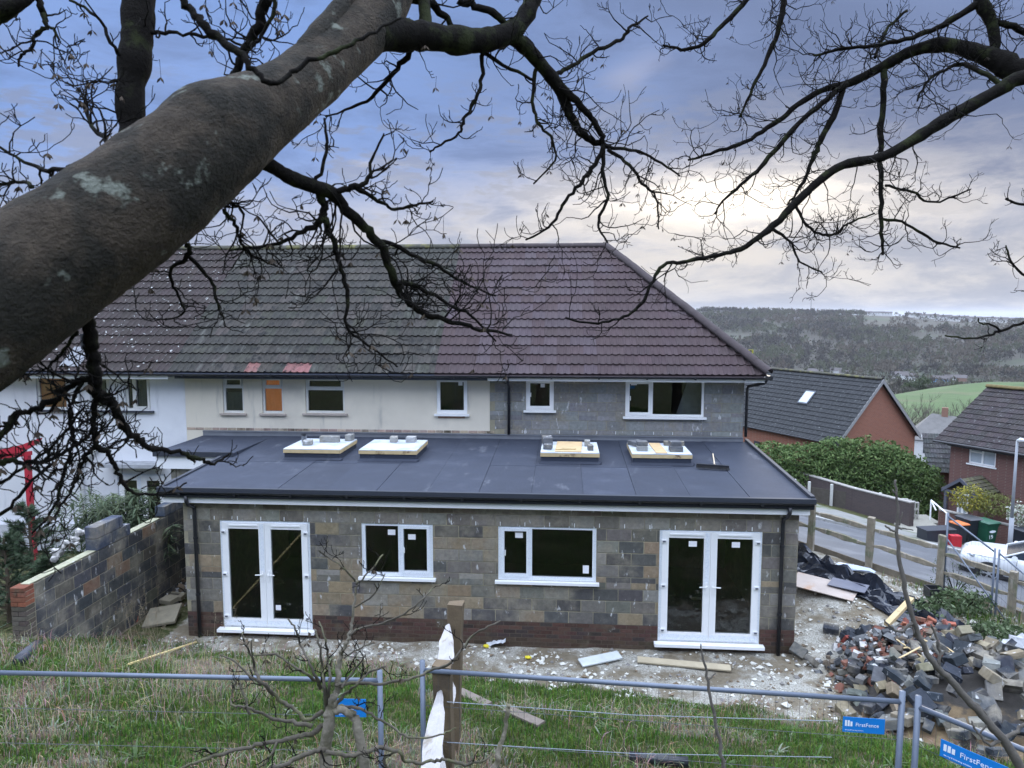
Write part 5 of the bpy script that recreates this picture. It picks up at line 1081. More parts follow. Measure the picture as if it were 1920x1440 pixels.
def cleft_rail(a, b, w_, seed, mat, parent, name='rail', thick=0.045, up_=Vector((0, 0, 1))):
    r = random.Random(seed); a, b = Vector(a), Vector(b); d = (b - a).normalized(); side = d.cross(up_).normalized(); mb = MB(); n = 14; vs = []
    for k in range(n + 1):
        t = k / n; prof = min(1.0, 0.30 + 3.2 * min(t, 1 - t)); ww = w_ * prof * (0.88 + 0.28 * fbm(t * 3.0, seed, 1)); p = a.lerp(b, t) + up_ * 0.04 * fbm(t * 2.0, seed, 7) + side * 0.02 * fbm(t * 2, seed, 3)
        vs += [p - up_ * ww / 2 - side * thick * 0.3 * prof, p - up_ * ww * 0.35 + side * thick * 0.5 * prof, p + up_ * ww * 0.4 + side * thick * 0.4 * prof, p + up_ * ww / 2 - side * thick * 0.5 * prof]
    mb.add(vs, [(4 * k + i, 4 * k + (i + 1) % 4, 4 * k + 4 + (i + 1) % 4, 4 * k + 4 + i) for k in range(n) for i in range(4)] + [(3, 2, 1, 0), tuple(4 * n + i for i in range(4))])
    return mb.build(name, mat, parent)
fp = [aD(1519, 1031, 17.6), aD(1628, 1068, 16.7), aD(1760, 1111, 15.8), aD(1895, 1155, 14.9)]
fp = [Vector((p.x, p.y, zg(p.x, p.y))) for p in fp]
fp = [fp[0] - (fp[1] - fp[0])] + fp + [fp[3] + (fp[3] - fp[2])]
fh = [1.2, 1.22, 1.25, 1.28, 0.98, 1.1]
for i, p in enumerate(fp): post_mesh(fh[i], 0.15, 0.13, 40 + i, cleft, fence, p, rz=-0.64)
for i, (p, q) in enumerate(zip(fp, fp[1:])):
    for k, hh in enumerate((0.98, 0.58)):
        if i == 3: hh -= 0.12
        if i == 4: hh -= 0.2
        cleft_rail(p + Vector((0, 0, hh)), q + Vector((0, 0, hh)), 0.15, 60 + 2 * i + k, cleft, fence)
gravel_board = M('gravel_board', (0.15, 0.13, 0.10), var=0.3, scale=5)
for i, (p, q) in enumerate(zip(fp[:-1], fp[1:])): plank('gravel_board', p + Vector((0.08, 0.1, 0.06)), q + Vector((-0.05, 0.1, 0.06)), 0.16, 0.03, gravel_board, None, None, None, math.pi / 2).parent = fence
anchor(fence, fp[1])

# ------------------------------------------------------------------ near post and rail fence (running away from the camera)
brownp = M('brown_post', (0.145, 0.108, 0.068), var=0.35, scale=6, bump=0.4, bscale=60, color2=(0.085, 0.065, 0.045), c2scale=3)
pale_rail = M('pale_rail', (0.43, 0.41, 0.40), var=0.25, scale=6, bump=0.3, color2=(0.30, 0.265, 0.22), c2=(0.56, 0.68), c2scale=5)
nf = empty('cleft_rail_fence', label='old brown post fence with pale pointed rails leading downhill', cat='fence')
q1 = aZ(845, 1132, 3.38); q2 = aZ(831, 1243, 3.38); dq = q2 - q1; q3 = aD(790, 1462, 4.15)
g1 = zg(q1.x, q1.y); g2 = zg(q2.x, q2.y); g3 = zg(q3.x, q3.y)
post_mesh(q1.z - g1, 0.15, 0.12, 3, brownp, nf, (q1.x, q1.y, g1)); post_mesh(q2.z - g2, 0.15, 0.12, 4, brownp, nf, (q2.x, q2.y, g2)); post_mesh(q3.z - g3, 0.15, 0.12, 8, brownp, nf, (q3.x, q3.y, g3))
for (pa, pb, hh, sd) in ((q1, q2, 0.18, 5), (q2, q3, 0.20, 6), (q1, q2, 0.62, 9), (q2, q3, 0.66, 10)):
    a = Vector((pa.x, pa.y, pa.z - hh)) + Vector((-0.02, -0.075, 0)); b = Vector((pb.x, pb.y, pb.z - hh - 0.15)) + Vector((-0.03, 0.075, 0))
    cleft_rail(a, b, 0.17, sd, pale_rail, nf, thick=0.05, up_=Vector((0.75, 0.05, 0.55)).normalized())
anchor(nf, (q2.x, q2.y, g2))
for (x0, y0, x1, y1, lab) in [(860, 1308, 915, 1330, 'dark weathered board end lying in the grass beside the rail fence'), (950, 1345, 1015, 1368, 'second dark weathered board lying further right in the grass')]:
    a, b = onz(x0, y0), onz(x1, y1); plank('weathered_board', a + Vector((0, 0, 0.10)), b + Vector((0, 0, 0.06)), 0.13, 0.03, M('grey_board', (0.15, 0.125, 0.105), var=0.3, scale=6), lab, 'board')

# ------------------------------------------------------------------ temporary mesh fencing
galv = M('galvanised', (0.125, 0.150, 0.195), rough=0.42, var=0.15, scale=6, bump=0.05, spec=0.5, metal=0.25)
wire = M('mesh_wire', (0.055, 0.06, 0.065), rough=0.5, var=0.1, bump=0)
sign_blue = M('sign_blue', (0.010, 0.20, 0.60), rough=0.4, var=0.04, bump=0); sign_white = M('sign_white', (0.80, 0.84, 0.90), rough=0.5, var=0, bump=0)
def text_mesh(txt, size):
    cu = bpy.data.curves.new('txt', 'FONT'); cu.body = txt; cu.size = size; cu.resolution_u = 2; cu.extrude = 0.0008; cu.align_x = 'LEFT'
    o = bpy.data.objects.new('txt', cu); COL.objects.link(o); dg = bpy.context.evaluated_depsgraph_get(); me = bpy.data.meshes.new_from_object(o.evaluated_get(dg)); bpy.data.objects.remove(o); bpy.data.curves.remove(cu)
    me.materials.clear(); me.materials.append(sign_white); return me
t_big, t_small = text_mesh('FirstFence', 0.062), text_mesh('fencing & hoarding solutions', 0.0175)
def heras(label, a, b, h, sign=None, nwires=14, vstep=0.085, mesh=True, group='temporary mesh fence panels', rb=0.019):
    """a at the left top corner, b at the right top corner; local x along the panel"""
    a, b = Vector(a), Vector(b); d = b - a; L = d.length; dz = d.z; t = empty('mesh_fence_panel', label=label, cat='fence panel', group=group)
    down = Vector((0, 0, -1)); nrm = d.cross(Vector((0, 0, 1))).normalized()
    at = lambda u, v: a + d * (u / L) + down * v
    for u in (0, L): MB().tube([at(u, -0.02), at(u, h)], 0.021, 10).build('post', galv, t, smooth=True)
    MB().tube([at(0, 0.06), at(L, 0.06)], rb, 10).build('top_rail', galv, t, smooth=True)
    MB().tube([at(0, h - 0.12), at(L, h - 0.12)], rb, 10).build('bottom_rail', galv, t, smooth=True)
    if mesh:
        wv = MB(); k = 0.06
        while k < h - 0.12: wv.tube([at(0, k) , at(L, k)], 0.0024, 3, False); k += 0.29
        u = 0.04
        while u < L: wv.tube([at(u, 0.06), at(u, h - 0.12)], 0.0014, 3, False); u += vstep
        wv.build('wire_mesh', wire, t, kind='stuff')
    if sign:
        u, v, sw, sh = sign; m_ = Matrix.Identity(4); ex = d.normalized(); ez = Vector((0, 0, 1)); ez = (ez - ex * ex.dot(ez)).normalized(); ey = ez.cross(ex)
        for i, e in enumerate((ex, ey, ez)): m_.col[i] = (*e, 0)
        m_.col[3] = (*(at(u, v) - ey * 0.006), 1)
        s_ = MB().box(0, sw, 0, 0.003, -sh, 0, mat=m_).build('sign_board', sign_blue, t)
        rot = (m_ @ Matrix.Rotation(math.pi / 2, 4, 'X'))
        for me_, x_, z_ in ((t_big, 0.30 * sw, -0.58 * sh), (t_small, 0.06 * sw, -0.88 * sh)):
            o = obj('lettering', me_, s_, m_ @ Vector((x_, -0.0015, z_)), rot.to_3x3().to_euler(), (sw / 0.46,) * 3)
        lg = MB()
        for i in range(3): lg.box(0.05 * sw + 0.030 * i * sw / 0.46, 0.05 * sw + (0.030 * i + 0.022) * sw / 0.46, -0.0018, -0.0006, -0.60 * sh, -0.60 * sh + (0.42 - 0.07 * abs(i - 0.5)) * sh, mat=m_)
        lg.build('logo', sign_white, s_)
    return anchor(t, at(L / 2, h))
zt_ = 3.42
A = aZ(712, 1262, zt_); B = aZ(-30, 1247, zt_); heras('long mesh fence panel crossing the foreground at left', B, A, 2.0, sign=((A - B).length - 0.42, 0.21, 0.31, 0.145))
A = aZ(792, 1243, zt_); B = aZ(1692, 1301, zt_); heras('wide mesh fence panel crossing the centre foreground with blue sign', A, B, 2.0, sign=((B - A).length - 0.40, 0.20, 0.29, 0.115))
A = aZ(1722, 1310, zt_); B = aZ(2010, 1425, zt_ - 0.02); B = A + (B - A).normalized() * 3.5; heras('angled mesh fence panel at the lower right with blue sign', A, B, 2.0, sign=(0.16, 0.22, 0.40, 0.125))
A = aD(1778, 963, 15.6); B = aD(1866, 1030, 14.6); heras('far mesh fence panel standing before the white car', A, B, 2.0, nwires=8, group=None)
A = aD(1874, 1032, 14.5); B = aD(2010, 1145, 13.2); heras('far mesh fence panel at the right edge beyond the rubble', A, B, 2.0, group=None)
A, B = aD(1777, 1012, 15.5), aD(1905, 1190, 14.3); MB().tube([A, B], 0.016, 8).build('brace_tube', galv, smooth=True, label='loose slanting galvanised brace against the far panel', cat='tube')
# wires strung along the near boundary
for (y0, y1, lab) in [(1316, 1352, 'upper plain fence wire strung across the grass'), (1392, 1420, 'lower plain fence wire strung across the grass')]:
    A, B = aD(838, y0, 5.3), aD(1560, y1, 5.0); MB().tube([A, A.lerp(B, 0.5) + Vector((0, 0, -0.03)), B], 0.0025, 4).build('fence_wire', M('fence_wire', (0.25, 0.28, 0.32), rough=0.4, var=0, bump=0), label=lab, cat='wire')
# pipes on the grass at lower right
for (x0, y0, x1, y1, rr_, m_, lab) in [(1726, 1385, 1765, 1395, 0.05, M('white_pipe', (0.66, 0.68, 0.70), rough=0.35, var=0.03, bump=0), 'short white plastic pipe lying in the grass at lower right'), (1810, 1355, 1890, 1400, 0.045, M('white_pipe', (0.7,) * 3), 'long white plastic pipe lying behind the angled blue sign'), (1727, 1372, 1760, 1380, 0.06, black_pl, 'short black pipe with pale ends beside the white pipe'), (1896, 1385, 1930, 1402, 0.085, M('orange_pipe', (0.46, 0.19, 0.09), rough=0.4, var=0.06, bump=0), 'orange drainage pipe at the lower right corner'), (1180, 1436, 1290, 1446, 0.05, black_pl, 'black pipe at the bottom edge of the grass')]:
    a, b = onz(x0, y0), onz(x1, y1); MB().tube([a + Vector((0, 0, rr_ + 0.04)), b + Vector((0, 0, rr_ + 0.04))], rr_, 12).build('plastic_pipe', m_, smooth=True, label=lab, cat='pipe')
# ------------------------------------------------------------------ brick bungalow across the street
red_br = brick_mat('red_brickwork', (0.30, 0.115, 0.070), (0.25, 0.095, 0.062), (0.30, 0.24, 0.19))
dull_br = brick_mat('dull_brickwork', (0.155, 0.075, 0.062), (0.125, 0.062, 0.055), (0.19, 0.155, 0.135))
conc_tile = M('grey_tile', (0.075, 0.078, 0.081), objcol=True, rough=0.9, var=0.35, scale=5, bump=0.2, bscale=30, c3=(0.17, 0.18, 0.175), c3r=(0.62, 0.72), c3scale=6.5)
def tile_slope(parent, name, O, ux, vy, W, nrow, gauge, tw, mat, color, indiv=False, skip=None):
    """rows of profiled tiles on a slope: O lower left corner, ux along the eaves, vy up the slope (unit vectors)"""
    nz = ux.cross(vy); m_ = Matrix.Identity(4)
    for i, e in enumerate((ux, vy, nz)): m_.col[i] = (*e, 0)
    if indiv:
        me = tile_mesh('roof_tile', mat, tw, gauge * 1.2, 0.045, 8, 0.03); q = m_.to_3x3().to_euler()
        for c in range(nrow):
            x = 0.0
            while x < W - 0.02:
                if not (skip and skip(x, c)): obj('roof_tile', me, parent, O + ux * x + vy * (c * gauge), q, color=vary(color, 0.2))
                x += tw
    else:
        mb = MB()
        for c in range(nrow):
            n = int(W / tw * 4); top = []; back = []; bot = []
            for i in range(n + 1):
                ph = (i / 4 * 1.0) % 1.0; z = 0.028 * (0.5 - 0.5 * math.cos(2 * math.pi * ph)); x = W * i / n; v = c * gauge
                top.append(O + ux * x + vy * v + nz * (0.05 + z)); back.append(O + ux * x + vy * (v + gauge) + nz * (0.012 + z)); bot.append(O + ux * x + vy * v + nz * (0.012))
            k = n + 1; mb.add(top + back + bot, [(i, i + 1, k + i + 1, k + i) for i in range(n)] + [(2 * k + i, 2 * k + i + 1, i + 1, i) for i in range(n)])
        o = mb.build(name, mat, parent, kind='stuff'); o.color = (*color, 1)
bu = empty('brick_bungalow', label='red brick gabled bungalow with lichen grey tiles behind the hedge', cat='house')
BO = Vector((18.65, 43.3, 0)); bang = math.atan2(0.48, 0.88)
u_, v_ = Vector((math.cos(bang), math.sin(bang), 0)), Vector((-math.sin(bang), math.cos(bang), 0))
BR_, BE, BW, BL = 2.26, -1.30, 3.55, 11.5
def bl_(x, y, z): return BO + u_ * x + v_ * y + Vector((0, 0, z))
mb = MB(); mb.add([bl_(-BW + 0.2, 0, -6.5), bl_(BW - 0.2, 0, -6.5), bl_(BW - 0.2, 0, BE + 0.15), bl_(0, 0, BR_ - 0.12), bl_(-BW + 0.2, 0, BE + 0.15)], [(0, 1, 2, 3, 4)])
mb.quad(bl_(-BW + 0.2, BL, -6.5), bl_(-BW + 0.2, 0, -6.5), bl_(-BW + 0.2, 0, BE + 0.15), bl_(-BW + 0.2, BL, BE + 0.15)); mb.quad(bl_(BW - 0.2, 0, -6.5), bl_(BW - 0.2, BL, -6.5), bl_(BW - 0.2, BL, BE + 0.15), bl_(BW - 0.2, 0, BE + 0.15))
mb.build('wall', red_br, bu)
sl = math.hypot(BW, BR_ - BE); vyl = (u_ * BW + Vector((0, 0, BR_ - BE))).normalized()
nr = 15; tile_slope(bu, 'roof_tiles', bl_(-BW, BL, BE), -v_, vyl, BL + 0.25, nr, sl / nr, 0.30, conc_tile, (0.038, 0.040, 0.043))
mb = MB(); mb.quad(bl_(-BW, BL, BE - 0.02), bl_(-BW, -0.22, BE - 0.02), bl_(0, -0.22, BR_ - 0.02), bl_(0, BL, BR_ - 0.02)); mb.quad(bl_(BW, -0.22, BE - 0.02), bl_(BW, BL, BE - 0.02), bl_(0, BL, BR_ - 0.02), bl_(0, -0.22, BR_ - 0.02)); mb.build('roof_deck', conc_tile, bu).color = (0.055, 0.058, 0.060, 1)
brg = M('barge_board', (0.27, 0.27, 0.27), var=0.15, bump=0.1); dkb = M('dark_soffit', (0.05, 0.05, 0.055), var=0.1, bump=0)
for s_ in (-1, 1):
    MB().add([bl_(s_ * BW, -0.26, BE - 0.22), bl_(s_ * BW, -0.26, BE + 0.03), bl_(0, -0.26, BR_ + 0.06), bl_(0, -0.26, BR_ - 0.20), bl_(s_ * BW, -0.22, BE - 0.22), bl_(s_ * BW, -0.22, BE + 0.03), bl_(0, -0.22, BR_ + 0.06), bl_(0, -0.22, BR_ - 0.20)], [(0, 1, 2, 3), (4, 7, 6, 5), (1, 5, 6, 2), (0, 3, 7, 4), (0, 4, 5, 1)]).build('barge_board', brg, bu)
    MB().add([bl_(s_ * BW, -0.2195, BE - 0.06), bl_(0, -0.2195, BR_ - 0.06), bl_(0, 0.0, BR_ - 0.06), bl_(s_ * BW, 0.0, BE - 0.06)], [(0, 1, 2, 3)]).build('soffit', dkb, bu)
a, b = bl_(0, -0.2, BR_ + 0.03), bl_(0, BL, BR_ + 0.03); ridge_run(bu, a, b, ridge_old)
MB().tube([bl_(-BW - 0.05, BL, BE - 0.03), bl_(-BW - 0.05, -0.2, BE - 0.03)], 0.06, 8).build('gutter', black_pl, bu)
MB().tube([bl_(BW + 0.05, BL, BE - 0.03), bl_(BW + 0.05, -0.25, BE - 0.03)], 0.07, 8).build('gutter', upvc, bu)
wv, wx = sl * 0.56, 4.2
def on_l(y, s_): return bl_(-BW, y, BE) + vyl * s_ + (-v_).cross(vyl) * 0.06
mbk = MB(); nn = (-v_).cross(vyl)
q0, q1, q2_, q3 = on_l(4.4, sl * 0.48), on_l(3.6, sl * 0.48), on_l(3.6, sl * 0.70), on_l(4.4, sl * 0.70)
mbk.prism([q0, q1, q2_, q3], nn * 0.06); sk = mbk.build('skylight', M('skylight_frame', (0.10, 0.11, 0.13), var=0.1, bump=0), bu)
c_ = (q0 + q1 + q2_ + q3) / 4; MB().prism([c_ + (q - c_) * 0.82 + nn * 0.061 for q in (q0, q1, q2_, q3)], nn * 0.006).build('pane', M('skylight_glass', (0.42, 0.47, 0.52), rough=0.06, var=0.05, bump=0, spec=0.8), sk)
for y in (6.0, 8.2): MB().prism([bl_(-BW + 0.19, y, -3.2), bl_(-BW + 0.19, y + 0.5, -3.2), bl_(-BW + 0.19, y + 0.5, -2.2), bl_(-BW + 0.19, y, -2.2)], -u_ * 0.03).build('window', dkb, bu)
anchor(bu, bl_(0, 0, -5.3))
# ------------------------------------------------------------------ two-storey brick house at the right edge
rh = empty('brick_house', label='dull red brick two-storey house with tiled porch at right edge', cat='house')
RO = Vector((18.85, 36.5, 0)); ra = math.atan2(-0.85, 0.52); ex_, ey_ = Vector((math.cos(ra), math.sin(ra), 0)), Vector((-math.sin(ra), math.cos(ra), 0))
def rl(x, y, z): return RO + ex_ * x + ey_ * y + Vector((0, 0, z))
def hit(px_, py_, off=0.0):
    r0 = ray(px_, py_); P0 = RO + ey_ * off; t = (P0 - CP).dot(ey_) / r0.dot(ey_); p = CP + r0 * t; return (p - RO).dot(ex_), p.z
x0_, _ = hit(1779, 900); wa = hit(1817, 836); wb2 = hit(1866, 877)
def rbox(mb, x0, x1, y0, y1, z0, z1):
    vs = [rl(x, y, z) for z in (z0, z1) for y in (y0, y1) for x in (x0, x1)]; mb.add(vs, [(0, 2, 3, 1), (4, 5, 7, 6), (0, 1, 5, 4), (2, 6, 7, 3), (0, 4, 6, 2), (1, 3, 7, 5)]); return mb
ops = (wa[0], wb2[0], wb2[1], wa[1])
mb = MB(); XW = 11.0; lm = MB(); wall_open(lm, x0_, XW, -7.0, -0.05, 0.0, 0.3, [ops])
mb.add([rl(*v) for v in lm.v], lm.f); rbox(mb, x0_, x0_ + 0.3, 0.3001, 8.0, -7.0, -0.05); mb.build('wall', dull_br, rh)
mb = MB(); mb.add([rl(x0_, 0.0, -0.06), rl(x0_, 8.0, -0.06), rl(x0_, 3.9, 2.1)], [(0, 1, 2)]); mb.build('gable_wall', dull_br, rh)
ERX, RW, RZ = -0.15, 3.9, 2.25; rsl = math.hypot(RW, RZ + 0.0); vyr = (ey_ * RW + Vector((0, 0, RZ))).normalized()
nr = 12; tile_slope(rh, 'roof_tiles', rl(ERX, -0.35, -0.12), ex_, vyr, 6.2, nr, rsl / nr * 1.08, 0.33, conc_tile, (0.042, 0.036, 0.037), indiv=True)
mb = MB(); mb.quad(rl(ERX + 6.0, -0.35, -0.14), rl(12, -0.35, -0.14), rl(12, 3.9, 2.32), rl(ERX + 6.0, 3.9, 2.32)); mb.quad(rl(ERX, -0.35, -0.15), rl(ERX + 6.0, -0.35, -0.15), rl(ERX + 6.0, 3.9, 2.30), rl(ERX, 3.9, 2.30)); mb.quad(rl(ERX, 3.9, 2.30), rl(12, 3.9, 2.30), rl(12, 8.3, -0.15), rl(ERX, 8.3, -0.15)); mb.build('roof_deck', conc_tile, rh).color = (0.058, 0.050, 0.050, 1)
ridge_run(rh, rl(ERX, 3.85, 2.36), rl(8, 3.85, 2.36), half_round('ridge_tile', 0.44, 0.14, M('mossy_ridge', (0.16, 0.125, 0.055), var=0.4, scale=6, bump=0.3)))
g_ = MB().tube([rl(ERX, -0.42, -0.16), rl(12, -0.42, -0.16)], 0.06, 8).build('gutter', black_pl, rh)
fb = MB(); rbox(fb, x0_ + 0.01, 11, -0.33, -0.30, -0.30, -0.12).build('fascia', dkb, rh)
def rwindow(x0, x1, z0, z1, y, split, ts=None):
    m1 = MB(); loc = MB(); bar_frame(loc, x0, x1, z0, z1, y, y + 0.08, 0.07)
    loc.box((x0 + x1) / 2 + split - 0.04, (x0 + x1) / 2 + split + 0.04, y + 0.001, y + 0.079, z0 + 0.07, z1 - 0.07)
    if ts: loc.box(x0 + 0.07, (x0 + x1) / 2 + split - 0.041, y + 0.002, y + 0.078, ts - 0.03, ts + 0.03)
    m1.add([rl(*v) for v in loc.v], loc.f); f = m1.build('window', upvc, rh)
    rbox(MB(), x0 + 0.06, x1 - 0.06, y + 0.04, y + 0.046, z0 + 0.06, z1 - 0.06).build('pane', M('pale_net_glass', (0.36, 0.41, 0.46), rough=0.12, var=0.1, scale=3, bump=0, spec=0.6), f)
    rbox(MB(), x0 - 0.06, x1 + 0.06, y - 0.12, y + 0.05, z0 - 0.06, z0 - 0.001).build('sill', upvc, f)
rwindow(ops[0], ops[1], ops[2], ops[3], 0.06, 0.0, ops[2] + (ops[3] - ops[2]) * 0.68)
# porch
PY = -1.7
ax, azp = hit(1801, 899, PY); lx, lz = hit(1766, 916, PY); hx_, hz_ = hit(1812, 955, PY)
hw_ = abs(ax - lx); pzr, pze = azp, lz
mb = MB(); rbox(mb, ax - hw_ + 0.12, ax + hw_ - 0.12, PY + 0.25, -0.001, -7.0, pze + 0.05); mb.build('porch_wall', dull_br, rh)
for s_ in (-1, 1):
    sp_ = math.hypot(hw_, pzr - pze); vv = (ex_ * (-s_ * hw_) + Vector((0, 0, pzr - pze))).normalized()
    O_ = rl(ax + s_ * hw_, PY, pze) if s_ < 0 else rl(ax + s_ * hw_, PY, pze)
    if s_ < 0: tile_slope(rh, 'porch_tiles', rl(ax - hw_, 0, pze), -ey_, vv, -PY, 5, sp_ / 5, 0.28, M('mossy_tile', (0.075, 0.075, 0.05), objcol=True, var=0.4, scale=5, color2=(0.10, 0.11, 0.04), c2scale=3), (0.085, 0.075, 0.06))
    else: tile_slope(rh, 'porch_tiles', rl(ax + hw_, PY, pze), ey_, vv, -PY, 5, sp_ / 5, 0.28, M('mossy_tile', (0.075, 0.075, 0.05)), (0.085, 0.078, 0.055))
    MB().add([rl(ax + s_ * hw_, PY - 0.05, pze - 0.14), rl(ax + s_ * hw_, PY - 0.05, pze + 0.04), rl(ax, PY - 0.05, pzr + 0.08), rl(ax, PY - 0.05, pzr - 0.10), rl(ax + s_ * hw_, PY, pze - 0.14), rl(ax + s_ * hw_, PY, pze + 0.04), rl(ax, PY, pzr + 0.08), rl(ax, PY, pzr - 0.10)], [(0, 1, 2, 3), (4, 7, 6, 5), (1, 5, 6, 2), (0, 3, 7, 4), (0, 4, 5, 1)]).build('barge_board', M('slate_barge', (0.09, 0.095, 0.12), var=0.1, bump=0), rh)
MB().add([rl(ax - hw_ + 0.1, PY + 0.28, pze), rl(ax + hw_ - 0.1, PY + 0.28, pze), rl(ax, PY + 0.28, pzr - 0.06)], [(0, 1, 2)]).build('porch_gable', dkb, rh)
rbox(MB(), ax - hw_ + 0.1, ax + hw_ - 0.1, PY - 0.02, PY + 0.08, pze - 0.12, pze + 0.02).build('porch_beam', M('slate_barge', (0.1,) * 3), rh)
rbox(MB(), ax - hw_ + 0.12, ax - hw_ + 0.24, PY, PY + 0.12, -7, pze - 0.121).build('porch_post', M('slate_barge', (0.1,) * 3), rh)
rbox(MB(), ax + hw_ - 0.62, ax + hw_ - 0.40, PY - 0.03, PY - 0.021, pze - 0.10, pze - 0.01).build('house_plate', sign_white, rh)
rwindow(ax - 0.18, ax + 0.30, pze - 1.15, pze - 0.28, PY + 0.17, 0.0)
# lighter verge tiles
for k in range(10):
    p = rl(ax + hw_, PY, pze).lerp(rl(ax, PY, pzr), k / 10); 
anchor(rh, rl(4, 0, -5))
# tile hung link between the two
lk = empty('side_roof', label='low dark tiled roof between bungalow and brick house', cat='roof'); LO = aD(1738, 885, 40)
tile_slope(lk, 'roof_tiles', LO, Vector((0.97, -0.22, 0)).normalized(), Vector((0.15, 0.62, 0.77)).normalized(), 2.4, 8, 0.31, 0.3, conc_tile, (0.07, 0.072, 0.074), indiv=True)
MB().box(-0.05, 0.05, 0, 2.2, 0.05, 0.16, mat=Matrix.Translation(LO + Vector((1.2, 0.2, 0.1))) @ Matrix.Rotation(0.9, 4, 'X') @ Matrix.Rotation(-0.25, 4, 'Z')).build('verge', M('verge_mortar', (0.30, 0.30, 0.28)), lk)
MB().box(0.0, 2.4, 0.1, 0.3, -3.5, 0.0, mat=Matrix.Translation(LO)).build('wall', dull_br, lk)
anchor(lk, LO + Vector((1, 0, -3)))
# pale house further down
fh_ = empty('pale_house', label='white walled house with grey hipped roof seen between two brick houses', cat='house'); c = aD(1764, 800, 75)
a = math.atan2(c.x, c.y)
def fl_(x, y, z): return Vector((c.x, c.y, c.z)) + Vector((math.cos(a), -math.sin(a), 0)) * x + Vector((math.sin(a), math.cos(a), 0)) * y + Vector((0, 0, z))
MB().add([fl_(-3.2, 0, -1.6), fl_(3.6, 0, -1.6), fl_(3.6, 6, -1.6), fl_(-3.2, 6, -1.6), fl_(-0.9, 3, 1.0), fl_(2.6, 3, 0.7)], [(0, 1, 5, 4), (1, 2, 5), (2, 3, 4, 5), (3, 0, 4)]).build('roof', M('pale_roof', (0.16, 0.155, 0.15), var=0.2, scale=2), fh_)
MB().add([fl_(x, y, z) for z in (-5, -1.62) for y in (0.2, 5.8) for x in (-3.0, 3.4)], [(0, 2, 3, 1), (4, 5, 7, 6), (0, 1, 5, 4), (2, 6, 7, 3), (0, 4, 6, 2), (1, 3, 7, 5)]).build('wall', fw_white, fh_)
for x in (-1.5, 0.4, 1.6): MB().add([fl_(x, 0.15, z) if k in (0, 3) else fl_(x + 0.8, 0.15, z) for k, z in ((0, -3.0), (1, -3.0), (2, -2.0), (3, -2.0))], [(0, 1, 2, 3)]).build('window', f_win, fh_)
for x in (0.0, 2.6): MB().add([fl_(x + dx2, 2.8 + dy2, z) for z in (0.3, 1.7) for dy2 in (0, 0.5) for dx2 in (0, 0.6)], [(0, 2, 3, 1), (4, 5, 7, 6), (0, 1, 5, 4), (2, 6, 7, 3), (0, 4, 6, 2), (1, 3, 7, 5)]).build('chimney', fw_brick, fh_)
anchor(fh_, fl_(0, 3, -5))
# ------------------------------------------------------------------ boundary walls, hedge and gate
def wall_run(label, pts, hs, th, mat, cop):
    t = empty('boundary_wall', label=label, cat='wall'); mb = MB(); cp = MB(); n = len(pts)
    for k in range(n - 1):
        a, b = Vector((*pts[k], 0)), Vector((*pts[k + 1], 0)); d = (b - a).normalized(); s_ = Vector((-d.y, d.x, 0)) * th / 2; a.z = z_road(a.x, a.y); b.z = z_road(b.x, b.y)
        for (m_, w_, z0, z1) in ((mb, 1.0, None, 0.0), (cp, 1.25, 0.0005, 0.055)):
            vs = []
            for p, h in ((a, hs[k]), (b, hs[k + 1])):
                for sg in (-1, 1):
                    vs += [p + s_ * sg * w_ + Vector((0, 0, -0.6 if z0 is None else h + z0)), p + s_ * sg * w_ + Vector((0, 0, h + z1))]
            m_.add(vs, [(0, 4, 5, 1), (2, 3, 7, 6), (1, 5, 7, 3), (0, 2, 6, 4), (0, 1, 3, 2), (4, 6, 7, 5)])
    mb.build('wall', mat, t); cp.build('coping', cop, t); return anchor(t, (pts[n // 2][0], pts[n // 2][1], z_road(*pts[n // 2])))
dkwall = brick_mat('dark_brickwork', (0.085, 0.062, 0.060), (0.065, 0.050, 0.052), (0.10, 0.09, 0.085)); cop_m = M('coping_pale', (0.30, 0.285, 0.27), var=0.2)
wall_run('dark brick garden wall with pale coping under the hedge', [(12.0, 43.5), (13.84, 40.5), (15.31, 37.9), (16.38, 33.95)], [1.5, 1.35, 1.2, 1.25], 0.24, dkwall, cop_m)
wall_run('dull brick front wall behind the wheelie bins', [(16.9, 32.6), (18.6, 32.0), (20.8, 31.1), (23.4, 29.9)], [1.25, 1.2, 1.1, 1.05], 0.24, dull_br, cop_m)
hedge_m = [M('hedge_leaf', (0.075, 0.125, 0.038), var=0.3, scale=3, bump=0, trans=0.2), M('hedge_leaf_pale', (0.14, 0.20, 0.07), var=0.3, scale=3, bump=0, trans=0.2)]
hd_ = empty('hedge', label='big clipped green hedge behind the dark brick wall', cat='hedge'); mb = MB(); r = random.Random(15)
for (x, y, d, rx, rzz, n) in [(1440, 868, 41.5, 2.0, 1.35, 2300), (1500, 868, 41, 2.0, 1.35, 2600), (1560, 868, 40.5, 2.0, 1.5, 3000), (1612, 868, 40, 1.9, 1.6, 3200), (1660, 875, 39.5, 1.8, 1.55, 3000), (1700, 890, 39, 1.6, 1.4, 2600), (1732, 905, 38.5, 1.1, 1.1, 1600)]:
    p = aD(x, y, d); leaf_cloud(mb, p, rx, 1.3, rzz, int(n * 1.5), 0.10, r, shell=0.70, mi=None); leaf_cloud(mb, p + Vector((0, -0.2, -1.2)), rx, 1.2, rzz, n, 0.10, r, shell=0.75)
mb.build('foliage', hedge_m, hd_)
for x in (1470, 1560, 1650): p = aD(x, 890, 40); MB().tube([(p.x, p.y, z_road(p.x, p.y) - 0.3), (p.x, p.y, p.z)], [0.10, 0.05], 6).build('stem', bark_far, hd_)
anchor(hd_, (15, 39.5, -4.3))
wp = M('white_post', (0.56, 0.56, 0.54), var=0.1)
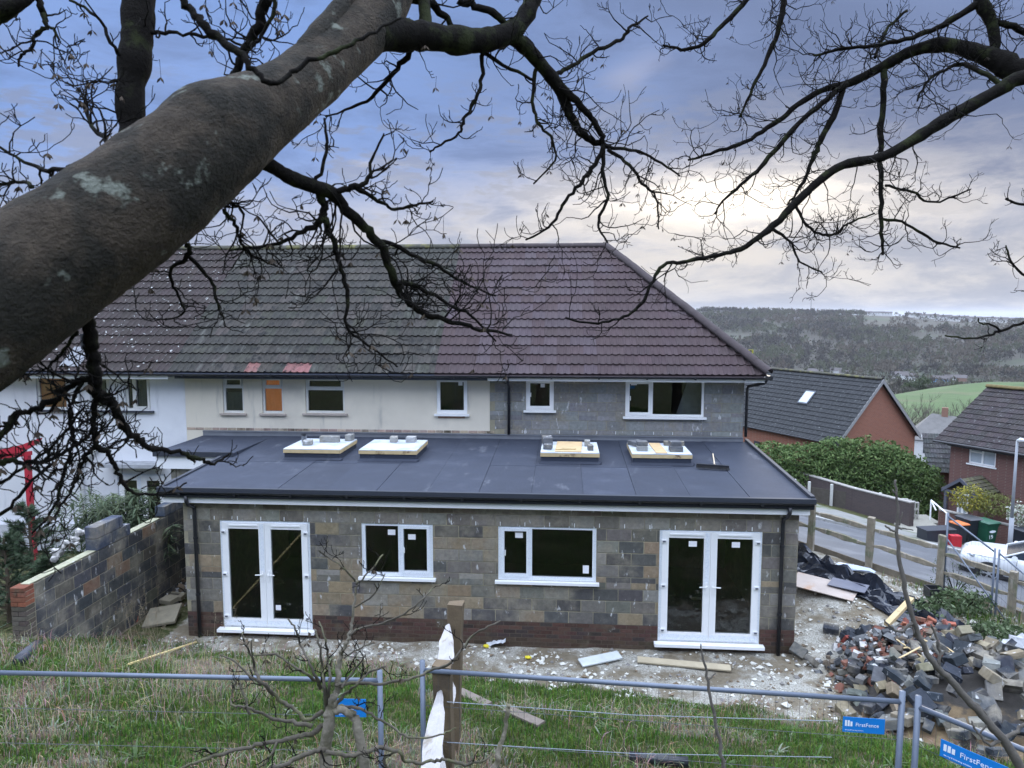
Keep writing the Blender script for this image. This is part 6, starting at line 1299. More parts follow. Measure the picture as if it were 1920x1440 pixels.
fpnl = M('dark_panel', (0.085, 0.075, 0.065), var=0.3)
pts_ = [aD(1490, 915, 39.2), aD(1517, 920, 38.8), aD(1559, 925, 38.2), aD(1604, 932, 37.4), aD(1650, 942, 36.5)]
pf = empty('panel_fence', label='dark low fence with white posts between wall and hedge', cat='fence')
for i, p in enumerate(pts_):
    MB().box(p.x - 0.06, p.x + 0.06, p.y - 0.06, p.y + 0.06, p.z - 1.0, p.z + 0.5).build('post', wp, pf)
    if i: q = pts_[i - 1]; MB().prism([q + Vector((0.07, 0.08, -1.0)), p + Vector((-0.07, 0.08, -1.0)), p + Vector((-0.07, 0.08, 0.18)), q + Vector((0.07, 0.08, 0.18))], (0, 0.04, 0)).build('panel', fpnl, pf)
anchor(pf, pts_[2] - Vector((0, 0, 1)))
# pierced screen, steps and white handrail by the entrance
sc_ = empty('pierced_screen', label='pale pierced block screen beside the garden entrance', cat='screen'); A, B = aD(1692, 960, 35.5), aD(1726, 972, 34.5); dx_ = (B - A) / 5
ring = MB(); m_ = 0.17
for k in range(4):
    a0 = k * math.pi / 2 + math.pi / 4; a1 = a0 + math.pi / 2; 
    ring.prism([(math.cos(a0) * 0.24, 0, math.sin(a0) * 0.24), (math.cos(a1) * 0.24, 0, math.sin(a1) * 0.24), (math.cos(a1) * 0.17, 0, math.sin(a1) * 0.17), (math.cos(a0) * 0.17, 0, math.sin(a0) * 0.17)], (0, 0.1, 0))
    ring.box(-0.02, 0.02, 0, 0.1, -0.15, 0.15) if k == 0 else None
ring_me = ring.mesh('screen_block', M('screen_block', (0.42, 0.41, 0.38), var=0.15))
for i in range(4):
    for k in range(3): p = A + dx_ * (i + 0.5) + Vector((0, 0, 0.34 * k - 0.15)); obj('screen_block', ring_me, sc_, p)
anchor(sc_, A + Vector((0.3, 0, -0.5)))
stp = empty('entrance_steps', label='pale concrete path and steps between the two garden walls', cat='steps'); st_m = M('step_concrete', (0.30, 0.29, 0.25), var=0.2)
for k in range(4):
    p = aD(1728, 1005 - 9 * k, 32.0 + 0.9 * k); MB().box(p.x - 0.75, p.x + 0.75, p.y - 0.35, p.y + 1.1, p.z - 1.0, p.z + 0.05).build('step', st_m, stp)
anchor(stp, aD(1728, 1010, 32))
hr = empty('handrail', label='white painted handrail at the brick house entrance', cat='handrail'); A, B, C_ = aD(1746, 938, 32.5), aD(1744, 975, 32.5), aD(1775, 962, 31.2)
for pts in ([A, B], [A, C_], [C_, C_ + Vector((0, 0, -1.0))], [A + Vector((0, 0, 0.0)), aD(1755, 957, 32)]): MB().tube(pts, 0.035, 6).build('rail', upvc, hr)
anchor(hr, B)
# shrubs in front of the brick house
yb = [M('golden_leaf', (0.30, 0.27, 0.045), var=0.3, scale=4, bump=0, trans=0.2), M('olive_leaf', (0.13, 0.14, 0.045), var=0.3, scale=4, bump=0, trans=0.2)]
for (x, y, d, rx, rzz, n, mts, lab) in [(1818, 935, 31.5, 0.85, 0.75, 1400, yb, 'golden yellow shrub in front of the tiled porch'), (1862, 945, 31.2, 0.95, 0.65, 1200, [yb[1], yb[1]], 'olive green shrub right of the golden shrub'), (1915, 965, 29.5, 0.6, 0.6, 800, [M('pale_leaf', (0.20, 0.24, 0.15), var=0.3, bump=0), M('white_flower', (0.55, 0.55, 0.50), var=0.1, bump=0)], 'pale variegated shrub at the right edge by the lamp post')]:
    p = aD(x, y, d); t = empty('shrub', (p.x, p.y, p.z - rzz - 0.5), 0, lab, 'shrub'); mb = MB(); leaf_cloud(mb, (0, 0, rzz + 0.5), rx, rx, rzz, n, 0.06, r, shell=0.55); mb.build('foliage', mts, t); MB().tube([(0, 0, -0.8), (0, 0, rzz)], [0.05, 0.02], 5).build('stem', bark_far, t)
# ------------------------------------------------------------------ lamp column, bins, car
p = aD(1893, 1030, 28.6); zl = z_road(p.x, p.y); tp_ = aD(1901, 826, 28.2); lp = empty('lamp_post', label='slim grey street lamp column beside the parked white car', cat='lamp post'); lg_ = M('lamp_grey', (0.30, 0.32, 0.35), rough=0.5, var=0.1, bump=0)
MB().tube([(p.x, p.y, zl), (p.x, p.y, zl + 1.7)], 0.085, 10).build('base', lg_, lp, smooth=True); MB().tube([(p.x, p.y, zl + 1.701), (p.x, p.y, tp_.z)], [0.062, 0.045], 10).build('column', lg_, lp, smooth=True)
MB().tube([(p.x, p.y, tp_.z + 0.001), (p.x + 0.05, p.y - 0.1, tp_.z + 0.05), (p.x + 0.15, p.y - 0.35, tp_.z + 0.06)], [0.05, 0.09, 0.04], 8).build('lamp_head', M('lamp_head_white', (0.62, 0.64, 0.66), rough=0.4, var=0, bump=0), lp)
anchor(lp, (p.x, p.y, zl))
def bin_(label, P, rz, body, lid, num=None, s_=1.0):
    t = empty('wheelie_bin', P, rz, label, 'bin', 'wheelie bins by the front wall'); t.scale = (s_,) * 3
    b = MB(); vs = [(sx * w_ / 2, sy * d_ / 2 + oy, z) for (w_, d_, z, oy) in ((0.42, 0.46, 0.06, 0.02), (0.50, 0.60, 0.80, 0), (0.56, 0.66, 0.97, 0), (0.58, 0.70, 0.98, 0), (0.58, 0.70, 1.0, 0)) for sx, sy in ((-1, -1), (1, -1), (1, 1), (-1, 1))]
    b.add(vs, [(4 * k + i, 4 * k + (i + 1) % 4, 4 * k + 4 + (i + 1) % 4, 4 * k + 4 + i) for k in range(4) for i in range(4)] + [(3, 2, 1, 0), (16, 17, 18, 19)]); b.build('body', body, t)
    l = MB(); vs = [(sx * w_ / 2, sy * d_ / 2 - 0.01, z) for (w_, d_, z) in ((0.60, 0.74, 1.001), (0.60, 0.74, 1.03), (0.50, 0.62, 1.075), (0.30, 0.40, 1.085)) for sx, sy in ((-1, -1), (1, -1), (1, 1), (-1, 1))]
    l.add(vs, [(4 * k + i, 4 * k + (i + 1) % 4, 4 * k + 4 + (i + 1) % 4, 4 * k + 4 + i) for k in range(3) for i in range(4)] + [(3, 2, 1, 0), (12, 13, 14, 15)]); l.build('lid', lid, t)
    MB().tube([(-0.24, 0.42, 1.0), (0.24, 0.42, 1.0)], 0.016, 6).tube([(-0.24, 0.42, 1.0), (-0.24, 0.33, 0.97)], 0.016, 6).tube([(0.24, 0.42, 1.0), (0.24, 0.33, 0.97)], 0.016, 6).build('handle', body, t)
    for sx in (-1, 1): MB().tube([(sx * 0.24, 0.28, 0.10), (sx * 0.29, 0.28, 0.10)], 0.10, 12).build('wheel', black_pl, t)
    if num:
        me_ = text_mesh(num, 0.22); o = obj('number', me_, t, (-0.16, -0.292, 0.42), (math.pi / 2 - 0.10, 0, 0))
        o2 = obj('emblem', text_mesh('DOVER', 0.075), t, (-0.15, -0.303, 0.66), (math.pi / 2 - 0.10, 0, 0)) if False else None
        MB().prism([(0.16 * math.cos(q) , -0.303, 0.70 + 0.05 * math.sin(q)) for q in np.linspace(0, 6.283, 9)[:-1]], (0, 0.006, 0.0)).build('emblem', sign_white, t)
    return t
green_b = M('bin_green', (0.015, 0.085, 0.050), rough=0.4, var=0.05, bump=0, spec=0.5); dk_b = M('bin_black', (0.022, 0.026, 0.036), rough=0.4, var=0.05, bump=0, spec=0.5); org_b = M('bin_orange', (0.55, 0.14, 0.03), rough=0.45, var=0.05, bump=0); red_b = M('box_red', (0.42, 0.02, 0.03), rough=0.45, var=0.05, bump=0)
def street(x, y, d): p = aD(x, y, d); return Vector((p.x, p.y, z_road(p.x, p.y) + 0.12))
bin_('green wheelie bin numbered 19 beside the black bin', street(1847, 1000, 30.0), 0.35, green_b, green_b, '19', 1.12); bin_('black wheelie bin left of the green numbered bin', street(1815, 1000, 30.3), 0.3, dk_b, dk_b, None, 1.12); bin_('black wheelie bin at the right edge behind the car', street(1918, 1010, 29.2), 0.3, dk_b, dk_b, None, 1.1); bin_('small black bin with orange lid left of the other bins', street(1796, 1010, 29.9), 0.3, dk_b, org_b, s_=0.86)
p = street(1790, 1015, 28.9); o = MB().prism([(-0.2, -0.15, 0), (0.2, -0.15, 0), (0.2, 0.15, 0), (-0.2, 0.15, 0)], (0, 0, 0.45)).build('recycling_box', red_b, label='red recycling caddy at the kerb beside the bins', cat='box'); o.location = p
p = street(1755, 1010, 29.5); t = empty('planter_box', p, 0.2, 'dark low storage box by the entrance wall', 'box'); MB().box(-0.65, 0.65, -0.3, 0.3, 0, 0.5).build('body', dk_b, t); MB().box(-0.68, 0.68, -0.33, 0.33, 0.501, 0.56).build('lid', dk_b, t)
def car(label, P, rz, tilt):
    t = empty('parked_car', P, 0, label, 'car'); t.scale = (0.94, 0.94, 0.86); t.rotation_euler = (Matrix.Rotation(rz, 3, 'Z') @ Matrix.Rotation(tilt, 3, 'Y')).to_euler()
    paint = M('white_car_paint', (0.62, 0.64, 0.66), rough=0.2, var=0.02, bump=0, spec=0.6); tint = M('dark_car_glass', (0.020, 0.026, 0.034), rough=0.05, var=0, bump=0, spec=0.8); trimb = M('car_trim', (0.03, 0.03, 0.032), rough=0.6, var=0, bump=0)
    secs = [(2.28, 0.42, 0.62, 0.60), (2.22, 0.30, 0.80, 0.78), (2.0, 0.27, 0.93, 0.86), (1.55, 0.26, 1.00, 0.90), (1.0, 0.26, 1.07, 0.92), (0.5, 0.26, 1.10, 0.92), (-0.8, 0.26, 1.12, 0.92), (-1.6, 0.27, 1.10, 0.91), (-2.1, 0.32, 1.06, 0.87), (-2.26, 0.45, 0.95, 0.76)]
    mb = MB(); n = 10; vs = []
    for (x, zb, zt2, w_) in secs:
        for (a, b) in ((-0.90, 0.0), (-1.0, 0.12), (-1.0, 0.55), (-0.97, 0.80), (-0.84, 1.0), (0.84, 1.0), (0.97, 0.80), (1.0, 0.55), (1.0, 0.12), (0.90, 0.0)): vs.append((x, a * w_, zb + (zt2 - zb) * b))
    k = len(secs); mb.add(vs, [(i * n + j, i * n + (j + 1) % n, (i + 1) * n + (j + 1) % n, (i + 1) * n + j) for i in range(k - 1) for j in range(n)] + [tuple(range(n - 1, -1, -1)), tuple((k - 1) * n + j for j in range(n))]); mb.build('body', paint, t, smooth=True)
    cs = [(0.95, 1.06, 1.075, 0.80), (0.15, 1.10, 1.56, 0.68), (-0.2, 1.10, 1.62, 0.66), (-1.3, 1.10, 1.62, 0.66), (-1.75, 1.10, 1.55, 0.66), (-2.12, 1.05, 1.08, 0.72)]
    mb = MB(); vs = []
    for (x, zb, zt2, w_) in cs:
        wb3 = 0.80; 
        for (a, b) in ((-wb3, 0), (-w_, 1.0), (w_, 1.0), (wb3, 0)): vs.append((x, a, zb + (zt2 - zb) * b))
    mb.add(vs, [(i * 4 + j, i * 4 + j + 1, (i + 1) * 4 + j + 1, (i + 1) * 4 + j) for i in range(5) for j in range(3)]); mb.build('windows', tint, t)
    rf = MB(); vs = [(x, a * (w_ + 0.02), zt2 + 0.012 + (0.02 if abs(a) < 0.5 else 0)) for (x, zb, zt2, w_) in cs[1:5] for a in (-1, -0.4, 0.4, 1)]
    rf.add(vs, [(i * 4 + j, (i + 1) * 4 + j, (i + 1) * 4 + j + 1, i * 4 + j + 1) for i in range(3) for j in range(3)]); rf.build('roof', paint, t, smooth=True)
    for sy in (-1, 1):
        for (xa, za, xb, zb_) in ((0.98, 1.07, 0.14, 1.58), (0.14, 1.575, -1.75, 1.575), (-0.45, 1.10, -0.42, 1.60), (-1.70, 1.575, -2.14, 1.06)):
            ya = 0.80 if za < 1.2 else 0.69; yb_ = 0.80 if zb_ < 1.2 else 0.69
            MB().tube([(xa, sy * ya, za), (xb, sy * yb_, zb_)], 0.030, 6).build('pillar', paint if za > 1.2 or xa > 0.9 or xa < -1 else trimb, t)
        MB().box(-2.0, 2.0, sy * 0.905 - 0.02, sy * 0.905 + 0.02, 0.24, 0.36).build('side_trim', trimb, t)
        MB().tube([(0.72, sy * 0.88, 1.10), (0.70, sy * 1.03, 1.15)], [0.05, 0.09], 8).build('mirror', paint, t)
        MB().tube([(2.12, sy * 0.62, 0.80), (1.85, sy * 0.86, 0.86)], [0.075, 0.05], 8).build('headlight', M('headlight', (0.30, 0.33, 0.36), rough=0.08, var=0, bump=0, spec=0.9), t)
        MB().box(0.1, 0.26, sy * 0.925 - 0.012, sy * 0.925 + 0.012, 0.86, 0.89).build('door_handle', paint, t)
        for xw in (1.35, -1.30):
            MB().tube([(xw, sy * 0.60, 0.34), (xw, sy * 0.932, 0.34)], 0.42, 24).build('wheel_arch', trimb, t)
            w_ = MB().tube([(xw, sy * 0.70, 0.335), (xw, sy * 0.72, 0.335), (xw, sy * 0.93, 0.335), (xw, sy * 0.95, 0.335)], [0.30, 0.335, 0.335, 0.30], 24).build('wheel', M('tyre', (0.022, 0.022, 0.023), rough=0.8, var=0.1, bump=0), t)
            MB().tube([(xw, sy * 0.951, 0.335), (xw, sy * 0.956, 0.335)], 0.235, 24).build('rim_well', trimb, w_)
            alloy = M('alloy', (0.55, 0.57, 0.60), rough=0.3, var=0, bump=0, metal=0.6); sp_ = MB()
            sp_.tube([(xw, sy * 0.957, 0.335), (xw, sy * 0.972, 0.335)], 0.06, 10)
            for q in range(5):
                for e in (-0.16, 0.16):
                    an = q * 1.2566 + e; sp_.tube([(xw + 0.05 * math.cos(q * 1.2566), sy * 0.966, 0.335 + 0.05 * math.sin(q * 1.2566)), (xw + 0.225 * math.cos(an), sy * 0.962, 0.335 + 0.225 * math.sin(an))], [0.020, 0.017], 4)
            for q in range(24): a0, a1 = q * 0.2618, (q + 1) * 0.2618; sp_.tube([(xw + 0.235 * math.cos(a0), sy * 0.960, 0.335 + 0.235 * math.sin(a0)), (xw + 0.235 * math.cos(a1), sy * 0.960, 0.335 + 0.235 * math.sin(a1))], 0.016, 4, False)
            sp_.build('rim', alloy, w_)
    MB().box(1.9, 2.24, -0.80, 0.80, 0.20, 0.34).build('lower_bumper', trimb, t)
    for sy in (-1, 1):
        for xs in (0.62, -0.45, -1.35): MB().box(xs - 0.006, xs + 0.006, sy * 0.921 - 0.006, sy * 0.921 + 0.006, 0.40, 1.06).build('door_seam', trimb, t)
        MB().tube([(0.95, sy * 0.905, 0.965), (2.0, sy * 0.80, 0.885)], 0.007, 4).build('bonnet_seam', trimb, t)
    MB().box(2.255, 2.285, -0.50, 0.50, 0.44, 0.58).build('grille', trimb, t); MB().box(2.286, 2.292, -0.26, 0.26, 0.36, 0.43).build('number_plate', M('plate', (0.6, 0.58, 0.5), var=0, bump=0), t)
    return t
cf = Vector((-0.842, 0.54)); fa = Vector((14.15, 24.15)); cc = fa - cf * 1.35
car('white parked car facing uphill, cut by the right edge', (cc.x, cc.y, z_road(cc.x, cc.y) + 0.03), math.atan2(cf.y, cf.x), -math.atan(0.075))
# pole with transformer behind the hipped roof
p = aD(1406, 690, 62); up_ = empty('utility_pole', label='utility pole top with box just right of the hipped roof', cat='pole'); g0 = z_ground(p.x, p.y)
MB().tube([(p.x, p.y, g0), (p.x, p.y, aD(1406, 656, 62).z)], 0.13, 8).build('pole', bark_far, up_); q = aD(1406, 674, 62); MB().box(q.x - 0.35, q.x + 0.1, q.y - 0.4, q.y - 0.14, q.z - 0.35, q.z + 0.3).build('box', M('pole_box', (0.35, 0.38, 0.42), var=0.1), up_); MB().box(q.x + 0.14, q.x + 0.5, q.y - 0.3, q.y, q.z - 0.45, q.z + 0.2).build('transformer', black_pl, up_); MB().box(q.x - 0.2, q.x + 0.25, q.y - 0.15, q.y + 0.15, q.z + 0.55, q.z + 0.85).build('cap', M('yellow_cap', (0.35, 0.33, 0.05), var=0.2), up_)
anchor(up_, (p.x, p.y, g0))
# ------------------------------------------------------------------ overhanging trees in the foreground
bark = M('limb_bark', (0.058, 0.046, 0.034), rough=0.9, var=0.5, scale=30, bump=1.0, bscale=95, spec=0.2, color2=(0.026, 0.024, 0.019), c2=(0.40, 0.60), c2scale=7, c3=(0.17, 0.185, 0.155), c3r=(0.61, 0.70), c3scale=10)
bark_d = M('branch_bark', (0.010, 0.009, 0.008), rough=0.95, var=0.35, scale=18, bump=0.5, bscale=80, spec=0.08, color2=(0.022, 0.026, 0.012), c2=(0.50, 0.66), c2scale=9)  # backlit silhouette shade put into the near-black branch colour
twig_m = M('twig_bark', (0.010, 0.009, 0.008), spec=0.08, rough=0.95, var=0.2, scale=20, bump=0)  # twig colour carries the same backlit darkening
pale_bark = M('pale_bark', (0.20, 0.18, 0.14), rough=0.9, var=0.35, scale=22, bump=0.4, bscale=80, color2=(0.12, 0.11, 0.075), c2=(0.46, 0.62), c2scale=16)
seed_m = M('seed_key', (0.060, 0.045, 0.032), var=0.2, bump=0)
def spline(pts, sub=5):
    """smooth a traced polyline of (point, radius)"""
    out = []
    n = len(pts)
    for i in range(n - 1):
        p0, p1, p2, p3 = pts[max(i - 1, 0)], pts[i], pts[i + 1], pts[min(i + 2, n - 1)]
        for k in range(sub):
            t = k / sub; t2, t3 = t * t, t * t * t
            f = [-0.5 * t3 + t2 - 0.5 * t, 1.5 * t3 - 2.5 * t2 + 1, -1.5 * t3 + 2 * t2 + 0.5 * t, 0.5 * t3 - 0.5 * t2]
            q = p0[0] * f[0] + p1[0] * f[1] + p2[0] * f[2] + p3[0] * f[3]; out.append((q, p1[1] + (p2[1] - p1[1]) * t))
    out.append(pts[-1]); return out
class Tree:
    def __init__(s, name, label, base, seed, cat='tree', mat=None):
        s.root = empty(name, label=label, cat=cat); s.r = random.Random(seed); s.tw = MB(); s.sd = MB(); s.base = base; s.mat = mat or bark_d; s.runs = []; s.dens = 0.62
    def limb(s, pts, mat=None, n=8, name='branch', knob=0.10, wob=0.0, twigs=None, sub=5):
        """pts: (x, y, depth, width) traced on the photograph; depth is metres from the camera"""
        w_ = [(aD(x, y, d), max(0.0016, wd / FPX * d / 2)) for x, y, d, wd in pts]
        sp = spline(w_, sub); P = []; R = []
        for i, (p, rr) in enumerate(sp):
            k = fbm(i * 0.37, s.r.random() * 0.1, len(s.runs) * 3.1)
            jit = min(0.006, rr * 0.8) if 0 < i < len(sp) - 1 and rr < 0.02 and knob < 1 else 0.0
            P.append(p + Vector((s.r.uniform(-1, 1), s.r.uniform(-1, 1), s.r.uniform(-1, 1))) * jit); R.append(rr * (1 + knob * k + s.r.uniform(-0.08, 0.08)))
        mb = MB(); mb.tube(P, R, n); mb.build(name, mat or s.mat, s.root, smooth=True); s.runs.append((P, R))
        if twigs: s.sprout(P, R, *twigs)
        return P, R
    def sprout(s, P, R, n, L, droop=0.0, spread=1.0, t0=0.15, lev=0):
        for k in range(max(2, int(n * s.dens))):
            i = min(len(P) - 2, int(len(P) * (t0 + (1 - t0) * s.r.random()))); ax = (P[i + 1] - P[i]).normalized()
            rnd_v = Vector((s.r.uniform(-1, 1), s.r.uniform(-1, 1), s.r.uniform(-1, 1))); side = (rnd_v - ax * rnd_v.dot(ax)).normalized()
            d = (ax * s.r.uniform(0.2, 0.9) + side * spread + Vector((0, 0, -droop))).normalized()
            s.twig(P[i], d, L * s.r.uniform(0.5, 1.55), min(R[i] * 0.6, 0.0040), 0)
    def twig(s, p, d, L, r0, lev):
        r = s.r; n = 7 if lev == 0 else 5; pts = [p]; q = p; curl = r.uniform(0.10, 0.42) if lev else r.uniform(0.0, 0.25)
        for k in range(n):
            kink = Vector((r.uniform(-1, 1), r.uniform(-1, 1), r.uniform(-1, 1))) * 0.55
            d = (d + kink + Vector((0, 0, curl * (k / n) * 1.6))).normalized(); q = q + d * (L / n) * r.uniform(0.7, 1.3); pts.append(q)
        rs = [max(0.0016 if lev < 2 else 0.0013, r0 * (1 - 0.62 * k / n)) for k in range(n + 1)]
        s.tw.tube(pts, rs, 4 if lev == 0 else 3, False)
        if lev < 2 and L > 0.05:
            for k in range(r.randint(2, 4) if lev == 0 else r.randint(0, 2)):
                i = r.randint(1, n - 1 if lev else n); ax = (pts[i] - pts[i - 1]).normalized(); v = Vector((r.uniform(-1, 1), r.uniform(-1, 1), r.uniform(-0.7, 1)))
                s.twig(pts[i], (ax * 0.7 + v * 0.9).normalized(), L * r.uniform(0.30, 0.60), rs[i] * 0.75, lev + 1)
        if r.random() < (0.10 if lev < 2 else 0.06):                # hanging bunch of seed keys
            e = pts[-1]; st = e + Vector((r.uniform(-0.01, 0.01), r.uniform(-0.01, 0.01), -r.uniform(0.02, 0.06))); s.tw.tube([e, e + Vector((0.008, 0, 0.004)), st], 0.0008, 3, False)
            for k in range(r.randint(3, 7)):
                a = r.uniform(0, 6.28); u = Vector((math.cos(a), math.sin(a), -1.2)).normalized(); sd = u.orthogonal().normalized() * 0.0035; s.sd.add([st, st + u * 0.014 + sd, st + u * 0.026, st + u * 0.014 - sd], [(0, 1, 2, 3)])
    def finish(s, twname='twigs'):
        if s.tw.v: s.tw.build(twname, twig_m, s.root, kind='stuff')
        if s.sd.v: s.sd.build('seed_keys', seed_m, s.root, kind='stuff')
        anchor(s.root, s.base)
T = Tree('sycamore_tree', 'thick leaning bare limb and branches crossing the upper left foreground', (-2.6, 0.6, z_ground(-2.6, 0.6)), 21)
# the main limb, continued out of the frame to its foot
base_pt = Vector((-2.35, 0.75, z_ground(-2.35, 0.75) - 0.2))
tr = [(base_pt, 0.20), (Vector((-2.15, 0.95, 5.0)), 0.185), (aD(-420, 800, 1.50), 0.175)] + [(aD(x, y, d), wd * 0.85 / FPX * d / 2) for x, y, d, wd in [(-150, 665, 1.62, 315), (0, 560, 1.70, 292), (110, 488, 1.77, 280), (200, 422, 1.83, 268), (290, 355, 1.90, 252), (350, 306, 1.95, 242), (410, 258, 2.02, 224), (450, 232, 2.07, 196), (500, 202, 2.14, 168), (560, 163, 2.25, 138), (620, 112, 2.38, 128), (672, 62, 2.52, 122), (712, 10, 2.65, 116), (745, -60, 2.8, 105), (775, -150, 3.0, 95), (800, -280, 3.3, 80), (830, -480, 3.6, 60), (880, -760, 4.0, 34), (900, -1000, 4.3, 8)]]
scar = aD(372, 182, 1.92); sp = spline(tr, 9); mb = MB(); P = [p for p, q in sp]; R = [q for p, q in sp]; n = 36; vs = []; k = len(P)
a = (P[1] - P[0]).normalized().orthogonal().normalized()
for i, p in enumerate(P):
    t = (P[min(i + 1, k - 1)] - P[max(i - 1, 0)]).normalized(); a = (a - t * a.dot(t)).normalized(); b = t.cross(a)
    for j in range(n):
        an = 6.28318 * j / n; dr = a * math.cos(an) + b * math.sin(an); q = p + dr * R[i]
        bump = 1 + 0.065 * fbm(q.x * 4, q.y * 4, q.z * 4) + 0.022 * fbm(q.x * 17, q.y * 17, q.z * 17) + 0.10 * math.exp(-((q - scar).length / 0.075) ** 2); vs.append(p + dr * R[i] * bump)
mb.add(vs, [(i * n + j, i * n + (j + 1) % n, (i + 1) * n + (j + 1) % n, (i + 1) * n + j) for i in range(k - 1) for j in range(n)]); mb.build('trunk', bark, T.root, smooth=True)
# swelling at the fork and the stub scar
L = T.limb
L([(560, 165, 2.20, 60), (580, 95, 2.28, 50), (612, 50, 2.36, 42), (645, 5, 2.45, 36), (690, -70, 2.6, 30), (730, -240, 2.75, 20), (750, -420, 2.9, 6)], bark, 12)
L([(690, 62, 2.52, 70), (742, 66, 2.62, 60), (800, 68, 2.7, 52), (860, 76, 2.8, 50), (915, 74, 2.88, 44), (960, 58, 2.95, 38), (988, 25, 3.0, 34), (1002, -20, 3.05, 32), (1010, -80, 3.1, 28), (1035, -220, 3.2, 22), (1080, -420, 3.4, 14), (1150, -620, 3.6, 5)], bark_d, 12, twigs=(16, 0.22, 0.25))
L([(800, 70, 2.7, 30), (798, 40, 2.72, 24), (795, 5, 2.75, 22), (790, -40, 2.8, 20), (800, -160, 2.9, 12), (820, -260, 3.0, 4)], bark_d)
L([(955, 66, 2.95, 32), (985, 88, 3.0, 28), (1015, 122, 3.05, 26), (1042, 156, 3.1, 24), (1062, 196, 3.14, 18), (1080, 235, 3.17, 15), (1105, 262, 3.2, 13), (1132, 272, 3.22, 12)], bark_d, twigs=(26, 0.24, 0.15))
L([(1045, 158, 3.1, 18), (1080, 190, 3.12, 15), (1105, 215, 3.15, 12), (1128, 250, 3.18, 11), (1135, 275, 3.2, 9), (1180, 280, 3.22, 6), (1230, 300, 3.25, 5), (1275, 330, 3.28, 3)], bark_d, twigs=(20, 0.22, 0.1))
L([(1132, 272, 3.2, 10), (1110, 315, 3.2, 8), (1085, 345, 3.2, 7), (1055, 385, 3.2, 6), (1030, 425, 3.2, 5), (985, 450, 3.2, 3)], twigs=(16, 0.2, 0.2))
L([(1130, 275, 3.2, 9), (1132, 330, 3.2, 7), (1138, 375, 3.2, 6), (1120, 420, 3.2, 5), (1140, 455, 3.2, 3)], twigs=(14, 0.18, 0.2))
L([(1140, 280, 3.2, 8), (1180, 310, 3.2, 6), (1205, 345, 3.2, 5), (1230, 370, 3.2, 4), (1235, 430, 3.2, 2.5)], twigs=(12, 0.18, 0.2))
L([(1040, 140, 3.1, 9), (1065, 128, 3.15, 8), (1110, 98, 3.2, 8), (1165, 75, 3.25, 7), (1180, 55, 3.25, 6), (1215, 30, 3.3, 3)], twigs=(14, 0.16, 0.0))
L([(1005, 130, 3.05, 8), (1000, 190, 3.05, 7), (1010, 230, 3.05, 6), (1035, 260, 3.08, 5), (1040, 300, 3.1, 4), (1000, 345, 3.1, 3)], twigs=(16, 0.18, 0.2))
L([(905, 80, 2.88, 9), (905, 130, 2.9, 8), (895, 180, 2.9, 7), (870, 225, 2.9, 6), (860, 250, 2.9, 5), (820, 275, 2.9, 4), (805, 285, 2.9, 3)], twigs=(14, 0.16, 0.15))
L([(772, 92, 2.7, 12), (745, 130, 2.72, 9), (715, 165, 2.74, 8), (685, 190, 2.76, 6), (640, 210, 2.8, 4), (610, 218, 2.82, 3)], twigs=(16, 0.16, 0.1))
L([(860, 0, 2.9, 16), (890, 10, 2.9, 15), (930, 30, 2.9, 14), (960, 55, 2.95, 12)], twigs=(6, 0.15, 0.1))
L([(745, -10, 2.8, 30), (800, 5, 2.85, 16), (840, 35, 2.9, 11), (870, 75, 2.92, 9), (945, 120, 2.95, 7), (1000, 150, 3.0, 5)], twigs=(10, 0.18, 0.1))
# the dark upright behind the limb
L([(345, -760, 2.7, 6), (330, -520, 2.6, 34), (300, -300, 2.55, 62), (285, -120, 2.5, 70), (262, -20, 2.5, 60), (258, 60, 2.48, 56), (252, 120, 2.46, 52), (244, 180, 2.45, 50), (248, 255, 2.44, 50), (255, 330, 2.4, 48)], bark_d, 12, knob=0.2, twigs=(16, 0.22, 0.0))
L([(250, 120, 2.46, 9), (215, 90, 2.4, 7), (180, 30, 2.4, 6), (130, 0, 2.4, 5)], twigs=(8, 0.16, 0.1))
L([(270, 60, 2.46, 9), (320, 62, 2.5, 7), (380, 68, 2.5, 6), (430, 75, 2.5, 5), (480, 100, 2.5, 3)], twigs=(14, 0.15, -0.2))
# thin dark shoot in front of the limb
L([(300, -170, 1.85, 6), (335, -20, 1.80, 14), (360, 20, 1.80, 15), (395, 60, 1.80, 17), (440, 95, 1.80, 15), (470, 125, 1.80, 12), (505, 156, 1.80, 10), (540, 140, 1.82, 9), (580, 115, 1.85, 9), (640, 92, 1.9, 8), (690, 65, 1.95, 7), (752, 34, 2.0, 4)], bark_d, twigs=None)
L([(540, -220, 2.3, 8), (505, -30, 2.3, 22), (492, 20, 2.32, 20), (478, 65, 2.34, 19), (452, 105, 2.36, 17), (440, 145, 2.38, 12)], twigs=(18, 0.16, -0.2))
L([(520, -10, 2.3, 9), (505, 40, 2.3, 7), (480, 80, 2.3, 6)], twigs=(10, 0.13, -0.2))
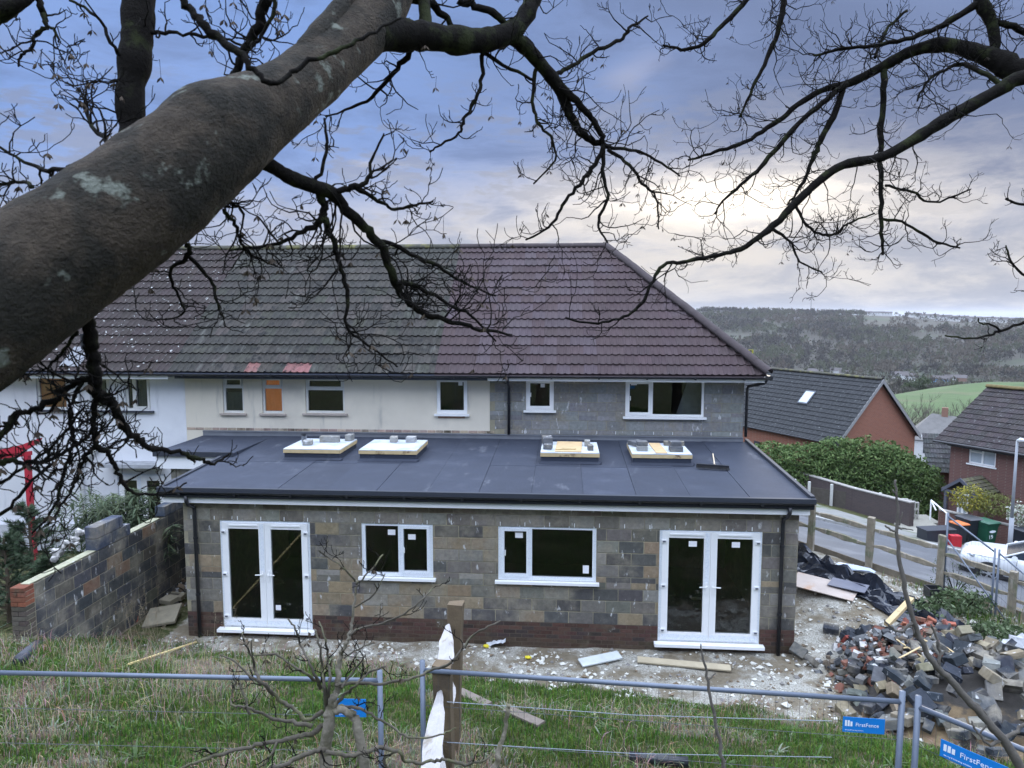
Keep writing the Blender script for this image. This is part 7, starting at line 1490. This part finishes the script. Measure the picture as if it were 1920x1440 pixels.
# branch hanging below the limb at the centre
L([(478, 298, 2.1, 30), (510, 312, 2.15, 26), (545, 333, 2.2, 27), (590, 350, 2.25, 26), (622, 362, 2.3, 27), (648, 392, 2.34, 20), (690, 434, 2.4, 18), (722, 476, 2.45, 16), (738, 525, 2.5, 15), (760, 562, 2.55, 14), (800, 590, 2.6, 11), (850, 603, 2.65, 9), (900, 618, 2.7, 7), (960, 628, 2.75, 4)], bark_d, 10, twigs=(34, 0.22, 0.12))
L([(600, 352, 2.27, 18), (606, 390, 2.3, 15), (598, 415, 2.3, 13), (560, 440, 2.3, 9), (500, 462, 2.3, 6), (430, 470, 2.3, 4)], twigs=(20, 0.18, 0.1))
L([(606, 395, 2.3, 14), (612, 425, 2.32, 12), (622, 450, 2.33, 11), (634, 485, 2.36, 10), (650, 540, 2.4, 8), (651, 612, 2.42, 6), (690, 645, 2.45, 5), (745, 688, 2.5, 3)], twigs=(22, 0.2, 0.1))
L([(620, 362, 2.3, 12), (660, 352, 2.3, 11), (690, 335, 2.3, 8), (697, 300, 2.3, 6), (720, 250, 2.3, 3)], twigs=(10, 0.13, -0.2))
L([(660, 352, 2.32, 9), (710, 375, 2.35, 7), (740, 392, 2.4, 6), (780, 385, 2.4, 5), (812, 376, 2.4, 3)], twigs=(12, 0.12, 0.0))
L([(588, 340, 2.25, 8), (608, 310, 2.25, 7), (612, 265, 2.25, 6), (608, 222, 2.25, 4)], twigs=(4, 0.1, 0.0))
L([(738, 528, 2.5, 10), (790, 540, 2.55, 8), (850, 575, 2.6, 6), (880, 590, 2.6, 5), (930, 640, 2.65, 3)], twigs=(14, 0.18, 0.1))
L([(700, 448, 2.42, 9), (760, 470, 2.5, 8), (820, 500, 2.55, 7), (870, 530, 2.6, 5), (930, 555, 2.6, 3)], twigs=(16, 0.18, 0.1))
L([(420, 392, 2.1, 8), (440, 420, 2.15, 7), (452, 452, 2.2, 6), (470, 475, 2.25, 5), (520, 500, 2.3, 3)], twigs=(14, 0.16, 0.1))
L([(352, 455, 2.0, 10), (352, 480, 2.02, 9), (320, 510, 2.05, 7), (330, 545, 2.1, 5), (345, 585, 2.12, 4), (310, 600, 2.15, 2.5)], twigs=(8, 0.13, 0.1))
L([(355, 482, 2.02, 8), (395, 525, 2.1, 6), (405, 560, 2.12, 5), (420, 600, 2.15, 3)], twigs=(8, 0.14, 0.1))
# branches hanging at the lower left
L([(160, 585, 1.86, 22), (168, 622, 1.88, 24), (171, 662, 1.9, 25), (178, 697, 1.92, 24), (178, 722, 1.94, 22), (187, 742, 1.96, 22), (208, 756, 1.98, 18), (225, 788, 2.0, 15), (234, 804, 2.02, 15), (260, 823, 2.05, 11), (288, 841, 2.1, 10), (333, 848, 2.15, 9), (372, 862, 2.2, 8), (402, 868, 2.25, 6), (430, 850, 2.3, 4)], bark_d, 10, knob=0.2, twigs=(20, 0.14, 0.0))
L([(184, 742, 1.96, 14), (177, 770, 1.97, 11), (177, 818, 1.98, 11), (184, 840, 2.0, 11), (200, 846, 2.0, 9), (211, 864, 2.02, 9), (222, 890, 2.04, 8), (240, 916, 2.06, 7), (270, 927, 2.1, 5), (312, 925, 2.15, 4), (350, 905, 2.2, 3)], bark_d, twigs=(16, 0.14, 0.0))
L([(178, 708, 1.93, 14), (150, 714, 1.92, 13), (135, 721, 1.92, 12), (104, 745, 1.9, 12), (73, 764, 1.88, 11), (42, 774, 1.86, 10), (20, 786, 1.84, 12), (0, 815, 1.82, 12), (-40, 850, 1.8, 12)], bark_d, twigs=(16, 0.14, 0.0))
L([(153, 717, 1.92, 8), (140, 745, 1.92, 7), (131, 765, 1.93, 7), (129, 785, 1.94, 7), (135, 808, 1.95, 8), (136, 830, 1.96, 7), (124, 872, 1.96, 7), (112, 920, 1.97, 6), (95, 960, 1.98, 5), (60, 1000, 2.0, 3)], bark_d, twigs=(18, 0.14, 0.1))
L([(183, 841, 2.0, 9), (162, 852, 2.0, 8), (150, 880, 2.0, 7), (140, 905, 2.0, 6), (120, 940, 2.0, 5), (90, 985, 2.0, 3)], bark_d, twigs=(14, 0.14, 0.1))
L([(-20, 862, 1.85, 17), (0, 866, 1.86, 15), (25, 862, 1.87, 10), (48, 868, 1.88, 8), (83, 864, 1.9, 7), (125, 846, 1.93, 7), (158, 824, 1.96, 6), (175, 800, 1.98, 5)], bark_d, twigs=(18, 0.13, 0.1))
L([(-20, 920, 1.9, 8), (40, 880, 1.92, 6), (88, 845, 1.94, 5), (130, 800, 1.96, 5), (160, 760, 1.97, 3)], twigs=(16, 0.12, 0.0))
L([(-30, 990, 1.9, 9), (20, 950, 1.92, 7), (60, 900, 1.94, 6), (110, 860, 1.96, 4)], twigs=(14, 0.13, 0.0))
L([(145, 620, 1.9, 7), (120, 655, 1.9, 6), (95, 685, 1.9, 5), (70, 700, 1.9, 3)], twigs=(12, 0.12, 0.1))
# upper left corner
L([(-40, 40, 2.2, 46), (-5, 22, 2.2, 42), (30, 8, 2.2, 30), (70, -20, 2.25, 22)], bark_d, twigs=(6, 0.14, 0.2))
L([(68, -10, 2.25, 12), (82, 20, 2.25, 11), (86, 45, 2.25, 9), (68, 65, 2.25, 7), (58, 92, 2.25, 6), (40, 105, 2.25, 5), (35, 125, 2.25, 3)], twigs=(12, 0.12, 0.0))
L([(88, 48, 2.25, 6), (105, 60, 2.25, 5), (110, 80, 2.25, 3)], twigs=(8, 0.1, 0.0))
L([(215, 290, 2.05, 10), (195, 260, 2.1, 8), (170, 235, 2.15, 7), (160, 195, 2.2, 5), (165, 150, 2.2, 3)], twigs=(22, 0.15, -0.5))
L([(160, 300, 2.0, 9), (110, 320, 2.05, 8), (60, 310, 2.1, 7), (20, 290, 2.1, 5), (-20, 260, 2.1, 4)], twigs=(24, 0.15, -0.1))
L([(60, 350, 2.0, 8), (40, 340, 2.1, 6), (0, 345, 2.1, 5)], twigs=(12, 0.14, -0.1))
L([(395, 395, 2.1, 9), (430, 380, 2.15, 7), (455, 400, 2.2, 5), (450, 440, 2.2, 3)], twigs=(14, 0.14, 0.0))
T.finish()
T2 = Tree('overhanging_tree', 'bare dark branches of an overhanging tree reaching in from the right', (aD(2640, -110, 3.85).x + 0.15, aD(2640, -110, 3.85).y - 0.1, z_ground(5, 3.5)), 44); T2.dens = 0.85
L = T2.limb
jn = aD(2640, -110, 3.85); stem = MB(); stem.tube([Vector((jn.x + 0.15, jn.y - 0.1, z_ground(jn.x + 0.15, jn.y - 0.1) - 0.3)), Vector((jn.x + 0.1, jn.y - 0.05, 5.5)), jn + Vector((0.03, 0, -0.2)), jn + Vector((-0.1, 0.1, 1.6)), jn + Vector((-0.4, 0.2, 3.4))], [0.22, 0.19, 0.17, 0.12, 0.03], 12).build('trunk', bark, T2.root, smooth=True)
L([(2640, -110, 3.85, 84), (2300, 60, 3.9, 60), (2080, 118, 4.0, 50), (1920, 135, 4.1, 46), (1880, 118, 4.15, 44), (1835, 100, 4.2, 30), (1770, 84, 4.3, 27), (1710, 96, 4.35, 22), (1660, 122, 4.4, 19), (1595, 155, 4.45, 15), (1540, 170, 4.5, 12), (1485, 206, 4.5, 10), (1440, 240, 4.5, 9), (1385, 272, 4.5, 8), (1330, 288, 4.5, 6), (1290, 300, 4.5, 4)], bark_d, 10, knob=0.2, twigs=(46, 0.30, 0.05))
L([(2080, 120, 4.0, 34), (1920, 145, 3.95, 28), (1880, 165, 3.95, 25), (1820, 198, 3.95, 23), (1770, 226, 3.95, 23), (1700, 270, 3.95, 20), (1650, 295, 3.95, 18), (1580, 310, 3.95, 16), (1535, 340, 3.95, 15), (1490, 382, 3.95, 14), (1440, 432, 3.95, 12), (1390, 466, 3.95, 9), (1340, 480, 3.95, 8), (1290, 490, 3.95, 7), (1245, 498, 3.95, 7), (1220, 535, 3.95, 6), (1198, 575, 3.95, 6), (1160, 598, 3.95, 5), (1110, 606, 3.95, 5), (1060, 595, 3.95, 3)], bark_d, 10, knob=0.15, twigs=(40, 0.26, 0.1))
L([(1588, 158, 4.45, 12), (1550, 186, 4.4, 11), (1500, 230, 4.4, 10), (1450, 286, 4.4, 9), (1410, 330, 4.4, 7), (1362, 370, 4.4, 5), (1340, 402, 4.4, 3)], twigs=(24, 0.24, 0.1))
L([(1582, 162, 4.45, 12), (1566, 210, 4.45, 12), (1542, 258, 4.45, 11), (1525, 296, 4.45, 9), (1506, 340, 4.45, 6), (1478, 382, 4.45, 3)], twigs=(20, 0.2, 0.1))
L([(1657, 130, 4.4, 12), (1655, 200, 4.4, 12), (1650, 285, 4.4, 11), (1652, 350, 4.4, 9), (1652, 425, 4.4, 8), (1655, 478, 4.4, 5)], twigs=(30, 0.18, 0.0))
L([(1560, -260, 4.25, 16), (1475, -40, 4.3, 12), (1470, 5, 4.3, 11), (1460, 50, 4.3, 10), (1440, 110, 4.3, 8), (1412, 165, 4.3, 6), (1386, 220, 4.3, 4)], twigs=(30, 0.22, 0.1))
L([(1540, -230, 4.3, 15), (1430, -40, 4.4, 11), (1400, 0, 4.4, 10), (1360, 42, 4.4, 9), (1320, 80, 4.4, 8), (1278, 92, 4.4, 6), (1242, 84, 4.4, 3)], twigs=(22, 0.16, -0.1))
L([(2050, -260, 4.1, 40), (1900, -130, 4.15, 30), (1850, -30, 4.2, 26), (1840, 2, 4.2, 24), (1858, 40, 4.2, 22), (1866, 86, 4.2, 18), (1850, 105, 4.2, 14)], bark_d, twigs=(14, 0.22, -0.1))
L([(1840, 2, 4.2, 15), (1770, 46, 4.25, 11), (1710, 70, 4.3, 9), (1636, 86, 4.35, 7), (1576, 91, 4.4, 6), (1526, 104, 4.4, 4)], twigs=(40, 0.24, -0.1))
L([(1860, 40, 4.2, 12), (1900, 50, 4.2, 12), (1960, 80, 4.2, 14)], twigs=(14, 0.2, -0.1))
L([(1700, 20, 4.5, 5), (1660, 60, 4.5, 6), (1640, 110, 4.5, 5)], twigs=(14, 0.2, 0.0))
L([(1885, 165, 3.95, 10), (1850, 140, 4.0, 9), (1800, 120, 4.1, 8), (1775, 130, 4.1, 6), (1740, 150, 4.1, 5), (1720, 190, 4.1, 3)], twigs=(22, 0.2, 0.1))
L([(1490, 382, 3.95, 6), (1520, 430, 3.95, 5), (1560, 440, 3.95, 5), (1590, 420, 3.95, 4), (1640, 400, 3.95, 3)], twigs=(18, 0.18, 0.0))
L([(1650, 410, 4.4, 6), (1700, 420, 4.4, 5), (1750, 450, 4.4, 5), (1800, 465, 4.4, 3)], twigs=(12, 0.16, 0.0))
L([(1660, 348, 4.4, 5), (1710, 360, 4.4, 5), (1750, 380, 4.4, 4), (1820, 355, 4.4, 3)], twigs=(10, 0.14, 0.0))
L([(1445, 430, 3.95, 7), (1480, 450, 3.95, 5), (1500, 490, 3.95, 4), (1540, 510, 3.95, 3)], twigs=(14, 0.16, 0.1))
L([(1980, 590, 4.0, 8), (1920, 605, 4.0, 6), (1875, 620, 4.0, 5), (1845, 632, 4.0, 4), (1810, 635, 4.0, 4), (1772, 629, 4.0, 3)], twigs=(5, 0.08, 0.0))
L([(1875, 619, 4.0, 4), (1855, 608, 4.0, 4), (1838, 606, 4.0, 3), (1834, 596, 4.0, 2)])
L([(1990, 400, 4.0, 7), (1920, 385, 4.0, 5), (1885, 372, 4.0, 4)], twigs=(8, 0.12, 0.0))
L([(1990, 560, 4.0, 7), (1925, 520, 4.0, 5), (1895, 490, 4.0, 4), (1886, 460, 4.0, 3)], twigs=(8, 0.12, 0.1))
T2.finish()
# young pale stemmed tree low in the centre foreground
T3 = Tree('pale_sapling', 'young bare tree with pale mottled stems low in the foreground', (-0.9, 2.5, z_ground(-0.9, 2.5)), 63, mat=M('dull_stem', (0.085, 0.075, 0.058), rough=0.9, var=0.3, scale=25, bump=0.3, color2=(0.11, 0.11, 0.06), c2scale=12))
L = T3.limb; D = 3.05
fz = Vector((-0.88, 2.62, z_ground(-0.88, 2.62) - 0.1))
MB().tube([fz, fz.lerp(aD(615, 1462, D), 0.6), aD(614, 1455, D)], [0.036, 0.03, 0.0265], 10).build('stem', pale_bark, T3.root, smooth=True)
MB().tube([fz + Vector((0.05, 0, 0)), fz.lerp(aD(690, 1465, D), 0.6), aD(689, 1455, D)], [0.03, 0.026, 0.024], 10).build('stem', pale_bark, T3.root, smooth=True)
L([(614, 1460, D, 24), (610, 1407, D, 23), (617, 1358, D, 20), (620, 1334, D, 18), (625, 1310, D, 15), (632, 1295, D, 12), (635, 1271, D, 11), (635, 1243, D, 9), (645, 1215, D, 8), (653, 1200, D, 7), (657, 1180, D, 6), (661, 1160, D, 5), (666, 1118, D, 4.5), (669, 1088, D, 4)], pale_bark, 10, name='stem')
L([(689, 1460, D, 21), (677, 1398, D, 19), (667, 1354, D, 17), (657, 1337, D, 15), (633, 1332, D, 13), (610, 1340, D, 13)], pale_bark, 10, name='stem')
tws = (6, 0.10, -0.5)
for pts in ([(604, 1334, 10), (578, 1350, 8), (548, 1326, 7), (519, 1306, 7), (503, 1291, 7), (487, 1275, 6), (479, 1255, 5), (471, 1229, 4), (459, 1205, 4), (455, 1186, 3)], [(598, 1279, 7), (568, 1261, 5), (538, 1241, 4), (517, 1227, 4), (475, 1228, 3), (472, 1200, 3)], [(600, 1290, 7), (594, 1271, 6), (578, 1239, 5), (564, 1209, 4), (554, 1180, 4), (540, 1160, 3)], [(585, 1362, 9), (548, 1354, 7), (519, 1348, 6), (479, 1334, 5), (463, 1324, 5), (437, 1324, 4), (433, 1308, 3), (445, 1271, 2.5)],
            [(605, 1360, 11), (588, 1374, 10), (558, 1380, 9), (519, 1390, 8), (479, 1398, 8), (430, 1411, 7), (380, 1425, 6), (330, 1445, 5)], [(608, 1405, 10), (590, 1409, 9), (558, 1421, 9), (528, 1435, 9), (490, 1450, 8)], [(612, 1410, 9), (657, 1417, 8), (687, 1409, 8), (717, 1402, 8), (746, 1409, 7), (765, 1428, 6), (808, 1428, 6), (836, 1425, 5), (871, 1432, 6), (907, 1427, 4), (921, 1414, 3)], [(620, 1330, 8), (645, 1325, 7), (671, 1327, 6), (701, 1343, 5), (732, 1362, 4), (765, 1381, 4), (805, 1383, 3.5), (836, 1374, 3), (855, 1364, 2)],
            [(630, 1285, 7), (660, 1279, 6), (713, 1282, 5.5), (765, 1273, 5), (808, 1258, 5), (848, 1239, 5), (883, 1194, 4), (916, 1175, 3.5), (938, 1164, 2.5)], [(655, 1190, 5), (675, 1178, 4), (718, 1168, 4), (760, 1149, 3.5), (789, 1126, 3), (812, 1102, 2.5)], [(667, 1090, 4), (640, 1062, 3), (612, 1042, 3), (597, 1032, 3)], [(668, 1095, 4), (690, 1075, 3), (718, 1040, 3)], [(663, 1140, 3), (700, 1115, 3), (722, 1075, 2)], [(612, 1330, 8), (606, 1290, 7), (604, 1255, 5), (600, 1215, 4), (590, 1180, 3)], [(616, 1320, 8), (618, 1280, 6), (614, 1235, 5), (610, 1200, 4), (598, 1165, 3)], [(625, 1325, 8), (650, 1300, 6), (672, 1280, 5), (690, 1262, 4), (722, 1250, 3)], [(640, 1290, 5), (665, 1255, 4), (685, 1230, 3)], [(645, 1235, 4), (670, 1218, 3), (700, 1205, 2.5)],
            [(505, 1292, 5), (470, 1270, 4), (440, 1240, 3.5), (412, 1228, 2.5)], [(470, 1340, 5), (455, 1300, 4), (450, 1280, 3)], [(520, 1390, 6), (505, 1420, 5), (480, 1445, 4)], [(740, 1408, 5), (720, 1425, 5), (735, 1450, 4)]):
    L([(x, y, D + T3.r.uniform(-0.06, 0.06) - 0.1 * (y > 1380), wd) for x, y, wd in pts], twigs=tws)
T3.finish('shoots')
# stub close to the lens and thin saplings at the right
T4 = Tree('thin_sapling', 'tall thin bare sapling leaning across the rubble heap at right', (2.6, 2.9, z_ground(2.6, 2.9)), 71, mat=M('grey_stem', (0.10, 0.09, 0.078), rough=0.9, var=0.3, scale=25, bump=0.3))
q = aD(1935, 1470, 3.4); MB().tube([Vector((q.x + 0.25, q.y - 0.2, z_ground(q.x + 0.25, q.y - 0.2) - 0.1)), q, aD(1915, 1442, 3.4)], [0.04, 0.034, 0.03], 8).build('stem', T4.mat, T4.root, smooth=True)
T4.limb([(1918, 1447, 3.4, 18), (1880, 1384, 3.4, 16), (1832, 1330, 3.4, 14), (1782, 1275, 3.4, 12), (1745, 1234, 3.4, 11), (1711, 1162, 3.4, 9), (1692, 1072, 3.4, 8), (1683, 1012, 3.4, 7), (1683, 949, 3.4, 5), (1679, 900, 3.4, 4)], name='stem')
for pts in ([(1711, 1165, 6), (1690, 1185, 5), (1670, 1175, 4), (1658, 1161, 3)], [(1760, 1255, 8), (1762, 1220, 6), (1755, 1195, 5), (1745, 1170, 3)], [(1683, 1000, 5), (1668, 992, 4), (1660, 985, 3)], [(1684, 990, 4), (1700, 992, 3), (1712, 994, 2)], [(1680, 930, 4), (1674, 918, 3)], [(1686, 985, 3), (1692, 960, 2)], [(1882, 1386, 7), (1855, 1395, 6), (1830, 1370, 4), (1822, 1352, 3)], [(1885, 1385, 8), (1912, 1365, 7), (1935, 1350, 6)], [(1710, 1160, 5), (1714, 1190, 3)], [(1800, 1300, 6), (1850, 1340, 4), (1838, 1378, 3)]):
    T4.limb([(x, y, 3.4, wd) for x, y, wd in pts])
T4.finish()
T5 = Tree('slender_shoot', 'slender bare shoot rising before the right door', (0.9, 2.2, z_ground(0.9, 2.2)), 72, mat=T4.mat)
q = aD(1362, 1455, 3.0); MB().tube([Vector((q.x, q.y, z_ground(q.x, q.y) - 0.1)), q], [0.012, 0.010], 6).build('stem', T4.mat, T5.root)
T5.limb([(1360, 1455, 3.0, 8), (1350, 1400, 3.0, 7), (1338, 1330, 3.0, 6), (1326, 1268, 3.0, 5), (1318, 1230, 3.0, 4), (1314, 1207, 3.0, 2)], name='stem')
T5.limb([(1328, 1275, 3.0, 3), (1342, 1262, 3.0, 2)]); T5.finish()
T6 = Tree('cut_stub', 'blurred cut stem stub close to the camera at bottom centre', (-0.02, 1.6, z_ground(-0.02, 1.6)), 73, mat=pale_bark)
q = aD(922, 1460, 2.2); MB().tube([Vector((q.x, q.y, z_ground(q.x, q.y) - 0.1)), q], [0.016, 0.0125], 8).build('stem', pale_bark, T6.root)
T6.limb([(922, 1460, 2.2, 14), (935, 1415, 2.2, 11), (944, 1385, 2.2, 9), (950, 1350, 2.2, 8), (954, 1322, 2.2, 8)], name='stem'); T6.finish()

# ------------------------------------------------------------------ grass, weeds and brambles
def grass(name, n, seed, hmin, hmax, region, colf, label, lean=0.6, wid=0.0048):
    r = np.random.default_rng(seed); V = []; F = []; Cc = []; rr = random.Random(seed); cnt = 0; guard = 0
    while cnt < n and guard < n * 12:
        guard += 1; X, Y = region(rr)
        if X is None: continue
        z = zg(X, Y); h = rr.uniform(hmin, hmax) * (0.55 + 1.1 * max(0, fbm(X * 2.4, Y * 2.4, 9) + 0.35)); a = rr.uniform(0, 6.283); ln = lean * rr.uniform(0.2, 1.2); dx_, dy_ = math.cos(a) * ln * h, math.sin(a) * ln * h
        wx, wy = -math.sin(a + rr.uniform(-1, 1)) * wid, math.cos(a + rr.uniform(-1, 1)) * wid; o = len(V)
        V += [(X - wx, Y - wy, z - 0.02), (X + wx, Y + wy, z - 0.02), (X + dx_ * 0.35 + wx * 0.8, Y + dy_ * 0.35 + wy * 0.8, z + h * 0.62), (X + dx_ * 0.35 - wx * 0.8, Y + dy_ * 0.35 - wy * 0.8, z + h * 0.62), (X + dx_, Y + dy_, z + h * (0.95 - 0.25 * ln))]
        F += [(o, o + 1, o + 2, o + 3), (o + 3, o + 2, o + 4)]; c = colf(rr, X, Y); Cc += [c] * 5; cnt += 1
    me = bpy.data.meshes.new(name); me.from_pydata(V, [], F); me.update(); at = me.color_attributes.new('blade', 'FLOAT_COLOR', 'POINT')
    at.data.foreach_set('color', np.array([(*c, 1.0) for c in Cc], dtype=np.float32).ravel()); me.materials.append(M('grass_blade', (0.1, 0.1, 0.1), rough=0.8, var=0, bump=0, attr='blade', spec=0.2, trans=0.3))
    return tag(obj(name, me), label, kind='stuff')
def reg_bank(rr):
    Y = rr.uniform(4.4, 12.6); X = rr.uniform(-0.86 * Y - 0.6, 0.72 * Y + 0.6)
    if X < -8.7 or (X < -7.1 and Y > 12.2): return None, None
    s = Y - lerp_tab(YE, X) + 0.45 * fbm(X * 1.1, Y * 1.1, 5)
    if s > 0.02 and not (X < -6.4 and s < 0.5): return None, None
    if X > 3.6 and (pile_h(X, Y) > 0.02): return None, None
    if X > 4.6 and Y > 9.3: return None, None
    return X, Y
def cg(rr, X, Y):
    q = fbm(X * 0.55, Y * 0.55, 2) + 0.25 * fbm(X * 2.2, Y * 2.2, 6) + rr.uniform(-0.25, 0.25) + 0.10 * smooth(-2, -6, X)
    if q > 0.40: return tuple(c * rr.uniform(0.7, 1.25) for c in (0.30, 0.265, 0.185))
    g = rr.choice(((0.075, 0.155, 0.022), (0.050, 0.112, 0.020), (0.120, 0.195, 0.035), (0.100, 0.125, 0.045))); return tuple(c * rr.uniform(0.7, 1.2) for c in g)
grass('rough_grass', 150000, 1, 0.035, 0.115, reg_bank, cg, 'short rough green grass covering the bank')
def cs_(rr, X, Y): return tuple(c * rr.uniform(0.65, 1.25) for c in rr.choice(((0.40, 0.355, 0.25), (0.33, 0.28, 0.19), (0.26, 0.20, 0.15))))
def reg_straw(rr):
    for _ in range(20):
        X, Y = reg_bank(rr)
        if X is None: continue
        q = fbm(X * 0.45, Y * 0.45, 21) + 0.3 * smooth(0, -6, X) - 0.12
        if Y > lerp_tab(YE, X) - 0.9 and X < -2.8: q += 0.35
        if q > 0.08 + rr.uniform(-0.1, 0.15): return X, Y
    return None, None
grass('dead_grass', 9000, 2, 0.10, 0.32, reg_straw, cs_, 'long dead straw coloured grass in tufts on the bank', lean=0.9, wid=0.003)
def reg_right(rr):
    X = rr.uniform(6.0, 12.5); Y = rr.uniform(9.0, 16.0); t = (X - FEN0.x) * FENN.x + (Y - FEN0.y) * FENN.y
    if t > 0.5 or pile_h(X, Y) > 0.05: return None, None
    if X < 8.0 and not (-0.7 < t < 0.4): return None, None
    return X, Y
grass('verge_grass', 14000, 3, 0.06, 0.25, reg_right, cg, 'rough grass along the street fence and behind the rubble')
# broad-leaved weeds dotted over the bank
r = random.Random(55); mb = MB(); wm_ = [M('weed_leaf', (0.075, 0.115, 0.045), var=0.2, bump=0, trans=0.2), M('weed_grey', (0.18, 0.21, 0.15), var=0.2, bump=0, trans=0.2)]
for k in range(230):
    X, Y = reg_bank(r)
    if X is None: continue
    g = 1 if r.random() < 0.2 else 0
    for j in range(r.randint(5, 12)): a = r.uniform(0, 6.28); strap_leaf(mb, (X, Y, zg(X, Y)), Vector((math.cos(a), math.sin(a), r.uniform(0.5, 1.6))).normalized(), r.uniform(0.10, 0.22), 0.016, r.uniform(0.6, 1.6), g, r)
mb.build('weeds', wm_, label='broad leaved weeds scattered through the grass', kind='stuff')
# dry flower stalks by the wall
mb = MB(); dry = M('dry_stalk', (0.27, 0.22, 0.15), var=0.2, bump=0)
for k in range(60):
    x = r.uniform(165, 300) if k < 40 else r.uniform(360, 440); p = onz(x, r.uniform(1150, 1210)); h = r.uniform(0.35, 0.85); l = Vector((r.uniform(-0.2, 0.2), r.uniform(-0.1, 0.1), 0)); mb.tube([p, p + l * 0.5 + Vector((0, 0, h * 0.6)), p + l + Vector((0, 0, h))], [0.004, 0.003, 0.002], 3, False)
    for j in range(7): q = p + l * 0.8 + Vector((0, 0, h * r.uniform(0.5, 1.0))); e = q + Vector((r.uniform(-0.06, 0.06), r.uniform(-0.06, 0.06), r.uniform(0.0, 0.07))); mb.tube([q, e], [0.002, 0.004], 3, False)
mb.build('dry_stalks', dry, label='dry seed stalks standing at the foot of the garden wall', kind='stuff')
# brambles behind the rubble
bm_m = [M('bramble_leaf', (0.055, 0.085, 0.035), var=0.3, bump=0, trans=0.2), M('bramble_pale', (0.13, 0.17, 0.095), var=0.3, bump=0, trans=0.2)]
for (x, y, d, rx, rzz, n, lab) in [(1740, 1160, 13.6, 0.6, 0.26, 600, 'dark leafy bramble clump behind the loose bricks'), (1800, 1150, 13.4, 0.8, 0.32, 900, 'broad bramble clump in front of the far mesh panel'), (1870, 1200, 12.6, 0.7, 0.22, 600, 'low bramble growth right of the rubble heap')]:
    p = onz(x, y); t = empty('bramble', p, 0, lab, 'bramble'); mb = MB(); leaf_cloud(mb, (0, 0, rzz * 0.7), rx, rx * 0.7, rzz, n, 0.045, r, shell=0.3, narrow=0.6); mb.build('foliage', bm_m, t); st = MB()
    for k in range(10): a = r.uniform(0, 6.28); st.tube([(0, 0, 0), (math.cos(a) * rx * 0.5, math.sin(a) * rx * 0.4, rzz * 1.2), (math.cos(a) * rx, math.sin(a) * rx * 0.6, rzz * 0.6)], 0.006, 4, False)
    st.build('stems', twig_m, t)
p = onz(1790, 1115); t = empty('thorn_bush', p, 0, 'thin leggy bush in front of the street fence end', 'bush'); mb = MB(); st = MB()
for k in range(22):
    a = r.uniform(0, 6.28); e = Vector((math.cos(a) * 0.7, math.sin(a) * 0.5, r.uniform(0.3, 0.95))); st.tube([(0, 0, 0), tuple(e * 0.5 + Vector((0, 0, 0.15))), tuple(e)], [0.008, 0.005, 0.003], 4, False)
    for j in range(9): leaf_cloud(mb, e * r.uniform(0.4, 1.0) + Vector((0, 0, 0.1)), 0.08, 0.08, 0.08, 2, 0.03, r)
st.build('stems', twig_m, t); mb.build('leaves', bm_m, t)
# ------------------------------------------------------------------ air
hm = bpy.data.materials.new('haze'); hm.use_nodes = True; hm.node_tree.nodes.clear(); q = NT(hm.node_tree)
pv = q.n('ShaderNodeVolumePrincipled'); pv.inputs['Color'].default_value = (0.90, 0.91, 0.95, 1); pv.inputs['Density'].default_value = 0.00009; pv.inputs['Anisotropy'].default_value = 0.0
o_ = q.n('ShaderNodeOutputMaterial'); q.put(o_.inputs['Volume'], pv.outputs[0])
MB().box(-62000, 62000, -600, 72000, -140, 60).build('haze', hm, label='thin grey blue haze over the valley', kind='stuff')
